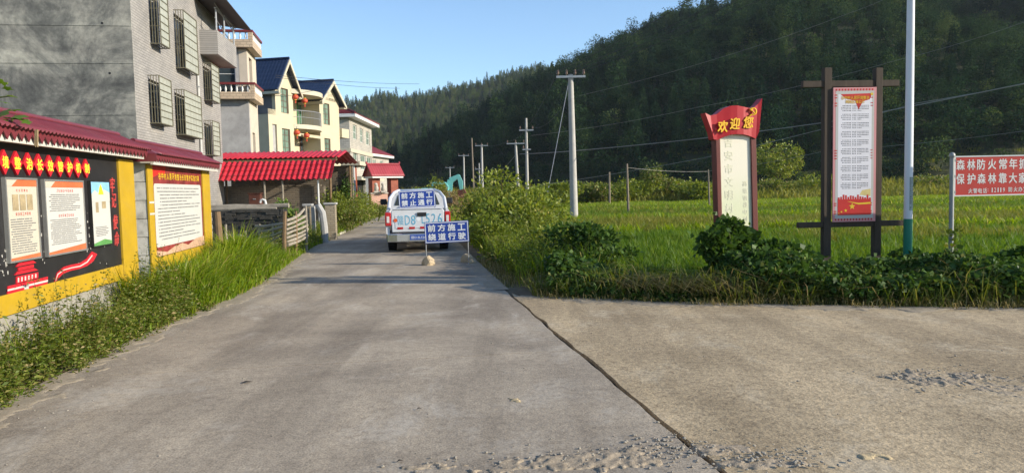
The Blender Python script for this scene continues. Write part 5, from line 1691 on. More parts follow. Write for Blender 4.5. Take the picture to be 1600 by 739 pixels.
# cab
ycab0, ycab1 = 1.80, 3.55
zrf = at(652, 295.5, Yt + 2.2).z
belt = zs + .06
cabw, topw = hw - .01, hw - .19
def cab_sec(w, z0, z1, wt):
    return [(-w, z0), (w, z0), (w, belt), (wt, z1 - .10), (wt - .12, z1), (-wt + .12, z1), (-wt, z1 - .10), (-w, belt)]
loop_sheet([(ycab0, cab_sec(cabw, sill, zrf - .08, topw - .02)), (ycab0 + .22, cab_sec(cabw, sill, zrf, topw)), (ycab1 - .5, cab_sec(cabw, sill, zrf, topw)), (ycab1 + .35, cab_sec(cabw, sill, belt + .06, topw + .08))], 'cab', MPAINT, tk)
rwz0, rwz1 = belt + .02, zrf - .16
part('rear_window', MB().add([(-topw + .02, ycab0 - .012, rwz0), (topw - .02, ycab0 - .012, rwz0), (topw - .13, ycab0 - .012, rwz1), (-topw + .13, ycab0 - .012, rwz1), (-topw + .02, ycab0 - .002, rwz0), (topw - .02, ycab0 - .002, rwz0), (topw - .13, ycab0 - .002, rwz1), (-topw + .13, ycab0 - .002, rwz1)], [(3, 2, 1, 0), (4, 5, 6, 7), (0, 1, 5, 4), (1, 2, 6, 5), (2, 3, 7, 6), (3, 0, 4, 7)]), MGLASS, tk)
for s in (-1, 1):
    part('side_window', MB().add([(s * (cabw + .003), ycab0 + .3, belt + .03), (s * (cabw + .003), ycab1 - .1, belt + .03), (s * (topw + .012), ycab1 - .6, zrf - .12), (s * (topw + .012), ycab0 + .35, zrf - .12)], [(0, 1, 2, 3)]), MGLASS, tk)
    dr = part('door', B(*sorted((s * (cabw + .001), s * (cabw + .012))), ycab0 + .3, ycab1 - .1, sill + .08, belt - .01), MPAINT, tk, bevel=.004)
    part('handle', B(*sorted((s * (cabw + .013), s * (cabw + .035))), ycab0 + .4, ycab0 + .55, belt - .14, belt - .11), MCHROME, dr)
    # mirror
    mr = part('wing_mirror', B(*sorted((s * (hw + .06), s * (hw + .26))), ycab1 - .12, ycab1 + .02, belt + .02, belt + .20), MPLAST, tk, bevel=.03)
    part('mirror_arm', B(*sorted((s * (hw - .02), s * (hw + .07))), ycab1 - .08, ycab1 - .03, belt + .04, belt + .09), MPLAST, mr)
    # sports bar hoop over the bed
    part('sport_bar', MB().tube([(s * (hw - .08), .55, zs - .02), (s * (hw - .11), .95, zs + .28), (s * (hw - .22), 1.35, zrf - .10), (s * (hw - .36), 1.62, zrf - .03)], [.05, .05, .045, .04], 8), MPAINT, tk, smooth=True)
# bonnet
loop_sheet([(ycab1 + .2, [(-cabw, sill), (cabw, sill), (cabw, belt - .04), (cabw - .15, belt + .03), (-cabw + .15, belt + .03), (-cabw, belt - .04)]), (ycab1 + 1.25, [(-cabw, sill), (cabw, sill), (cabw, belt - .15), (cabw - .15, belt - .08), (-cabw + .15, belt - .08), (-cabw, belt - .15)]), (ycab1 + 1.55, [(-cabw + .1, sill + .05), (cabw - .1, sill + .05), (cabw - .12, belt - .3), (cabw - .2, belt - .25), (-cabw + .2, belt - .25), (-cabw + .12, belt - .3)])], 'bonnet', MPAINT, tk)
# wheels, arches, underbody
def wheel(x, y, s):
    r_ = .355
    w_ = part('wheel', MB().lathe((x - .12, y, r_), [(r_ - .08, 0), (r_ - .02, .01), (r_, .05), (r_, .19), (r_ - .02, .23), (r_ - .08, .24)], 24, 'x'), MRUBBER, tk, smooth=True)
    part('rim', MB().lathe((x + s * .105 - .02, y, r_), [(.20, 0), (.235, .02), (.20, .04)], 20, 'x'), MRIM, w_, smooth=True)
    for k in range(20):
        t = 2 * math.pi * k / 20
        part('tread_block', MB().box(-.11, .11, -.022, .022, -.006, .006), MRUBBER, w_).matrix_local = Matrix.Translation((x, y, r_)) @ Matrix.Rotation(t, 4, 'X') @ Matrix.Translation((0, 0, r_ + .004))
for s in (-1, 1):
    wheel(s * (hw - .15), .95, s)
    wheel(s * (hw - .15), 4.05, s)
    part('mud_flap', B(*sorted((s * (hw - .30), s * (hw - .03))), .50, .515, .26, sill + .02), MPLAST, tk)
part('rear_axle', MB().tube([(-hw + .3, .95, .355), (-.13, .95, .355), (0, .95, .36), (.13, .95, .355), (hw - .3, .95, .355)], [.05, .06, .15, .06, .05], 10), MPLAST, tk, smooth=True)
for s in (-1, 1):
    part('chassis_rail', B(s * .42 - .05, s * .42 + .05, .05, 4.6, .40, .455), MPLAST, tk)
    part('leaf_spring', MB().tube([(s * .55, .3, .42), (s * .55, .95, .30), (s * .55, 1.6, .42)], .035, 6), MPLAST, tk)
part('spare_wheel', MB().lathe((0, .62, .34), [(.2, 0), (.31, .02), (.32, .08), (.31, .12), (.2, .13)], 20), MRUBBER, tk, smooth=True)
part('exhaust', MB().tube([(-.5, .9, .36), (-.52, .25, .35), (-.54, .02, .33)], .035, 8), MCHROME, tk, smooth=True)
part('tow_hook', MB().tube([(.3, .1, .38), (.3, -.06, .36), (.3, -.10, .42)], .02, 6), MPLAST, tk, smooth=True)

# ---- blue road signs
def blue_sign(name, label, pxl, pxr, pyt, pyb, Y, rz, l1, l2, tilt):
    c = at((pxl + pxr) / 2, (pyt + pyb) / 2, Y)
    t = thing(name, label, 'road sign', (c.x, c.y, 0), rz)
    W_ = at(pxr, pyt, Y).x - at(pxl, pyt, Y).x
    H_ = at(pxl, pyt, Y).z - at(pxl, pyb, Y).z
    zc = c.z
    def tilted(mb):
        ca, sa = math.cos(tilt), math.sin(tilt)
        mb.v = [(x * ca - (z - zc) * sa, y, zc + x * sa + (z - zc) * ca) for x, y, z in mb.v]
        return mb
    pn = part('panel', tilted(B(-W_ / 2, W_ / 2, 0, .012, zc - H_ / 2, zc + H_ / 2)), MSIGNB, t)
    m, g = W_ * .012, W_ * .018
    mb = MB()
    a, b = W_ / 2 - m, H_ / 2 - m
    for x0, x1, z0, z1 in ((-a, a, b - g, b), (-a, a, -b, -b + g), (-a, -a + g, -b + g, b - g), (a - g, a, -b + g, b - g)):
        mb.box(x0, x1, -.0025, -.0005, zc + z0, zc + z1)
    part('border', tilted(mb), MSIGNW, pn)
    for txt, dz in ((l1, .21), (l2, -.21)):
        for i, ch in enumerate(txt):
            part('lettering', tilted(letters(ch, (i - 1.5) * W_ * .225, zc + dz * H_, W_ * .165, H_ * .315, -.0025, .018, .008)), MSIGNW, pn)
    mbk = MB()
    for x in (-W_ / 2 + .02, W_ / 2 - .02):
        mbk.box(x - .012, x + .012, .013, .036, zc - H_ / 2, zc + H_ / 2)
    part('back_frame', tilted(mbk.box(-W_ / 2 + .032, W_ / 2 - .032, .013, .033, zc + H_ / 2 - .03, zc + H_ / 2 - .005)), MSTEEL, pn)
    return t, W_, H_, zc
ts, W_, H_, zc = blue_sign('road_sign', 'blue no entry works sign standing on the pickup tailgate', 623, 680, 297.5, 324.5, Yt + .12, R(4), '前方施工', '禁止通行', R(1.8))
part('support', MB().box(-W_ / 2 + .01, -W_ / 2 + .035, .037, .06, ztg1 - .25, zc + H_ / 2).box(W_ / 2 - .035, W_ / 2 - .01, .037, .06, ztg1 - .25, zc + H_ / 2), MSTEEL, ts)
Yb = on_ground(669, 413).y
fs_, W_, H_, zc = blue_sign('road_sign', 'blue detour works sign on thin legs held by two stones', 663.5, 732.5, 346, 379, Yb, R(2), '前方施工', '绕道行驶', R(1.6))
for x in (-W_ / 2 + .02, W_ / 2 - .02):
    part('leg', MB().tube([(x, .025, .0), (x + (0.004 if x < 0 else -.004), .025, zc)], .011, 8), MSTEEL, fs_, smooth=True)
    part('foot_bar', MB().tube([(x, -.22, .012), (x, .25, .012)], .011, 7), MSTEEL, fs_, smooth=True)
MROCK = M('tan_rock', (0.42, 0.33, 0.21), 0.9, 0.25, 4, 0.3, 40, dirt=(0.2, 0.15, 0.1), dirt_amt=0.5)
def rock(px, py, rx, ry, rz_, label, seed):
    c = on_ground(px, py)
    t = bpy.data.meshes.new('rock')
    bm = bmesh.new()
    bmesh.ops.create_icosphere(bm, subdivisions=3, radius=1)
    rg = random.Random(seed)
    cuts = [Vector((rg.uniform(-1, 1), rg.uniform(-1, 1), rg.uniform(-.2, 1))).normalized() for _ in range(9)]
    for v in bm.verts:
        d = v.co.normalized()
        k = min([1.0] + [rg_h / max(d.dot(q), 1e-3) for q, rg_h in zip(cuts, [.72, .8, .78, .85, .74, .9, .8, .83, .77]) if d.dot(q) > .3])
        v.co = d * k
        v.co = Vector((v.co.x * rx, v.co.y * ry, max(v.co.z * rz_, -rz_ * .25)))
    bm.to_mesh(t); bm.free()
    o = obj_from('rock', t, MROCK)
    o.location = (c.x, c.y, rz_ * .25)
    o.rotation_euler = (0, 0, rg.uniform(0, 3))
    return tag(o, label, 'rock', 'stones weighing down the sign')
rock(669, 414, .18, .15, .17, 'large tan stone weighing down the detour sign, on the road', 3)
rock(730, 409.5, .17, .15, .16, 'tan stone under the detour sign leg at the grass edge', 8)
rock(738, 411, .13, .09, .07, 'small flat brown stone beside the detour sign at the grass edge', 15)
# ================================================================== signs on the right
MMAR2 = M('maroon_sign_frame', (0.12, 0.028, 0.022), 0.5, 0.15, 4, 0.1)
MFLAG = M('red_flag_sheet', (0.36, 0.009, 0.015), 0.4, 0.1, 3, 0.05)
def M_panel_fade():
    m, n, l, b = _nt('faded_cream_green_print')
    tc = n.new('ShaderNodeTexCoord')
    sx = n.new('ShaderNodeSeparateXYZ'); l.new(tc.outputs['Object'], sx.inputs[0])
    t = _noise(n, l, tc.outputs['Object'], 2.0, 4)
    h = _math(n, l, 'ADD', _math(n, l, 'MULTIPLY', sx.outputs[2], .5), _math(n, l, 'MULTIPLY', t.outputs[0], .15))
    r = _ramp(n, [(0.3, (0.66, 0.64, 0.36)), (0.7, (0.60, 0.62, 0.42)), (1.0, (0.68, 0.64, 0.52))])
    l.new(h, r.inputs[0])
    l.new(r.outputs[0], b.inputs['Base Color'])
    b.inputs['Roughness'].default_value = 0.4
    return m
MFADE = M_panel_fade()
MLILAC = M('faded_lilac_lettering', (0.605, 0.592, 0.445), 0.6, 0.15, 6, 0)
MGOLDL = M('golden_yellow_lettering', (0.72, 0.42, 0.02), 0.45, 0.1, 6, 0)
Yws = 11.8
c = at(1152, 360, Yws)
ws = thing('welcome_sign', 'tall cream welcome sign in maroon frame topped by a red flag shape', 'sign', (c.x, c.y, 0), R(14))
ws.rotation_euler = (0, R(-1.5), R(14))
def qw(px, py, off=0.0):
    m = Matrix.Translation(ws.location) @ ws.rotation_euler.to_matrix().to_4x4()
    mi = m.inverted()
    o = mi @ Vector((0, 0, EYE)); d = mi.to_3x3() @ sight(px, py)
    t = (off - o.y) / d.y
    return (o.x + d.x * t, o.z + d.z * t)
xl0, xl1 = qw(1118, 290)[0], qw(1124.5, 290)[0]
xr0, xr1 = qw(1172.5, 290)[0], qw(1180.5, 290)[0]
zp = qw(1148, 205)[1]; zbm = qw(1148, 357)[1]
part('frame_post', B(xl0, xl1, -.05, .10, -.1, zp), MMAR2, ws, bevel=.006)
part('frame_post', B(xr0, xr1, -.05, .10, -.1, zp), MMAR2, ws, bevel=.006)
part('lower_rail', B(xl1 + .001, xr0 - .001, -.03, .08, zbm - .10, zbm), MMAR2, ws)
part('panel', B(xl1 + .001, xr0 - .001, -.02, .06, zbm + .001, zp + .04), MFADE, ws)
part('panel_edge', B(xl1 + .001, xl1 + .018, -.026, -.0205, zbm + .001, zp), MTRIM, ws)
part('panel_edge', B(xr0 - .018, xr0 - .001, -.026, -.0205, zbm + .001, zp), MTRIM, ws)
for k, ch in enumerate('吉安市文明村镇'):
    x, z = qw(1138 + .3 * k, 223 + 20.5 * k, -.02)
    part('lettering', letters(ch, x, z, .14, .145, -.0215, .01, .004), MLILAC, ws)
for k, ch in enumerate('高塘镇谷中村'):
    x, z = qw(1163.5 + .2 * k, 287 + 11 * k, -.02)
    part('lettering', letters(ch, x, z, .075, .08, -.0215, .008, .004), MLILAC, ws)
# flag-shaped crown: wavy outline, thick sheet
top = [(1101, 177), (1110, 181), (1120, 178.5), (1130, 170), (1140, 166), (1150, 165.5), (1160, 167.5), (1170, 169.5), (1178, 168), (1184, 163), (1190.5, 154)]
bot = [(1112, 207), (1115, 218), (1121, 219), (1130, 214.5), (1140, 211), (1150, 210), (1160, 210.5), (1168, 212), (1174, 214), (1181, 217), (1185.5, 206)]
tp_, bt_ = [qw(*p, -.07) for p in top], [qw(*p, -.07) for p in bot]
n = len(top)
vs = [(x, -.09 + .02 * math.sin(k * .9), z) for k, (x, z) in enumerate(tp_)] + [(x, -.09 + .02 * math.sin(k * .9), z) for k, (x, z) in enumerate(bt_)]
nn = len(vs)
vs = vs + [(x, y + .16, z) for x, y, z in vs]
fs = []
for k in range(n - 1):
    fs += [(k, k + 1, n + k + 1, n + k), (nn + k + 1, nn + k, nn + n + k, nn + n + k + 1), (k + 1, k, nn + k, nn + k + 1), (n + k, n + k + 1, nn + n + k + 1, nn + n + k)]
fs += [(0, n, nn + n, nn), (n - 1, nn + n - 1, nn + 2 * n - 1, 2 * n - 1)]
flag = part('flag_crown', MB().add(vs, fs), MFLAG, ws)
for ch, px, py in (('欢', 1129, 198), ('迎', 1148, 193.5), ('您', 1169, 191.5)):
    x, z = qw(px, py, -.11)
    part('lettering', letters(ch, x, z, .165, .175, -.115, .012, .04, shear=.12), MGOLDL, flag)
# hammer and sickle emblem
x, z = qw(1176, 174.5, -.11)
s = .056
arc = [(x + s * .95 * math.cos(R(a)), -.116, z + s * .95 * math.sin(R(a))) for a in range(100, -140, -20)]
part('emblem_sickle', MB().tube(arc, [.006 + .012 * math.sin(math.pi * k / (len(arc) - 1)) for k in range(len(arc))], 6), MGOLDL, flag)
part('emblem_handle', MB().tube([arc[-1], (arc[-1][0] - .035, -.116, arc[-1][2] - .03)], .012, 6), MGOLDL, flag)
part('emblem_hammer', MB().tube([(x + s * .75, -.118, z - s * .85), (x - s * .45, -.118, z + s * .45)], .010, 6), MGOLDL, flag)
part('emblem_hammer_head', MB().tube([(x - s * .85, -.118, z + s * .35), (x - s * .2, -.118, z + s * .9)], .02, 6), MGOLDL, flag)

# ---- wooden framed notice
MWOODD = M('dark_brown_timber', (0.055, 0.04, 0.028), 0.75, 0.35, 3, 0.35, 40, stretch=(6, 6, 0.6))
MLILACF = M('lilac_printed_sheet', (0.70, 0.68, 0.71), 0.45, 0.05, 3, 0)
MPINKF = M('pink_printed_border', (0.60, 0.27, 0.27), 0.45, 0.05, 3, 0)
Ybb = 12.0
c = at(1328, 400, Ybb)
wb = thing('wooden_notice_frame', 'dark timber frame holding a tall red and white printed notice', 'sign', (c.x, c.y, 0), R(3))
def qb(px, py, off=0.0): return hit(wb, px, py, off)
lp0, lp1 = qb(1285, 260)[0], qb(1296.5, 260)[0]
rp0, rp1 = qb(1364.5, 260)[0], qb(1375, 260)[0]
ztp = qb(1290, 107)[1]
part('post', B(lp0, lp1, -.06, .06, -.2, ztp), MWOODD, wb, bevel=.006)
part('post', B(rp0, rp1, -.06, .06, -.2, ztp - .01), MWOODD, wb, bevel=.006)
for (pa, pb, py, hh, nm) in ((1253, 1403, 131.5, .10, 'upper_crossbar'), (1246, 1419, 350, .09, 'lower_crossbar')):
    x0, z0 = qb(pa, py); x1, z1 = qb(pb, py - 1)
    zz = qb(1330, py)[1]
    part(nm, B(x0, x1, -.045, .045, zz - hh / 2, zz + hh / 2), MWOODD, wb, bevel=.005)
px0, px1 = lp1 + .012, rp0 - .004
pz1, pz0 = qb(1330, 138)[1], qb(1330, 346)[1]
pn = part('notice_panel', B(px0, px1, -.085, -.061, pz0, pz1), MPINKF, wb)
w, h = px1 - px0, pz1 - pz0
y = -.0865
pr(pn, 'white_sheet', rect(px0 + .055 * w, px1 - .055 * w, pz0 + .025 * h, pz1 - .025 * h, y), MPAPER)
pr(pn, 'lilac_sheet', rect(px0 + .11 * w, px1 - .11 * w, pz0 + .05 * h, pz1 - .05 * h, y - .001), MLILACF)
mb = MB()
for t in (.06, .075, .12, .135, .47, .49, .51, .53, .86, .88, .92, .94):     # red ticks up the border
    for a in (.0, .9):
        x0 = px0 + w * (.03 + a * .92)
        mb.add([(x0, y - .001, pz0 + h * t), (x0 + .055 * w, y - .001, pz0 + h * t), (x0 + .055 * w, y - .001, pz0 + h * (t + .008)), (x0, y - .001, pz0 + h * (t + .008))], [(0, 1, 2, 3)])
for k in range(13):
    for zz in (.01, .975):
        x0 = px0 + w * (.05 + .07 * k)
        mb.add([(x0, y - .001, pz0 + h * zz), (x0 + .03 * w, y - .001, pz0 + h * zz), (x0 + .03 * w, y - .001, pz0 + h * (zz + .015)), (x0, y - .001, pz0 + h * (zz + .015))], [(0, 1, 2, 3)])
pr(pn, 'border_ticks', mb, MRED)['kind'] = 'stuff'
pr(pn, 'red_swag', MB().add([(px0 + .16 * w, y - .002, pz1 - .05 * h), (px0 + .3 * w, y - .002, pz1 - .085 * h), (px0 + .5 * w, y - .002, pz1 - .10 * h), (px0 + .58 * w, y - .002, pz1 - .165 * h), (px0 + .68 * w, y - .002, pz1 - .105 * h), (px0 + .84 * w, y - .002, pz1 - .09 * h), (px0 + .9 * w, y - .002, pz1 - .045 * h)], [tuple(range(7))]), MRED)
pr_line(pn, '谷中村人居环境整治', px0 + .5 * w, pz1 - .077 * h, .66 * w, .026 * h, y - .003, MGOLDL, depth=0.0, weight=.01)
pr_line(pn, '网格区域公示', px0 + .5 * w, pz1 - .107 * h, .44 * w, .024 * h, y - .003, MGOLDL, depth=0.0, weight=.01)
rows = MB()
MDINK = M('dark_print', (0.05, 0.05, 0.06), 0.6, 0.2, 8, 0)
for k in range(10):
    zt_b = pz1 - h * (.135 + .064 * k)
    for r_ in range(4):
        zc = zt_b - h * .0125 * r_
        segs = [(.21, .25), (.28, .32), (.35, .39), (.44, .54), (.56, .64)]
        if r_ < 3: segs += [(.66, .83)]
        if r_ in (1, 2): segs[0] = (.18, .26)
        for a, b in segs:
            x = px0 + w * a
            while x < px0 + w * b - .004:
                ww = .018 * prng.uniform(.6, 1)
                rows.add([(x, y - .002, zc - .0055), (x + ww, y - .002, zc - .0055), (x + ww, y - .002, zc + .0055), (x, y - .002, zc + .0055)], [(0, 1, 2, 3)])
                x += .024
pr(pn, 'small_print', rows, MDINK)['kind'] = 'stuff'
city = [(px0 + .11 * w, pz0 + .05 * h), (px1 - .11 * w, pz0 + .05 * h), (px1 - .11 * w, pz0 + .22 * h)]
xx = .88
while xx > .14:
    hgt = prng.uniform(.165, .205)
    city += [(px0 + xx * w, pz0 + hgt * h), (px0 + (xx - .045) * w, pz0 + hgt * h), (px0 + (xx - .045) * w, pz0 + .16 * h)]
    xx -= .06
city.append((px0 + .11 * w, pz0 + .2 * h))
bmx = MB()
bmx.add([(px0 + .11 * w, y - .002, pz0 + .05 * h), (px1 - .11 * w, y - .002, pz0 + .05 * h), (px1 - .11 * w, y - .002, pz0 + .17 * h), (px0 + .11 * w, y - .002, pz0 + .17 * h)], [(0, 1, 2, 3)])
pr(pn, 'red_city', bmx, MRED)
sk = MB()
for k in range(14):
    a = px0 + w * (.115 + .056 * k)
    hh = h * (.17 + prng.uniform(.005, .035))
    sk.add([(a, y - .002, pz0 + .17 * h), (a + .042 * w, y - .002, pz0 + .17 * h), (a + .042 * w, y - .002, pz0 + hh), (a, y - .002, pz0 + hh)], [(0, 1, 2, 3)])
pr(pn, 'red_skyline', sk, MRED)['kind'] = 'stuff'
def star(cx, cz, r_, y):
    pts = [(cx + (r_ if k % 2 == 0 else r_ * .42) * math.sin(k * math.pi / 5), y, cz + (r_ if k % 2 == 0 else r_ * .42) * math.cos(k * math.pi / 5)) for k in range(10)]
    return MB().add(pts, [tuple(range(10))])
for fx, fz, rr_ in ((.42, .115, .055), (.27, .085, .03), (.17, .075, .02), (.11, .065, .013), (.86, .95, .035)):
    pr(pn, 'gold_star', star(px0 + fx * w + .02, pz0 + fz * h, rr_, y - .004), MGOLD)
pr(pn, 'gold_ribbon', MB().add([(px0 + .32 * w, y - .003, pz0 + .155 * h), (px0 + .6 * w, y - .003, pz0 + .14 * h), (px1 - .12 * w, y - .003, pz0 + .145 * h), (px1 - .12 * w, y - .003, pz0 + .132 * h), (px0 + .6 * w, y - .003, pz0 + .128 * h)], [(0, 1, 2, 3, 4)]), MGOLD)
pr(pn, 'gold_glow', MB().add([(px0 + .62 * w, y - .0015, pz0 + .2 * h), (px1 - .12 * w, y - .0015, pz0 + .19 * h), (px1 - .12 * w, y - .0015, pz0 + .245 * h), (px0 + .68 * w, y - .0015, pz0 + .235 * h)], [(0, 1, 2, 3)]), M('pale_gold_print', (0.62, 0.50, 0.20), 0.5, 0.2, 9, 0))

# ---- white and green lamp pole
MPOLEW = M('white_pole_paint', (0.60, 0.62, 0.64), 0.4, 0.06, 2, 0.03)
MPOLEG = M('green_pole_paint', (0.012, 0.17, 0.105), 0.4, 0.1, 3, 0.03)
c = at(1418, 402, 11.5); c0 = at(1418, 402, 11.5)
wp_ = thing('lamp_pole', 'tall white steel pole with green base beside the timber notice', 'pole', (c.x, c.y, 0), R(-20))
r_ = (at(1424.5, 250, 11.5).x - at(1411.8, 250, 11.5).x) / 2
zg = at(1418, 342, 11.5).z
part('green_base', MB().tube([(0, 0, -.15), (0, 0, zg)], r_ * 1.02, 20), MPOLEG, wp_, smooth=True)
part('shaft', MB().tube([(0, 0, zg + .001), (0, 0, 3.2), (0, 0, 4.75)], [r_, r_ * .94, r_ * .85], 20), MPOLEW, wp_, smooth=True)
part('lamp_head', MB().lathe((0, 0, 4.751), [(r_ * .85, 0), (r_ * 1.6, .05), (r_ * 1.7, .22), (r_ * 1.2, .28), (.01, .31)], 14), MPOLEW, wp_, smooth=True)
lb0, lb1 = at(1418, 329, 11.5).z, at(1418, 277, 11.5).z
# stencilled notice wrapped round the shaft
def wrap(z0, z1, a0, a1, rad, n=6):
    mb = MB()
    for k in range(n):
        t0, t1 = a0 + (a1 - a0) * k / n, a0 + (a1 - a0) * (k + 1) / n
        mb.add([(rad * math.sin(t0), -rad * math.cos(t0), z0), (rad * math.sin(t1), -rad * math.cos(t1), z0), (rad * math.sin(t1), -rad * math.cos(t1), z1), (rad * math.sin(t0), -rad * math.cos(t0), z1)], [(0, 1, 2, 3)])
    return mb
part('stencil_label', wrap(lb0, lb1, R(5), R(75), r_ * 1.012), M('grey_green_stencil', (0.30, 0.36, 0.33), 0.6, 0.35, 14, 0), wp_)
mk = MB()
for col in range(2):
    for k in range(16):
        if prng.random() < .15: continue
        z = lb1 - (lb1 - lb0) * (k + .5) / 16
        a0 = R(12 + 26 * col)
        w_ = wrap(z - .010, z + .011, a0, a0 + R(prng.uniform(12, 22)), r_ * 1.016, 2)
        mk.add(w_.v, w_.f)
part('stencil_marks', mk, MINK, wp_)['kind'] = 'stuff'

# ---- red fire-prevention board
MREDSIGN = M('red_board_paint', (0.42, 0.03, 0.022), 0.45, 0.1, 3, 0.03, dirt=(0.32, 0.06, 0.045), dirt_amt=0.4)
MGREYPOST = M('grey_steel_post', (0.26, 0.27, 0.26), 0.55, 0.2, 4, 0.1, 40, metal=0.3)
MLETW = M('off_white_lettering', (0.62, 0.61, 0.58), 0.5, 0.06, 4, 0)
Yr = 11.3
c = at(1487, 402, Yr)
rs = thing('fire_prevention_sign', 'red fire prevention board with white lettering on grey posts', 'sign', (c.x, c.y, 0), R(3))
def qr(px, py, off=0.0): return hit(rs, px, py, off)
zt1 = qr(1484, 244)[1]
part('post', MB().tube([(-.01, 0, -.2), (-.02, 0, zt1 - .03)], .033, 12), MGREYPOST, rs, smooth=True)
part('post_cap', MB().lathe((-.02, 0, zt1 - .03), [(.03, 0), (.042, .02), (.045, .045), (.03, .075), (.01, .085)], 12), MGREYPOST, rs, smooth=True)
x0 = qr(1490.5, 275)[0]; x1 = x0 + 1.92
zt1, zb1 = qr(1500, 244.5)[1], qr(1500, 306.5)[1]
part('post', MB().tube([(x1 + .05, 0, -.2), (x1 + .05, 0, zt1 + .1)], .033, 12), MGREYPOST, rs, smooth=True)
pn = part('panel', B(x0, x1, -.012, .012, zb1, zt1), MREDSIGN, rs)
m_ = .014
mb = MB()
for a, b, cc, d in ((x0, x1, zt1 - m_, zt1 + .004), (x0, x1, zb1 - .004, zb1 + m_), (x0 - .006, x0 + m_, zb1 + m_, zt1 - m_), (x1 - m_, x1 + .006, zb1 + m_, zt1 - m_)):
    mb.box(a, b, -.018, .018, cc, d)
part('white_edge', mb, MFRAME, pn)
for k in (.0, .5, 1.0):
    z = zb1 + (zt1 - zb1) * (.1 + .8 * k)
    part('bracket', B(-.03, x0 + .02, -.02, -.019 + .04, z - .02, z + .02), MGREYPOST, rs)
hh = zt1 - zb1
def chars(body, pxs, fz, w, h, wt):
    for ch, px in zip(body, pxs):
        x = qr(px, 265)[0]
        part('lettering', letters(ch, x, zb1 + hh * fz, w, h, -.0125, wt, .006), MLETW, pn)
pitch = (qr(1598, 265)[0] - qr(1500, 265)[0]) / 6.05
px_a = [1500, 1516.5, 1532, 1549, 1566, 1582, 1597.5]
chars('森林防火常年抓', px_a, .785, .125, .155, .012)
px_b = [1500, 1517, 1533, 1549.5, 1566, 1582, 1597.5]
chars('保护森林靠大家', px_b, .43, .125, .155, .012)
chars('火警电话', [1516, 1523.5, 1531, 1538.5], .125, .062, .075, .008)
for ch, px, w_ in ((':', 1543.5, .010), ('1', 1550, .014), ('2', 1554.6, .030), ('1', 1559.2, .014), ('1', 1563.4, .014), ('9', 1568.2, .031)):
    x = qr(px, 265)[0]
    part('lettering', letters(ch, x, zb1 + hh * .135, w_, .068 if ch != ':' else .04, -.0125, .004, .006), MLETW, pn)
chars('防火办室', [1578.5, 1586.5, 1594, 1602], .14, .062, .075, .008)

# ================================================================== poles and wires
MCPOLE = M('pale_concrete_pole', (0.40, 0.385, 0.355), 0.85, 0.12, 3, 0.2, 30, dirt=(0.25, 0.23, 0.2), dirt_amt=0.4)
MWPOLE = M('grey_wooden_pole', (0.20, 0.165, 0.125), 0.9, 0.2, 3, 0.2, 30)
MINSUL = M('brown_insulator', (0.16, 0.11, 0.08), 0.3, 0.2, 8, 0)
MWIRE = M('black_cable', (0.03, 0.03, 0.032), 0.6, 0.1, 5, 0)
MWIREL = M('pale_cable', (0.26, 0.25, 0.22), 0.7, 0.15, 5, 0)
def pole(label, px_t, py_t, px_b, Y, r0, r1, arms=(), mat=MCPOLE, zb=-.3, py_b=None):
    top_, bot_ = at(px_t, py_t, Y), at(px_b, 320, Y)
    # foot under the line of the shaft on the ground
    k = (top_.z - 0) / max(top_.z - bot_.z, .01)
    foot = top_ + (bot_ - top_) * k
    t = thing('utility_pole', label, 'utility pole', (foot.x, foot.y, 0), R(0), 'utility poles along the valley')
    dx = top_.x - foot.x
    part('shaft', MB().tube([(-dx * .03, 0, -.3), (dx * .5, 0, top_.z * .5), (dx, 0, top_.z)], [r0, (r0 + r1) / 2, r1], 14), mat, t, smooth=True)
    for (dz, w, n) in arms:
        z = top_.z - dz
        ar = part('crossarm', MB().box(dx - w, dx + w, -.06 - r1, -r1 + .02, z - .05, z + .05), MSTEEL if mat is MCPOLE else MWPOLE, t)
        for k in range(n):
            x = dx - w + .08 + (2 * w - .16) * k / max(n - 1, 1)
            part('insulator', MB().lathe((x, -.02 - r1, z + .05), [(.02, 0), (.02, .06), (.06, .08), (.065, .14), (.04, .18), (.06, .2), (.03, .28)], 8), MINSUL, ar, smooth=True)
    return t, top_
pA, tA = pole('tall pale concrete utility pole standing in the rice field', 891.5, 117, 896.7, 36.0, .20, .125, [(.12, .70, 4)])
pB, tB = pole('grey pole with two crossarms behind the thicket', 822, 185, 824.5, 62, .15, .09, [(1.0, .6, 2), (2.6, .35, 1)])
pC, tC = pole('leaning pole with one crossarm left of the two-arm pole', 805.5, 223, 811, 70, .17, .11, [(.1, .85, 3)])
pD, tD = pole('pale pole with one crossarm above the thicket, middle of the far row', 752.5, 226, 754, 92, .19, .12, [(.15, .8, 3)])
pE, tE = pole('thin plain dark wooden pole without crossarm', 737, 216, 741, 85, .12, .08, [], MWPOLE)
pF, tF = pole('pale far pole with crossarm nearest the excavator', 724.5, 242, 725.5, 118, .17, .11, [(.15, .85, 3)])
pG, tG = pole('smallest farthest pole with crossarm over the pickup', 703, 261, 704, 150, .14, .10, [(.15, .9, 2)])
pH, tH = pole('slim grey pole between the wooden pole and the pale pole', 748.5, 255, 750, 110, .10, .07, [(.9, .6, 1)])
pI, tI = pole('thin bare wooden pole in the field left of the welcome sign', 979.5, 256, 981.5, 42, .075, .055, [], MWPOLE)
pJ, tJ = pole('short dark wooden pole on the field bank', 952, 269, 952.5, 60, .09, .075, [], MWPOLE)
pK, tK = pole('thin wooden pole just left of the welcome sign', 1106.5, 265, 1108.5, 48, .06, .045, [], MWPOLE)
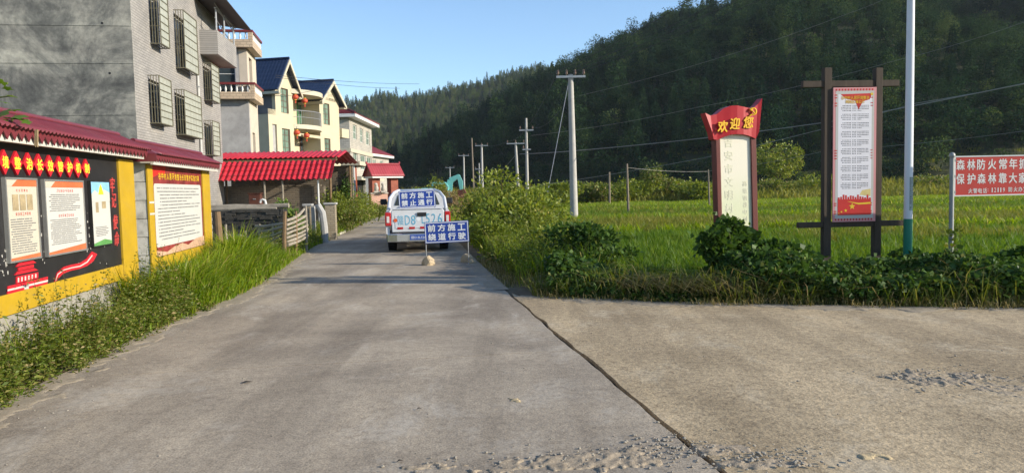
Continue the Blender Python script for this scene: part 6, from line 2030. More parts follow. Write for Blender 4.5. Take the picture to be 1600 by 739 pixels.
def wire(label, pts, r=.012, mat=MWIRE, sag=0.0, name='power_line'):
    P = []
    for k in range(len(pts) - 1):
        a, b = Vector(pts[k]), Vector(pts[k + 1])
        n = 14
        for i in range(n + (1 if k == len(pts) - 2 else 0)):
            t = i / n
            q = a.lerp(b, t)
            q.z -= sag * 4 * t * (1 - t)
            P.append(q)
    o = part(name, MB().tube(P, r, 5), mat, smooth=True)
    return tag(o, label, 'cable', 'overhead cables')
def arm_pt(top_, dx, dz=.2):
    return Vector((top_.x + dx, top_.y - .15, top_.z + dz))
# from the field pole towards the hill on the right and back along the row
wire('high thin wire sloping across the hill to the upper right corner', [at(905, 150, 60), at(1120, 92, 55), at(1330, 20, 50), at(1420, -20, 48)], .011, MWIREL, .1)
wire('second high thin wire across the hill above the welcome sign', [at(830, 212, 62), at(1090, 168, 58), at(1400, 95, 54), at(1640, 20, 50)], .011, MWIREL, .2)
for k, (dx, px, py) in enumerate(((-.62, 1060, 0), (-.25, 1100, 4), (.25, 1130, 0), (.62, 1150, 6))):
    e = at(px, py, 26.0 + k * .4)
    wire(['outermost overhead wire', 'second overhead wire', 'third overhead wire', 'fourth overhead wire'][k] + ' rising from the field pole to the upper right', [arm_pt(tA, dx, .15), e + (e - arm_pt(tA, dx)) * .6], .010, MWIRE, .25)
wire('wire from the field pole back to the leaning pole', [arm_pt(tA, -.62, .15), arm_pt(tC, -.7, .15)], .010, MWIRE, .9)
wire('second wire from the field pole back to the two-arm pole', [arm_pt(tA, .62, .15), arm_pt(tB, .5, -.75)], .010, MWIRE, .9)
wire('wire strung from the leaning pole to the pale pole', [arm_pt(tC, -.7, .15), arm_pt(tD, -.6, .1)], .011, MWIRE, .4)
wire('wire strung from the pale pole to the far pole', [arm_pt(tD, .6, .1), arm_pt(tF, .6, .1)], .012, MWIRE, .4)
wire('slanting guy wire of the field pole', [Vector((tA.x - .1, tA.y, tA.z - .35)), Vector(on_ground(846, 352, .0)) * 1.0], .014, MSTEEL, 0)
# thick telephone cables
wire('thick pale cable crossing behind the field pole to the upper right', [at(812, 241, 62), at(897, 236, 36.4), at(1100, 216, 33), at(1300, 190, 30), at(1600, 131, 26), at(1760, 95, 24)], .020, MWIREL, .02)
wire('second pale cable crossing low in front of the hill', [at(826, 292, 62), at(952, 273, 60), at(1100, 247, 50), at(1282, 203, 40), at(1430, 162, 36), at(1600, 132, 32)], .017, MWIREL, .02)
wire('third thin cable low in front of the wooded hill', [at(980, 262, 42), at(1106, 268, 48), at(1290, 236, 44), at(1600, 205, 40)], .010, MWIREL, .1)
wire('slanting cable from the leaning pole down to the thicket', [at(806, 242, 70), at(775, 275, 80)], .025, MWIREL, .1)
wire('upper of two wires crossing the sky over the grey house', [at(430, 118, 44), at(655, 131.5, 70)], .014, MWIRE, .15)
wire('lower of two wires crossing the sky over the grey house', [at(430, 121, 44), at(625, 138.5, 70)], .014, MWIRE, .15)

# ================================================================== excavator far down the road
MTURQ = M('turquoise_machine_paint', (0.14, 0.42, 0.40), 0.45, 0.15, 2, 0.1, dirt=(0.25, 0.24, 0.18), dirt_amt=0.4)
Ye = 66.0
c = at(706, 312, Ye)
ex = thing('excavator', 'pale turquoise excavator arm raised behind the bushes', 'excavator', (c.x, c.y, 0), 0)
def pe(px, py):
    v = at(px, py, Ye)
    return (v.x - c.x, v.z)
def limb(pts, th, name, par, mat=MTURQ, y0=-.18, y1=.18):
    mb = MB()
    P = [pe(*p) for p in pts]
    for k in range(len(P) - 1):
        a, b = Vector((P[k][0], 0, P[k][1])), Vector((P[k + 1][0], 0, P[k + 1][1]))
        d = (b - a).normalized(); nrm = Vector((-d.z, 0, d.x))
        t0, t1 = th[k], th[k + 1]
        q = [a + nrm * t0 - d * .03, a - nrm * t0 - d * .03, b - nrm * t1 + d * .03, b + nrm * t1 + d * .03]
        mb.prism([(v.x, v.z) for v in q], 'y', y0 + .002 * k, y1 - .002 * k)
    return part(name, mb, mat, par, bevel=.02)
limb([(702, 300), (702.5, 288), (704, 282), (717, 275)], [.28, .27, .26, .16], 'boom', ex)
limb([(716, 274), (719.5, 284), (721, 297)], [.14, .2, .14], 'dipper_arm', ex)
limb([(705, 286), (715, 279)], [.07, .07], 'hydraulic_ram', ex, MSTEEL, -.08, .08)
limb([(720.5, 297), (722, 303), (718, 307)], [.3, .4, .25], 'bucket', ex, MRUST, -.4, .4)
part('cab', MB().prism([(-1.7, .9), (-.2, .9), (-.2, 2.0), (-.5, 2.4), (-1.7, 2.4)], 'y', -.7, .7), MTURQ, ex, bevel=.05)
part('cab_window', B(-1.5, -.5, -.715, -.702, 1.5, 2.2), MGLASS, ex)
part('engine_house', B(-3.4, -1.72, -1.0, 1.0, .9, 1.9), MTURQ, ex, bevel=.06)
for s in (-1, 1):
    part('track', MB().prism([(-3.2, .1), (-2.9, 0), (.3, 0), (.6, .1), (.7, .45), (.4, .75), (-3.0, .75), (-3.3, .45)], 'y', s * .95 - .25, s * .95 + .25), MRUBBER, ex, bevel=.04)
part('turntable', MB().lathe((-1.3, 0, .7), [(.6, 0), (.6, .21)], 16), MPLAST, ex)
# ================================================================== vegetation
LF_CON = M_leaf('conifer_needles', [(0.0, (0.010, 0.026, 0.014)), (0.5, (0.018, 0.044, 0.020)), (1.0, (0.034, 0.066, 0.024))], 0.85, 0.15, 0.7, 0.03)
LF_SUNLIT = M_leaf('sunlit_ridge_leaf_tint', [(0.0, (0.045, 0.075, 0.026)), (0.5, (0.085, 0.125, 0.04)), (1.0, (0.16, 0.17, 0.06))], 0.85, 0.2, 0.7, 0.03)  # brighter copy of the forest leaves: far ridge sunlight put into the colour
LF_BRD = M_leaf('broadleaf_forest_leaves', [(0.0, (0.009, 0.026, 0.013)), (0.4, (0.018, 0.044, 0.017)), (0.78, (0.042, 0.076, 0.024)), (1.0, (0.105, 0.128, 0.04))], 0.8, 0.25, 0.75, 0.04)
LF_RICE = M_leaf('rice_blades', [(0.0, (0.06, 0.135, 0.014)), (0.5, (0.10, 0.185, 0.02)), (1.0, (0.17, 0.225, 0.028))], 0.5, 0.45, 0.4)
LF_RICEY = M_leaf('ripening_grass_blades', [(0.0, (0.11, 0.155, 0.02)), (0.5, (0.18, 0.20, 0.032)), (1.0, (0.28, 0.25, 0.055))], 0.6, 0.4, 0.4)
LF_TALL = M_leaf('tall_grass_blades', [(0.0, (0.10, 0.18, 0.014)), (0.5, (0.18, 0.28, 0.02)), (0.9, (0.28, 0.34, 0.04)), (1.0, (0.42, 0.36, 0.13))], 0.45, 0.5, 0.0)
LF_WEED = M_leaf('weed_leaves', [(0.0, (0.065, 0.10, 0.014)), (0.45, (0.11, 0.155, 0.02)), (0.8, (0.18, 0.20, 0.035)), (1.0, (0.34, 0.26, 0.12))], 0.5, 0.35, 0.0)
LF_CREEP = M_leaf('creeper_leaves', [(0.0, (0.028, 0.062, 0.012)), (0.5, (0.048, 0.10, 0.018)), (0.92, (0.085, 0.15, 0.028)), (1.0, (0.18, 0.18, 0.06))], 0.5, 0.3, 0.1, 0.15)
LF_BUSH = M_leaf('sunlit_bush_leaves', [(0.0, (0.085, 0.125, 0.015)), (0.45, (0.15, 0.20, 0.024)), (0.85, (0.24, 0.265, 0.04)), (1.0, (0.36, 0.30, 0.11))], 0.45, 0.35, 0.15)
LF_DRY = M_leaf('dry_weed_stalks', [(0.0, (0.16, 0.10, 0.045)), (0.6, (0.26, 0.18, 0.085)), (1.0, (0.36, 0.28, 0.14))], 0.8, 0.2, 0.0)
LF_DRYG = M_leaf('half_dry_grass', [(0.0, (0.10, 0.12, 0.025)), (0.5, (0.22, 0.19, 0.06)), (1.0, (0.40, 0.33, 0.15))], 0.7, 0.3, 0.0)
MBARK = M('tree_bark', (0.10, 0.075, 0.05), 0.95, 0.3, 6, 0.6, 20)
MSTEM = M('green_stem', (0.10, 0.12, 0.035), 0.8, 0.25, 6, 0.1)

# ---- forest on the hills
def tuft_(n, h, w, lean, spread, rng):
    Pp = np.stack([rng.normal(0, spread, n), rng.normal(0, spread, n), np.zeros(n)], 1)
    return blades(Pp, rng.uniform(.65, 1.1, n) * h, w, rng.uniform(.15, 1, n) * lean, rng)
def conifer(h, r, n, rng):
    t = rng.uniform(0.12, 1.0, n) ** 0.85
    az = rng.uniform(0, 2 * np.pi, n)
    lay = np.round(t * 13) / 13 + rng.normal(0, .028, n)
    rad = r * (1.02 - lay) ** 0.8 * rng.uniform(.25, 1.0, n) ** .6 * (1 + .22 * np.sin(az * 3 + h))
    C = np.stack([np.cos(az) * rad, np.sin(az) * rad, lay * h - rad * .28], 1)
    D = np.stack([np.cos(az), np.sin(az), -0.15 + rng.normal(0, .3, n)], 1)
    L = (.55 + .5 * rng.random(n)) * (1.25 - .7 * lay)
    V, F = leaves(C, D, L, L * .62, rng, .5)
    tV, tF = blades(np.zeros((4, 3)), h * .98, .22, 0.01, rng)
    return join_vf([(V, F), (tV, tF)])
def broad(h, r, n, rng, lobes=9, low=.25):
    lc = rng.normal(0, 1, (lobes, 3)); lc = unit(lc) * rng.uniform(.25, .75, (lobes, 1))
    lr = rng.uniform(.32, .55, lobes)
    k = rng.integers(0, lobes, n)
    d = unit(rng.normal(0, 1, (n, 3)))
    p = lc[k] + d * (lr[k] * rng.uniform(.55, 1.05, n) ** .5)[:, None]
    C = np.stack([p[:, 0] * r, p[:, 1] * r, h * (low + (1 - low) * .5) + p[:, 2] * h * (1 - low) * .5], 1)
    D = d + np.array([0, 0, .15]) + rng.normal(0, .6, (n, 3))
    L = rng.uniform(.35, .75, n) * r * .24
    return leaves(C, D, L, L * .75, rng, .3)
rg = np.random.default_rng(3)
temps = [template(*conifer(11, 2.0, 520, rg), LF_CON), template(*conifer(13, 2.2, 600, rg), LF_CON), template(*conifer(9, 2.3, 480, rg), LF_CON),
         template(*broad(8.5, 3.0, 620, rg), LF_BRD), template(*broad(7, 3.2, 620, rg, 11), LF_BRD), template(*broad(10, 2.6, 620, rg, 8), LF_BRD), template(*broad(3.2, 2.0, 420, rg, 7, .0), LF_BRD), template(*conifer(10, 2.1, 420, rg), LF_SUNLIT), template(*conifer(8.5, 2.4, 420, rg), LF_SUNLIT), template(*broad(7, 2.9, 420, rg, 9), LF_SUNLIT)]
sp = 3.3
fx, fy = np.meshgrid(np.arange(-330, 400, sp), np.arange(80, 690, sp))
fx = (fx + rg.uniform(-1.5, 1.5, fx.shape)).ravel(); fy = (fy + rg.uniform(-1.5, 1.5, fy.shape)).ravel()
fh = hill_h(fx, fy)
u_ = fx / fy
keep = (fh > 0.8) & (u_ > -.50) & (u_ < .86)
fx, fy, fh = fx[keep], fy[keep], fh[keep]
# drop trees well behind a crest
def hidden(x, y, h):
    out = np.zeros(len(x), bool)
    for t in (.96, .93, .9, .85, .8, .7):
        hh = hill_h(x * t, y * t)
        out |= (hh + 4) > (EYE + (h + 14 - EYE) * t)
    return out
hid = hidden(fx, fy, fh)
fx, fy, fh = fx[~hid], fy[~hid], fh[~hid]
mixn = fbm(fx / 38.0, fy / 38.0, 77, 3)
r1 = rg.random(len(fx))
idx = np.where(mixn + rg.normal(0, .25, len(fx)) + np.where(fy > 480, .25, -.28) > 0, rg.integers(0, 3, len(fx)), rg.integers(3, 6, len(fx)))
low = fh < 5
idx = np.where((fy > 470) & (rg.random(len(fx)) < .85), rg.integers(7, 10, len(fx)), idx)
idx = np.where(low & (r1 < .93), 6, idx)
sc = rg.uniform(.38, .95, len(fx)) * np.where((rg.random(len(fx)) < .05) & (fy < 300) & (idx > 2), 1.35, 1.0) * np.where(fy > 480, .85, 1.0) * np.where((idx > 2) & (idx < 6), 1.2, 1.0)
sc = sc * np.where(idx == 6, rg.uniform(.9, 1.9, len(fx)), 1.0)
P = np.stack([fx, fy, fh - .3], 1)
S = np.stack([sc * rg.uniform(.85, 1.15, len(fx)), sc * rg.uniform(.85, 1.15, len(fx)), sc * rg.uniform(.85, 1.2, len(fx))], 1)
forest = scatter('forest', P, rg.uniform(0, 6.28, len(fx)), S, temps, idx)
tag(forest, 'dense mixed fir and broadleaf forest covering the hills', 'forest', kind='stuff')
print('forest', len(fx))
ux, uy = np.meshgrid(np.arange(-120, 130, 1.7), np.arange(76, 190, 1.7))
ux = (ux + rg.uniform(-.8, .8, ux.shape)).ravel(); uy = (uy + rg.uniform(-.8, .8, uy.shape)).ravel()
uh = hill_h(ux, uy)
k = (uh > .1) & (uh < 16) & (ux / uy < .86) & (ux / uy > -.5) & (rg.random(len(ux)) < np.where(uh < 9, .9, .45))
ux, uy, uh = ux[k], uy[k], uh[k]
ut = [template(*broad(2.0, 1.5, 260, rg, 6, .0), LF_BRD), template(*tuft_(60, .9, .05, .7, .5, rg), LF_RICEY), template(*tuft_(60, .8, .06, .7, .55, rg), LF_WEED)]
su = rg.uniform(.5, 1.25, len(ux))
und = scatter('undergrowth', np.stack([ux, uy, uh - .1], 1), rg.uniform(0, 6.28, len(ux)), np.stack([su, su, su * rg.uniform(.6, 1.1, len(ux))], 1), ut, np.where(fbm(ux / 9, uy / 5, 13, 2) > -.05, 0, rg.integers(1, 3, len(ux))))
tag(und, 'shrubs and rough grass on the terraces at the hill foot', 'undergrowth', kind='stuff')
print('under', len(ux))

# ---- rice in the field
def tuft(n, h, w, lean, spread, rng):
    Pp = np.stack([rng.normal(0, spread, n), rng.normal(0, spread, n), np.zeros(n)], 1)
    return blades(Pp, rng.uniform(.65, 1.1, n) * h, w, rng.uniform(.15, 1, n) * lean, rng)
rt = [template(*tuft(34, .40, .017, .5, .05, rg), LF_RICE), template(*tuft(34, .44, .018, .7, .06, rg), LF_RICE), template(*tuft(30, .42, .016, .8, .07, rg), LF_RICEY), template(*tuft(40, .50, .022, .8, .12, rg), LF_RICEY), template(*tuft(40, .45, .028, .6, .14, rg), LF_TALL)]
pts = []
def band(y0, y1, s):
    X, Y = np.meshgrid(np.arange(-6, 66, s), np.arange(y0, y1, s))
    X = X.ravel() + rg.uniform(-s * .35, s * .35, X.size); Y = Y.ravel() + rg.uniform(-s * .35, s * .35, Y.size)
    k = (X / Y < .80) & (X > 2.2 - .02 * Y - .0 + np.maximum(0, (13.5 - Y)) * 0) & (X > -.02 * Y + 1.6)
    return np.stack([X[k], Y[k]], 1)
near = band(12.6, 24, .26); mid_ = band(24, 40, .36); farb = band(40, 70, .55)
Q = np.concatenate([near, mid_, farb])
nz = fbm(Q[:, 0] / 6, Q[:, 1] / 4, 51, 3)
yel = (np.clip((Q[:, 1] - 24) / 9, 0, 1) * .75 - np.clip((Q[:, 1] - 44) / 8, 0, 1) * .5 + nz * .9 + rg.normal(0, .15, len(Q))) > .50
fid = (Q[:, 1] > 23.5 + .05 * Q[:, 0]).astype(int) + (Q[:, 1] > 33 + .05 * Q[:, 0]) + (Q[:, 1] > 45 + .05 * Q[:, 0])
yel |= (fid == 1) & (nz + rg.normal(0, .3, len(Q)) > -.1)
yel &= ~((fid == 2) & (rg.random(len(Q)) < .75))
gap = (fbm(Q[:, 0] / 2.2, Q[:, 1] / 1.1, 61, 2) < -.52) | ((np.abs(Q[:, 1] - (17.6 + .02 * Q[:, 0])) < .28) & (rg.random(len(Q)) < .8))
idx = np.where(yel, np.where(rg.random(len(Q)) < .5, 2, 3), rg.integers(0, 2, len(Q)))
idx = np.where((Q[:, 1] > 52) & (rg.random(len(Q)) < .6), 4, idx)
sz = np.where(Q[:, 1] < 24, 1.0, np.where(Q[:, 1] < 40, 1.25, 1.7)) * rg.uniform(.75, 1.2, len(Q))
for yb in (23.5, 33.0, 45.0):
    onb = np.abs(Q[:, 1] - (yb + .05 * Q[:, 0] + .8 * np.sin(Q[:, 0] * .2))) < .35
    idx = np.where(onb, 4, idx); sz = np.where(onb, sz * 1.35, sz)
    gap |= np.abs(Q[:, 1] - (yb - .7 + .05 * Q[:, 0] + .8 * np.sin(Q[:, 0] * .2))) < .3
sz = sz * (1 + .45 * fbm(Q[:, 0] / 1.8, Q[:, 1] / 1.8, 58, 3))
Q, idx, sz = Q[~gap], idx[~gap], sz[~gap]
P = np.stack([Q[:, 0], Q[:, 1], np.full(len(Q), -.08)], 1)
rice = scatter('rice_field', P, rg.uniform(0, 6.28, len(P)), np.stack([sz, sz, sz ** .25 * rg.uniform(.8, 1.1, len(P))], 1), rt, idx)
tag(rice, 'bright green rice field turning yellow towards the hill', 'field', kind='stuff')
print('rice', len(P))

# ---- bushes and trees of their own
def bush_cloud(rx, ry, rz, n, leaf, rng, lobes=10, base=0.0, wide=.55, spiky=0.0, droop=.4):
    lc = unit(rng.normal(0, 1, (lobes, 3))) * rng.uniform(.2, .78, (lobes, 1))
    lr = rng.uniform(.26, .5, lobes)
    k = rng.integers(0, lobes, n)
    d = unit(rng.normal(0, 1, (n, 3)))
    rad = rng.uniform(.3, 1.0, n) ** .45
    if spiky:
        s_ = rng.random(n) < spiky
        rad = np.where(s_, rad * rng.uniform(1.0, 1.7, n), rad)
    p = lc[k] + d * (lr[k] * rad)[:, None]
    zc = (p[:, 2] + 1) / 2
    C = np.stack([p[:, 0] * rx, p[:, 1] * ry, base + np.clip(zc, 0, 1.3) * rz], 1)
    D = d + np.array([0, 0, .35]) + rng.normal(0, .7, (n, 3))
    L = rng.uniform(.6, 1.3, n) * leaf
    return leaves(C, D, L, L * wide, rng, droop, .1)
def bush(name, label, cat, px, Y, w, h, n, leaf, mat, group=None, z0=0.0, lobes=10, wide=.55, spiky=.1, seed=1, stems=5, depth=None):
    rng = np.random.default_rng(seed)
    c = at(px, 320, Y)
    t = thing(name, label, cat, (c.x, c.y, z0), rng.uniform(0, .6), group)
    V, F = bush_cloud(w / 2, (depth or w) / 2, h, n, leaf, rng, lobes, 0.0, wide, spiky)
    veg('foliage', V, F, mat, t)
    for k in range(stems):
        a = rng.uniform(0, 6.28)
        e = (math.cos(a) * w * .28, math.sin(a) * w * .28, h * rng.uniform(.6, .95))
        part('stem', MB().tube([(math.cos(a) * .05, math.sin(a) * .05, -.08), (e[0] * .45, e[1] * .45, e[2] * .5), e], [.012 + .008 * h, .01 + .005 * h, .005], 5), MSTEM if h < 2.2 else MBARK, t, smooth=True)
    return t
def hpx(py, Y, px=900): return at(px, py, Y).z
G1 = 'bushes of the roadside thicket'
tk_list = [
    ('lime green bush hanging over the verge right behind the detour sign', 778, 18.5, 1.6, 340, 1500, LF_BUSH),
    ('leafy sunlit bush above the detour sign right corner', 788, 20.5, 2.0, 305, 2000, LF_BUSH),
    ('tallest sunlit bush of the thicket below the far poles', 782, 24, 2.6, 272, 2400, LF_BUSH),
    ('broad lime bush at the thicket middle beneath the leaning pole', 815, 22, 3.0, 285, 2600, LF_BUSH),
    ('tall bush with pale tips right of the leaning pole foot', 845, 24, 2.8, 296, 2400, LF_BUSH),
    ('bush with drooping pale tips at the thicket right shoulder', 838, 19.5, 2.2, 325, 2200, LF_BUSH),
    ('low sunlit bush at the foot of the concrete field pole', 868, 19, 2.0, 350, 1700, LF_BUSH),
    ('tangled bush behind the pickup right mirror', 745, 27, 2.0, 292, 1700, LF_BUSH),
    ('pale lime bush at the thicket right end before the rice', 868, 16.6, 1.7, 362, 1700, LF_BUSH),
    ('low pale bush between the thicket and the glossy bush', 852, 14.6, 1.5, 388, 1500, LF_WEED),
    ('dark leafy bush at the thicket front, right of the verge grass', 812, 16.5, 1.9, 368, 1700, LF_WEED),
    ('low leafy bush at the thicket foot near the road edge', 792, 16.0, 1.4, 386, 1300, LF_WEED),
    ('glossy dark bush standing out of the field edge', 905, 13.8, 1.7, 356, 2300, LF_CREEP),
    ('small glossy bush right of the dark field edge bush', 952, 14.4, 1.2, 382, 1100, LF_CREEP),
]
for k, (lb, px, Y, w, pyt, n, m) in enumerate(tk_list):
    bush('roadside_bush', lb, 'bush', px, Y, w, hpx(pyt, Y, px) * 1.08, int(n * 1.25), .11 if Y < 19 else .135, m, G1, seed=20 + k, spiky=.3)
bush('dry_weed_clump', 'brown dry weed clump beside the pickup', 'weeds', 712, 33, 1.9, hpx(296, 33, 712), 2200, .10, LF_DRY, seed=41, wide=.3, spiky=.4)
bush('leafy_shrub', 'leafy green shrub rising between pickup and excavator', 'bush', 689, 42, 1.3, hpx(272, 42, 689), 1900, .13, LF_BUSH, seed=42, spiky=.3)
bush('leafy_shrub', 'round lime shrub right of the gateway behind the pickup', 'bush', 650, 58, 2.8, hpx(285, 58, 650), 2000, .16, LF_BUSH, seed=43)
G2 = 'bushes on the far field bank'
fb = [('dark bush on the far bank beside the concrete pole foot', 868, 62, 5, 303), ('round bush on the far bank right of the concrete pole', 925, 66, 6, 296), ('broad dark bush on the far bank behind the bare pole', 1000, 68, 8, 298), ('highest bright bush of the far bank', 1036, 70, 7, 291), ('bush on the far bank just left of the welcome sign', 1082, 66, 6, 299), ('dark bush on the far bank right of the welcome sign', 1200, 72, 8, 300), ('spreading bush on the far bank left of the timber notice', 1262, 74, 8, 300), ('wide bush on the far bank between lamp pole and red board', 1450, 74, 8, 312), ('wide bush on the far bank beneath the red board', 1550, 74, 9, 314)]
for k, (lb, px, Y, w, pyt) in enumerate(fb):
    bush('bank_bush', lb, 'bush', px, Y, w, max(hpx(pyt - 8, Y, px), 2.0) * 1.25, 2600, .28, LF_WEED if k % 2 else LF_BUSH, G2, seed=60 + k, stems=3)
# grassy bank along the far side of the field
rngb = np.random.default_rng(9)
X = rngb.uniform(-12, 64, 15000); Y = 65 + rngb.uniform(0, 12, 15000)
bh = .5 + 1.3 * np.clip((Y - 65) / 9, 0, 1)
V, F = blades(np.stack([X, Y, np.clip((Y - 66) * .11, -.05, 1.2)], 1), rngb.uniform(.4, 1.0, 15000) * (1.3), .085, rngb.uniform(.2, .9, 15000), rngb)
o = veg('bank_grass', V, F, LF_RICEY)
tag(o, 'rough yellowing grass on the bank at the hill foot', 'grass', kind='stuff')
def bank_sheet(u, v):
    x = -14 + 82 * u; y = 64.5 + 16 * v
    return (x, y, -.06 + 1.25 * min(1, max(0, (y - 66) / 11)) + .12 * math.sin(x * .7))
tag(part('field_bank', MB().sheet(bank_sheet, 60, 10), MGROUND, smooth='all'), 'low earth bank between the field and the hill', 'bank', kind='structure')

def tree(name, label, px, Y, py_top, w, n, leaf, mat, seed, trunk_r=.12, crown_low=.3, group=None):
    rng = np.random.default_rng(seed)
    c = at(px, 320, Y)
    h = hpx(py_top, Y, px)
    z0 = max(0, float(hill_h(np.array([c.x]), np.array([c.y]))[0])) if Y > 75 else 0
    t = thing(name, label, 'tree', (c.x, c.y, z0 * .9), 0, group)
    h = h - z0 * .9
    V, F = bush_cloud(w / 2, w / 2, h * (1 - crown_low), n, leaf, rng, 14, h * crown_low, .6, .12)
    veg('crown', V, F, mat, t)
    tr = part('trunk', MB().tube([(0, 0, -.3), (.05 * w, 0, h * .35), (0, .03 * w, h * .75)], [trunk_r, trunk_r * .7, trunk_r * .3], 8), MBARK, t, smooth=True)
    for k in range(5):
        a = k * 1.3 + seed
        part('limb', MB().tube([(.04 * w, 0, h * (.3 + .07 * k)), (math.cos(a) * w * .22, math.sin(a) * w * .22, h * (.5 + .08 * k))], [trunk_r * .45, trunk_r * .15], 6), MBARK, tr, smooth=True)
    return t
tree('broadleaf_tree', 'round pale green tree at the hill foot right of the welcome sign', 1214, 82, 214, 6.5, 4200, .27, LF_BUSH, 71, .16, .12)
tree('broadleaf_tree', 'slender young tree on the far bank between the poles', 1020, 68, 253, 2.6, 1500, .2, LF_WEED, 72, .08, .2)
tree('broadleaf_tree', 'dark narrow tree beside the grey house porch', 540, 34, 268, 1.1, 1700, .12, LF_CREEP, 73, .07, .15)

# ---- left roadside: bushes past the yard gate
G3 = 'bushes by the yard gate'
for k, (lb, px, Y, w, pyt, m) in enumerate([
        ('bright bush under the shed roof corner, right of the white post', 522, 30, 1.3, 284, LF_BUSH), ('vine covered bush below the dark narrow tree', 545, 33, 1.9, 298, LF_BUSH),
        ('large sunlit bush left of the courtyard wall', 566, 36, 2.6, 293, LF_BUSH), ('low bush at the road edge before the courtyard wall', 588, 41, 2.2, 312, LF_WEED),
        ('spreading green bush at the gate ramp', 540, 30.5, 1.8, 318, LF_WEED)]):
    bush('roadside_bush', lb, 'bush', px, Y, w, max(hpx(pyt, Y, px), .5), 2600, .09, m, G3, seed=80 + k, spiky=.2)
bush('potted_cabbage', 'pale leafy vegetable plant behind the split wood fence', 'plant', 450, 21.2, .85, hpx(304, 21.2, 450), 700, .16, M_leaf('pale_vegetable_leaves', [(0, (0.10, 0.17, 0.03)), (1, (0.24, 0.32, 0.09))], 0.45, 0.35, 0), None, seed=90, wide=.8, spiky=0)
# ---- tall grass before the white board and along the verge
rngg = np.random.default_rng(12)
def lx_blades(n, ly0, ly1, off0, off1, h0, h1, w, lean, mat, name, label, tab=LEFT, sgn=-1, az_bias=None, prof=None):
    ly = rngg.uniform(ly0, ly1, n)
    off = off0 + (off1 - off0) * rngg.random(n) ** .8
    lx = np.interp(ly, [p[0] for p in tab], [p[1] for p in tab]) + sgn * off
    cl = fbm(lx * 1.6, ly * 1.6, 91, 2)
    keep = cl > -.45
    ly, lx, off, cl = ly[keep], lx[keep], off[keep], cl[keep]
    n = len(ly)
    Pw = np.stack([lx * math.cos(TH) - ly * math.sin(TH), lx * math.sin(TH) + ly * math.cos(TH), np.full(n, -.02)], 1)
    H = rngg.uniform(h0, h1, n) * (1 + .6 * cl) * (np.minimum(1, .35 + off * 1.1))
    if prof is not None: H = H * prof(ly)
    az = rngg.normal(az_bias, 1.5, n) if az_bias is not None else None
    V, F = blades(Pw, H, rngg.uniform(.7, 1.2, n) * w, rngg.uniform(.2, 1, n) * lean, rngg, .7, az)
    o = veg(name, V, F, mat)
    return tag(o, label, 'grass', kind='stuff')
lx_blades(9500, 11.6, 19.0, .02, 1.2, .45, 1.15, .019, .85, LF_TALL, 'tall_grass', 'tall bright green grass leaning over the road before the white notice board', az_bias=R(-20), prof=lambda y: np.interp(y, [11.6, 12.5, 15, 17, 19], [.35, .6, 1.0, .65, .4]))
lx_blades(2600, 10.4, 12.2, .05, .95, .45, .8, .016, .9, LF_TALL, 'tall_grass', 'dark tuft of arching grass at the yellow post between the boards', az_bias=R(-60))
lx_blades(3500, 19, 31, .02, .8, .3, .6, .018, .7, LF_TALL, 'verge_grass', 'bright grass fringe along the road below the fence and piers')
lx_blades(3500, 31, 60, .02, 1.5, .3, .7, .03, .7, LF_TALL, 'verge_grass', 'grass fringe along the far left road edge past the gate ramp')
lx_blades(2500, 3.0, 19, -.12, .22, .05, .16, .010, .9, LF_DRYG, 'dry_grass_edge', 'short dry grass and litter along the left road edge')
# ---- weeds under the black board
def weed_patch(n_pl, ly0, ly1, off0, off1, h0, h1, leaf, mat, name, label, tab, sgn, per=26, prof=None):
    ly = rngg.uniform(ly0, ly1, n_pl); off = rngg.uniform(off0, off1, n_pl)
    lx = np.interp(ly, [p[0] for p in tab], [p[1] for p in tab]) + sgn * off
    H = (h0 + (h1 - h0) * rngg.random(n_pl) ** 1.5) * np.minimum(1, .35 + off * 1.3) * (1 + .7 * fbm(lx * 1.1, ly * 1.1, 66, 3))
    if prof is not None: H = H * prof(ly)
    Pw = np.stack([lx * math.cos(TH) - ly * math.sin(TH), lx * math.sin(TH) + ly * math.cos(TH), np.zeros(n_pl)], 1)
    lean = rngg.normal(0, .28, (n_pl, 2))
    k = np.repeat(np.arange(n_pl), per)
    t = rngg.uniform(.15, 1.0, len(k)) ** .8
    C = Pw[k] + np.stack([lean[k, 0] * t * H[k], lean[k, 1] * t * H[k], t * H[k]], 1) + rngg.normal(0, .022, (len(k), 3))
    az = rngg.uniform(0, 6.28, len(k))
    D = np.stack([np.cos(az), np.sin(az), .35 + rngg.normal(0, .35, len(k))], 1)
    L = leaf * rngg.uniform(.6, 1.4, len(k)) * (1.15 - .5 * t)
    V1, F1 = leaves(C, D, L, L * .42, rngg, .5)
    tip = Pw + np.stack([lean[:, 0] * H, lean[:, 1] * H, H], 1)
    s = np.stack([np.full(n_pl, .004), np.zeros(n_pl), np.zeros(n_pl)], 1)
    V2 = np.stack([Pw - s, Pw + s, tip + s * .4, tip - s * .4], 1).reshape(-1, 3)
    F2 = np.arange(4 * n_pl).reshape(-1, 4)
    V, F = join_vf([(V1, F1), (V2, F2)])
    return tag(veg(name, V, F, mat), label, 'weeds', kind='stuff')
weed_patch(820, 3.4, 10.8, .04, .70, .14, .80, .055, LF_WEED, 'weeds', 'dense leafy weeds below the black notice board', LEFT, -1, 30)
lx_blades(2600, 3.4, 11, .02, .75, .12, .55, .010, 1.0, LF_TALL, 'verge_grass', 'thin grass blades among the weeds under the black notice board')
weed_patch(260, 3.4, 11.2, -.05, .25, .08, .22, .045, LF_WEED, 'weeds', 'low weeds creeping onto the road edge at the notice boards', LEFT, -1, 16)
weed_patch(500, 18.5, 30, .1, 1.0, .3, .7, .07, LF_WEED, 'weeds', 'leafy weeds at the fence foot along the road', LEFT, -1, 22)
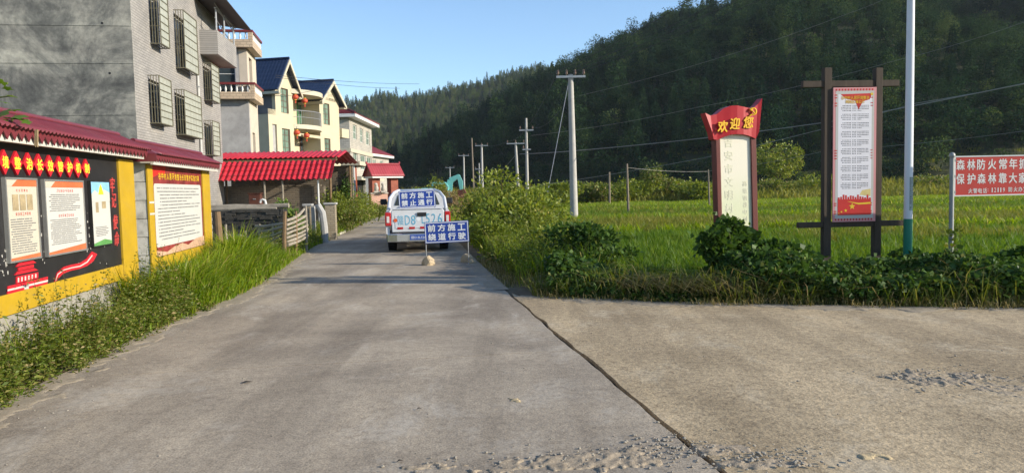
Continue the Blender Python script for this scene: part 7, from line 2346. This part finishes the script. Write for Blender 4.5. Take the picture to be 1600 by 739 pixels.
# ---- right verge beyond the side road
weed_patch(1700, 12.4, 24, .42, 2.1, .35, .95, .075, LF_BUSH, 'weeds', 'lime green weeds filling the verge beside the detour sign', RIGHT, 1, 28, prof=lambda y: np.interp(y, [12.4, 15, 24], [.55, .9, 1.1]))
lx_blades(4200, 12.0, 24, .32, 1.9, .3, .75, .014, .9, LF_TALL, 'verge_grass', 'mixed grass along the right road edge below the thicket', RIGHT, 1)
lx_blades(1500, 11.9, 17, .06, .6, .1, .35, .010, 1.0, LF_DRYG, 'dry_grass_edge', 'straw coloured dead grass at the corner of the two roads', RIGHT, 1)
lx_blades(3500, 24, 60, .05, 2.5, .4, .9, .03, .8, LF_TALL, 'verge_grass', 'far grass along the right road edge beyond the pickup', RIGHT, 1)

# ---- creeper hedge and grass between the side road and the field
FE = np.array([[p.x, p.y] for p in far_e])
def along_edge(n, x0, x1, rng):
    X = rng.uniform(x0, x1, n)
    return X, np.interp(X, FE[:, 0], FE[:, 1])
HP = [(820, 415), (870, 408), (960, 420), (1040, 432), (1085, 425), (1100, 390), (1135, 372), (1200, 385), (1240, 398), (1300, 398), (1380, 396), (1440, 388), (1500, 402), (1560, 400), (1600, 392), (1700, 395)]
hx = [at(a, b, 12.0).x for a, b in HP]; hz = [at(a, b, 12.0).z for a, b in HP]
rngh = np.random.default_rng(21)
n = 36000
X, Ye_ = along_edge(n, .55, 11.5, rngh)
dy = .22 + 1.8 * rngh.random(n) + .28 * fbm(X * 1.1, X * 0, 35, 3)
top_h = np.interp(X, hx, hz) * (1.12 + .65 * fbm(X * 1.3, dy * 1.3, 33, 3)) * np.clip(np.sin(np.pi * np.clip((dy + .02) / 2.2, 0, 1)) ** .6, .15, 1)
Z = top_h * (1 - .75 * rngh.random(n) ** 2.2) + rngh.normal(0, .03, n)
C = np.stack([X, Ye_ + dy, np.maximum(Z, .02)], 1)
D = np.stack([rngh.normal(0, 1, n), -.35 + rngh.normal(0, .8, n), -.1 + rngh.normal(0, .55, n)], 1)
L = rngh.uniform(.05, .105, n)
V, F = leaves(C, D, L, L * .85, rngh, .5, .08)
tag(veg('creeper_hedge', V, F, LF_CREEP), 'low tangle of dark creeper leaves between side road and rice field', 'creeper', kind='stuff')
n = 5200
X, Ye_ = along_edge(n, .3, 12, rngh)
dy = -.04 + .65 * rngh.random(n) ** 1.2 + .16 * fbm(X * 1.7, X * 0, 36, 3)
V, F = blades(np.stack([X, Ye_ + dy, np.full(n, -.02)], 1), rngh.uniform(.1, .36, n) * (.5 + dy), .009, rngh.uniform(.3, 1.2, n), rngh, .8)
tag(veg('dry_grass_edge', V, F, LF_DRYG), 'dry yellowish grass fringe along the side road far edge', 'grass', kind='stuff')
n = 5000
X, Ye_ = along_edge(n, .3, 12, rngh)
dy = .12 + .9 * rngh.random(n) + .22 * fbm(X * 1.7, X * 0, 37, 3)
V, F = blades(np.stack([X, Ye_ + dy, np.full(n, -.02)], 1), rngh.uniform(.2, .62, n) * (1 + .7 * fbm(X * 2, dy * 2, 38, 2)), .011, rngh.uniform(.4, 1.2, n), rngh, .9)
tag(veg('verge_grass', V, F, LF_WEED), 'green arching grass mixed into the creepers by the side road', 'grass', kind='stuff')
n = 900
X = rngh.uniform(at(935, 440, 11.8).x, at(1095, 440, 11.8).x, n); Ye_ = np.interp(X, FE[:, 0], FE[:, 1])
V, F = blades(np.stack([X, Ye_ + .15 + .7 * rngh.random(n), np.full(n, -.02)], 1), rngh.uniform(.35, .62, n), .009, rngh.uniform(.7, 1.3, n), rngh, 1.0, rngh.normal(R(-25), .6, n))
tag(veg('arching_grass', V, F, LF_DRYG), 'arching pale tipped grass left of the welcome sign', 'grass', kind='stuff')
bush('creeper_bush', 'dark creeper bush with heart shaped leaves around the welcome sign foot', 'bush', 1150, 11.45, 1.55, hpx(346, 11.45, 1152), 4200, .105, LF_CREEP, None, seed=101, wide=.85, spiky=.15, depth=.8, stems=4)
bush('creeper_bush', 'creeper bush right of the welcome sign, spilling toward the road', 'bush', 1218, 11.35, 1.4, hpx(366, 11.35, 1215), 3000, .10, LF_CREEP, None, seed=102, wide=.85, spiky=.15, depth=.8, stems=4)
bush('creeper_bush', 'creeper mound around the green pole base', 'bush', 1432, 11.55, 1.2, hpx(393, 11.55, 1432), 1800, .09, LF_CREEP, None, seed=103, wide=.85, spiky=.2, depth=.7, stems=3)
bush('creeper_bush', 'dark creeper bush at the picture right edge under the red board', 'bush', 1600, 11.3, 1.0, hpx(378, 11.3, 1600), 1800, .09, LF_CREEP, None, seed=104, wide=.85, spiky=.2, depth=.8, stems=3)
# vine climbing the red board post
c = at(1487, 400, 11.25)
vn = thing('climbing_vine', 'thin leafy vine climbing the grey post of the red board', 'vine', (c.x, c.y, 0), 0)
part('stem', MB().tube([(.03 * math.sin(k), -.05 + .02 * math.cos(k), .1 * k) for k in range(9)], .006, 5), MSTEM, vn)
r3 = np.random.default_rng(4)
z = r3.uniform(.1, .85, 60)
V, F = leaves(np.stack([r3.normal(0, .07, 60), -.06 + r3.normal(0, .04, 60), z], 1), r3.normal(0, 1, (60, 3)), .08, .07, r3, .5)
veg('leaves', V, F, LF_WEED, vn)
# ---- big leaved vine over the notice board roof
MPUMP = M_leaf('big_vine_leaf', [(0.0, (0.05, 0.11, 0.015)), (0.6, (0.12, 0.22, 0.03)), (1.0, (0.20, 0.30, 0.05))], 0.45, 0.45, 0.3)
c = at(12, 190, 7.2)
pv = thing('pumpkin_vine', 'big leaved vine trailing over the notice board roof at the picture edge', 'vine', (c.x, c.y, 0), 0)
def big_leaf(cx, cy, cz, r, tilt, rz, seed):
    rg_ = random.Random(seed)
    pts = []
    for k in range(20):
        a = 2 * math.pi * k / 20
        q = r * (.82 + .18 * math.cos(5 * a)) * (1 - .45 * math.exp(-((a - math.pi) / .35) ** 2))
        pts.append(Vector((q * math.cos(a), q * math.sin(a), -.10 * q * q / r + .02 * rg_.uniform(-1, 1) * r)))
    mb = MB()
    m = Matrix.Translation((cx, cy, cz)) @ Matrix.Rotation(rz, 4, 'Z') @ Matrix.Rotation(tilt, 4, 'X')
    vs = [m @ Vector((-.2 * r, 0, .03 * r))] + [m @ p for p in pts]
    mb.add(vs, [(0, 1 + k, 1 + (k + 1) % 20) for k in range(20)])
    return part('leaf', mb, MPUMP, pv, smooth='all')
k = 0
for px, py, r, tl in ((14, 193, .125, 60), (2, 178, .10, 40), (30, 182, .085, 20), (40, 190, .06, 30), (8, 160, .06, 15), (18, 150, .055, 10), (3, 128, .06, 35), (12, 138, .05, 20), (-8, 196, .12, 50), (24, 172, .06, 8)):
    v = at(px, py, 7.1 - .02 * k)
    big_leaf(v.x - c.x, v.y - c.y, v.z, r, R(tl), R(-60 + 37 * k), k)
    k += 1
for a_, b_ in (((-30, 190), (45, 188)), ((-20, 165), (20, 150)), ((-25, 140), (12, 130))):
    v0, v1 = at(*a_, 7.15), at(*b_, 7.1)
    part('tendril', MB().tube([v0 - c * 1.0 + Vector((0, 0, c.z)), v0.lerp(v1, .5) - c + Vector((0, 0, c.z + .03)), v1 - c + Vector((0, 0, c.z))], .008, 5), MSTEM, pv)
for q in range(6):
    v0 = at(55 + q * .8, 203, 6.9); v1 = at(54 + q * 1.0, 228 + (q % 3), 6.9)
    part('dry_stalk', MB().tube([v0 - c + Vector((0, 0, c.z)), v1 - c + Vector((0, 0, c.z))], .006, 4), M('straw_stalk', (0.30, 0.22, 0.12), 0.9, 0.3, 9, 0), pv)

# ---- pebbles and litter
def pebble(seed):
    rg_ = np.random.default_rng(seed)
    bm = bmesh.new(); bmesh.ops.create_icosphere(bm, subdivisions=1, radius=1)
    me = bpy.data.meshes.new('kind')
    for v in bm.verts: v.co = Vector((v.co.x * rg_.uniform(.7, 1.2), v.co.y * rg_.uniform(.6, 1), v.co.z * .5))
    bm.to_mesh(me); bm.free()
    me.materials.append(M('pebble_stone', (0.30, 0.27, 0.22), 0.9, 0.45, 5, 0.3))
    return bpy.data.objects.new('kind', me)
pt = [pebble(k) for k in range(3)]
rgp = np.random.default_rng(33)
PP, SS = [], []
for _ in range(420):
    ly = rgp.uniform(2.2, 13); side_ = rgp.random()
    lx = edge(LEFT, ly) + rgp.exponential(.35) if side_ < .45 else rgp.uniform(-3, 6)
    w = W(lx, ly)
    PP.append((w.x, w.y, .002)); SS.append(rgp.uniform(.003, .009) * (1.5 if rgp.random() < .08 else 1))
for (px, py, rx, ry) in ((880, 722, .8, .2), (1470, 588, .6, .3), (1200, 715, .35, .15), (1040, 700, .25, .2)):
    c_ = on_ground(px, py)
    for _ in range(230):
        PP.append((c_.x + rgp.normal(0, rx * .6), c_.y + rgp.normal(0, ry * .7), .006)); SS.append(.003 + .014 * rgp.random() ** 2.5)
SS = np.array(SS)
peb = scatter('pebbles', np.array(PP), rgp.uniform(0, 6, len(PP)), np.stack([SS, SS, SS], 1), pt, rgp.integers(0, 3, len(PP)))
tag(peb, 'loose grit and pebbles on the concrete', 'gravel', kind='stuff')
for px, py, lb in ((386, 598, 'dark dead leaf lying on the road'), (655, 640, 'small dark leaf scrap on the near road'), (625, 722, 'tiny dark leaf scrap at the bottom of the road')):
    c_ = on_ground(px, py)
    s_ = .05 if px < 500 else .022
    o = part('dead_leaf', MB().add([(-s_, 0, .004), (-.3 * s_, -.45 * s_, .012), (s_, 0, .006), (-.2 * s_, .45 * s_, .014), (0, 0, .018)], [(0, 1, 4), (1, 2, 4), (2, 3, 4), (3, 0, 4)]), M('dead_leaf_brown', (0.035, 0.028, 0.022), 0.8, 0.3, 20, 0.1))
    o.location = (c_.x, c_.y, .002); o.rotation_euler = (0, 0, .3)
    tag(o, lb, 'leaf')
# ================================================================== air
hz = part('haze', B(-700, 700, -120, 900, -8, 190), None)
hm = bpy.data.materials.new('pale_haze')
hm.use_nodes = True
hn = hm.node_tree.nodes
for nd in list(hn):
    if nd.type == 'BSDF_PRINCIPLED': hn.remove(nd)
pvn = hn.new('ShaderNodeVolumePrincipled')
pvn.inputs['Color'].default_value = (0.80, 0.88, 1.0, 1)
pvn.inputs['Density'].default_value = 0.00011
hm.node_tree.links.new(pvn.outputs[0], hn['Material Output'].inputs['Volume'])
hz.data.materials.append(hm)
tag(hz, 'thin bluish air haze filling the valley', 'haze', kind='stuff')
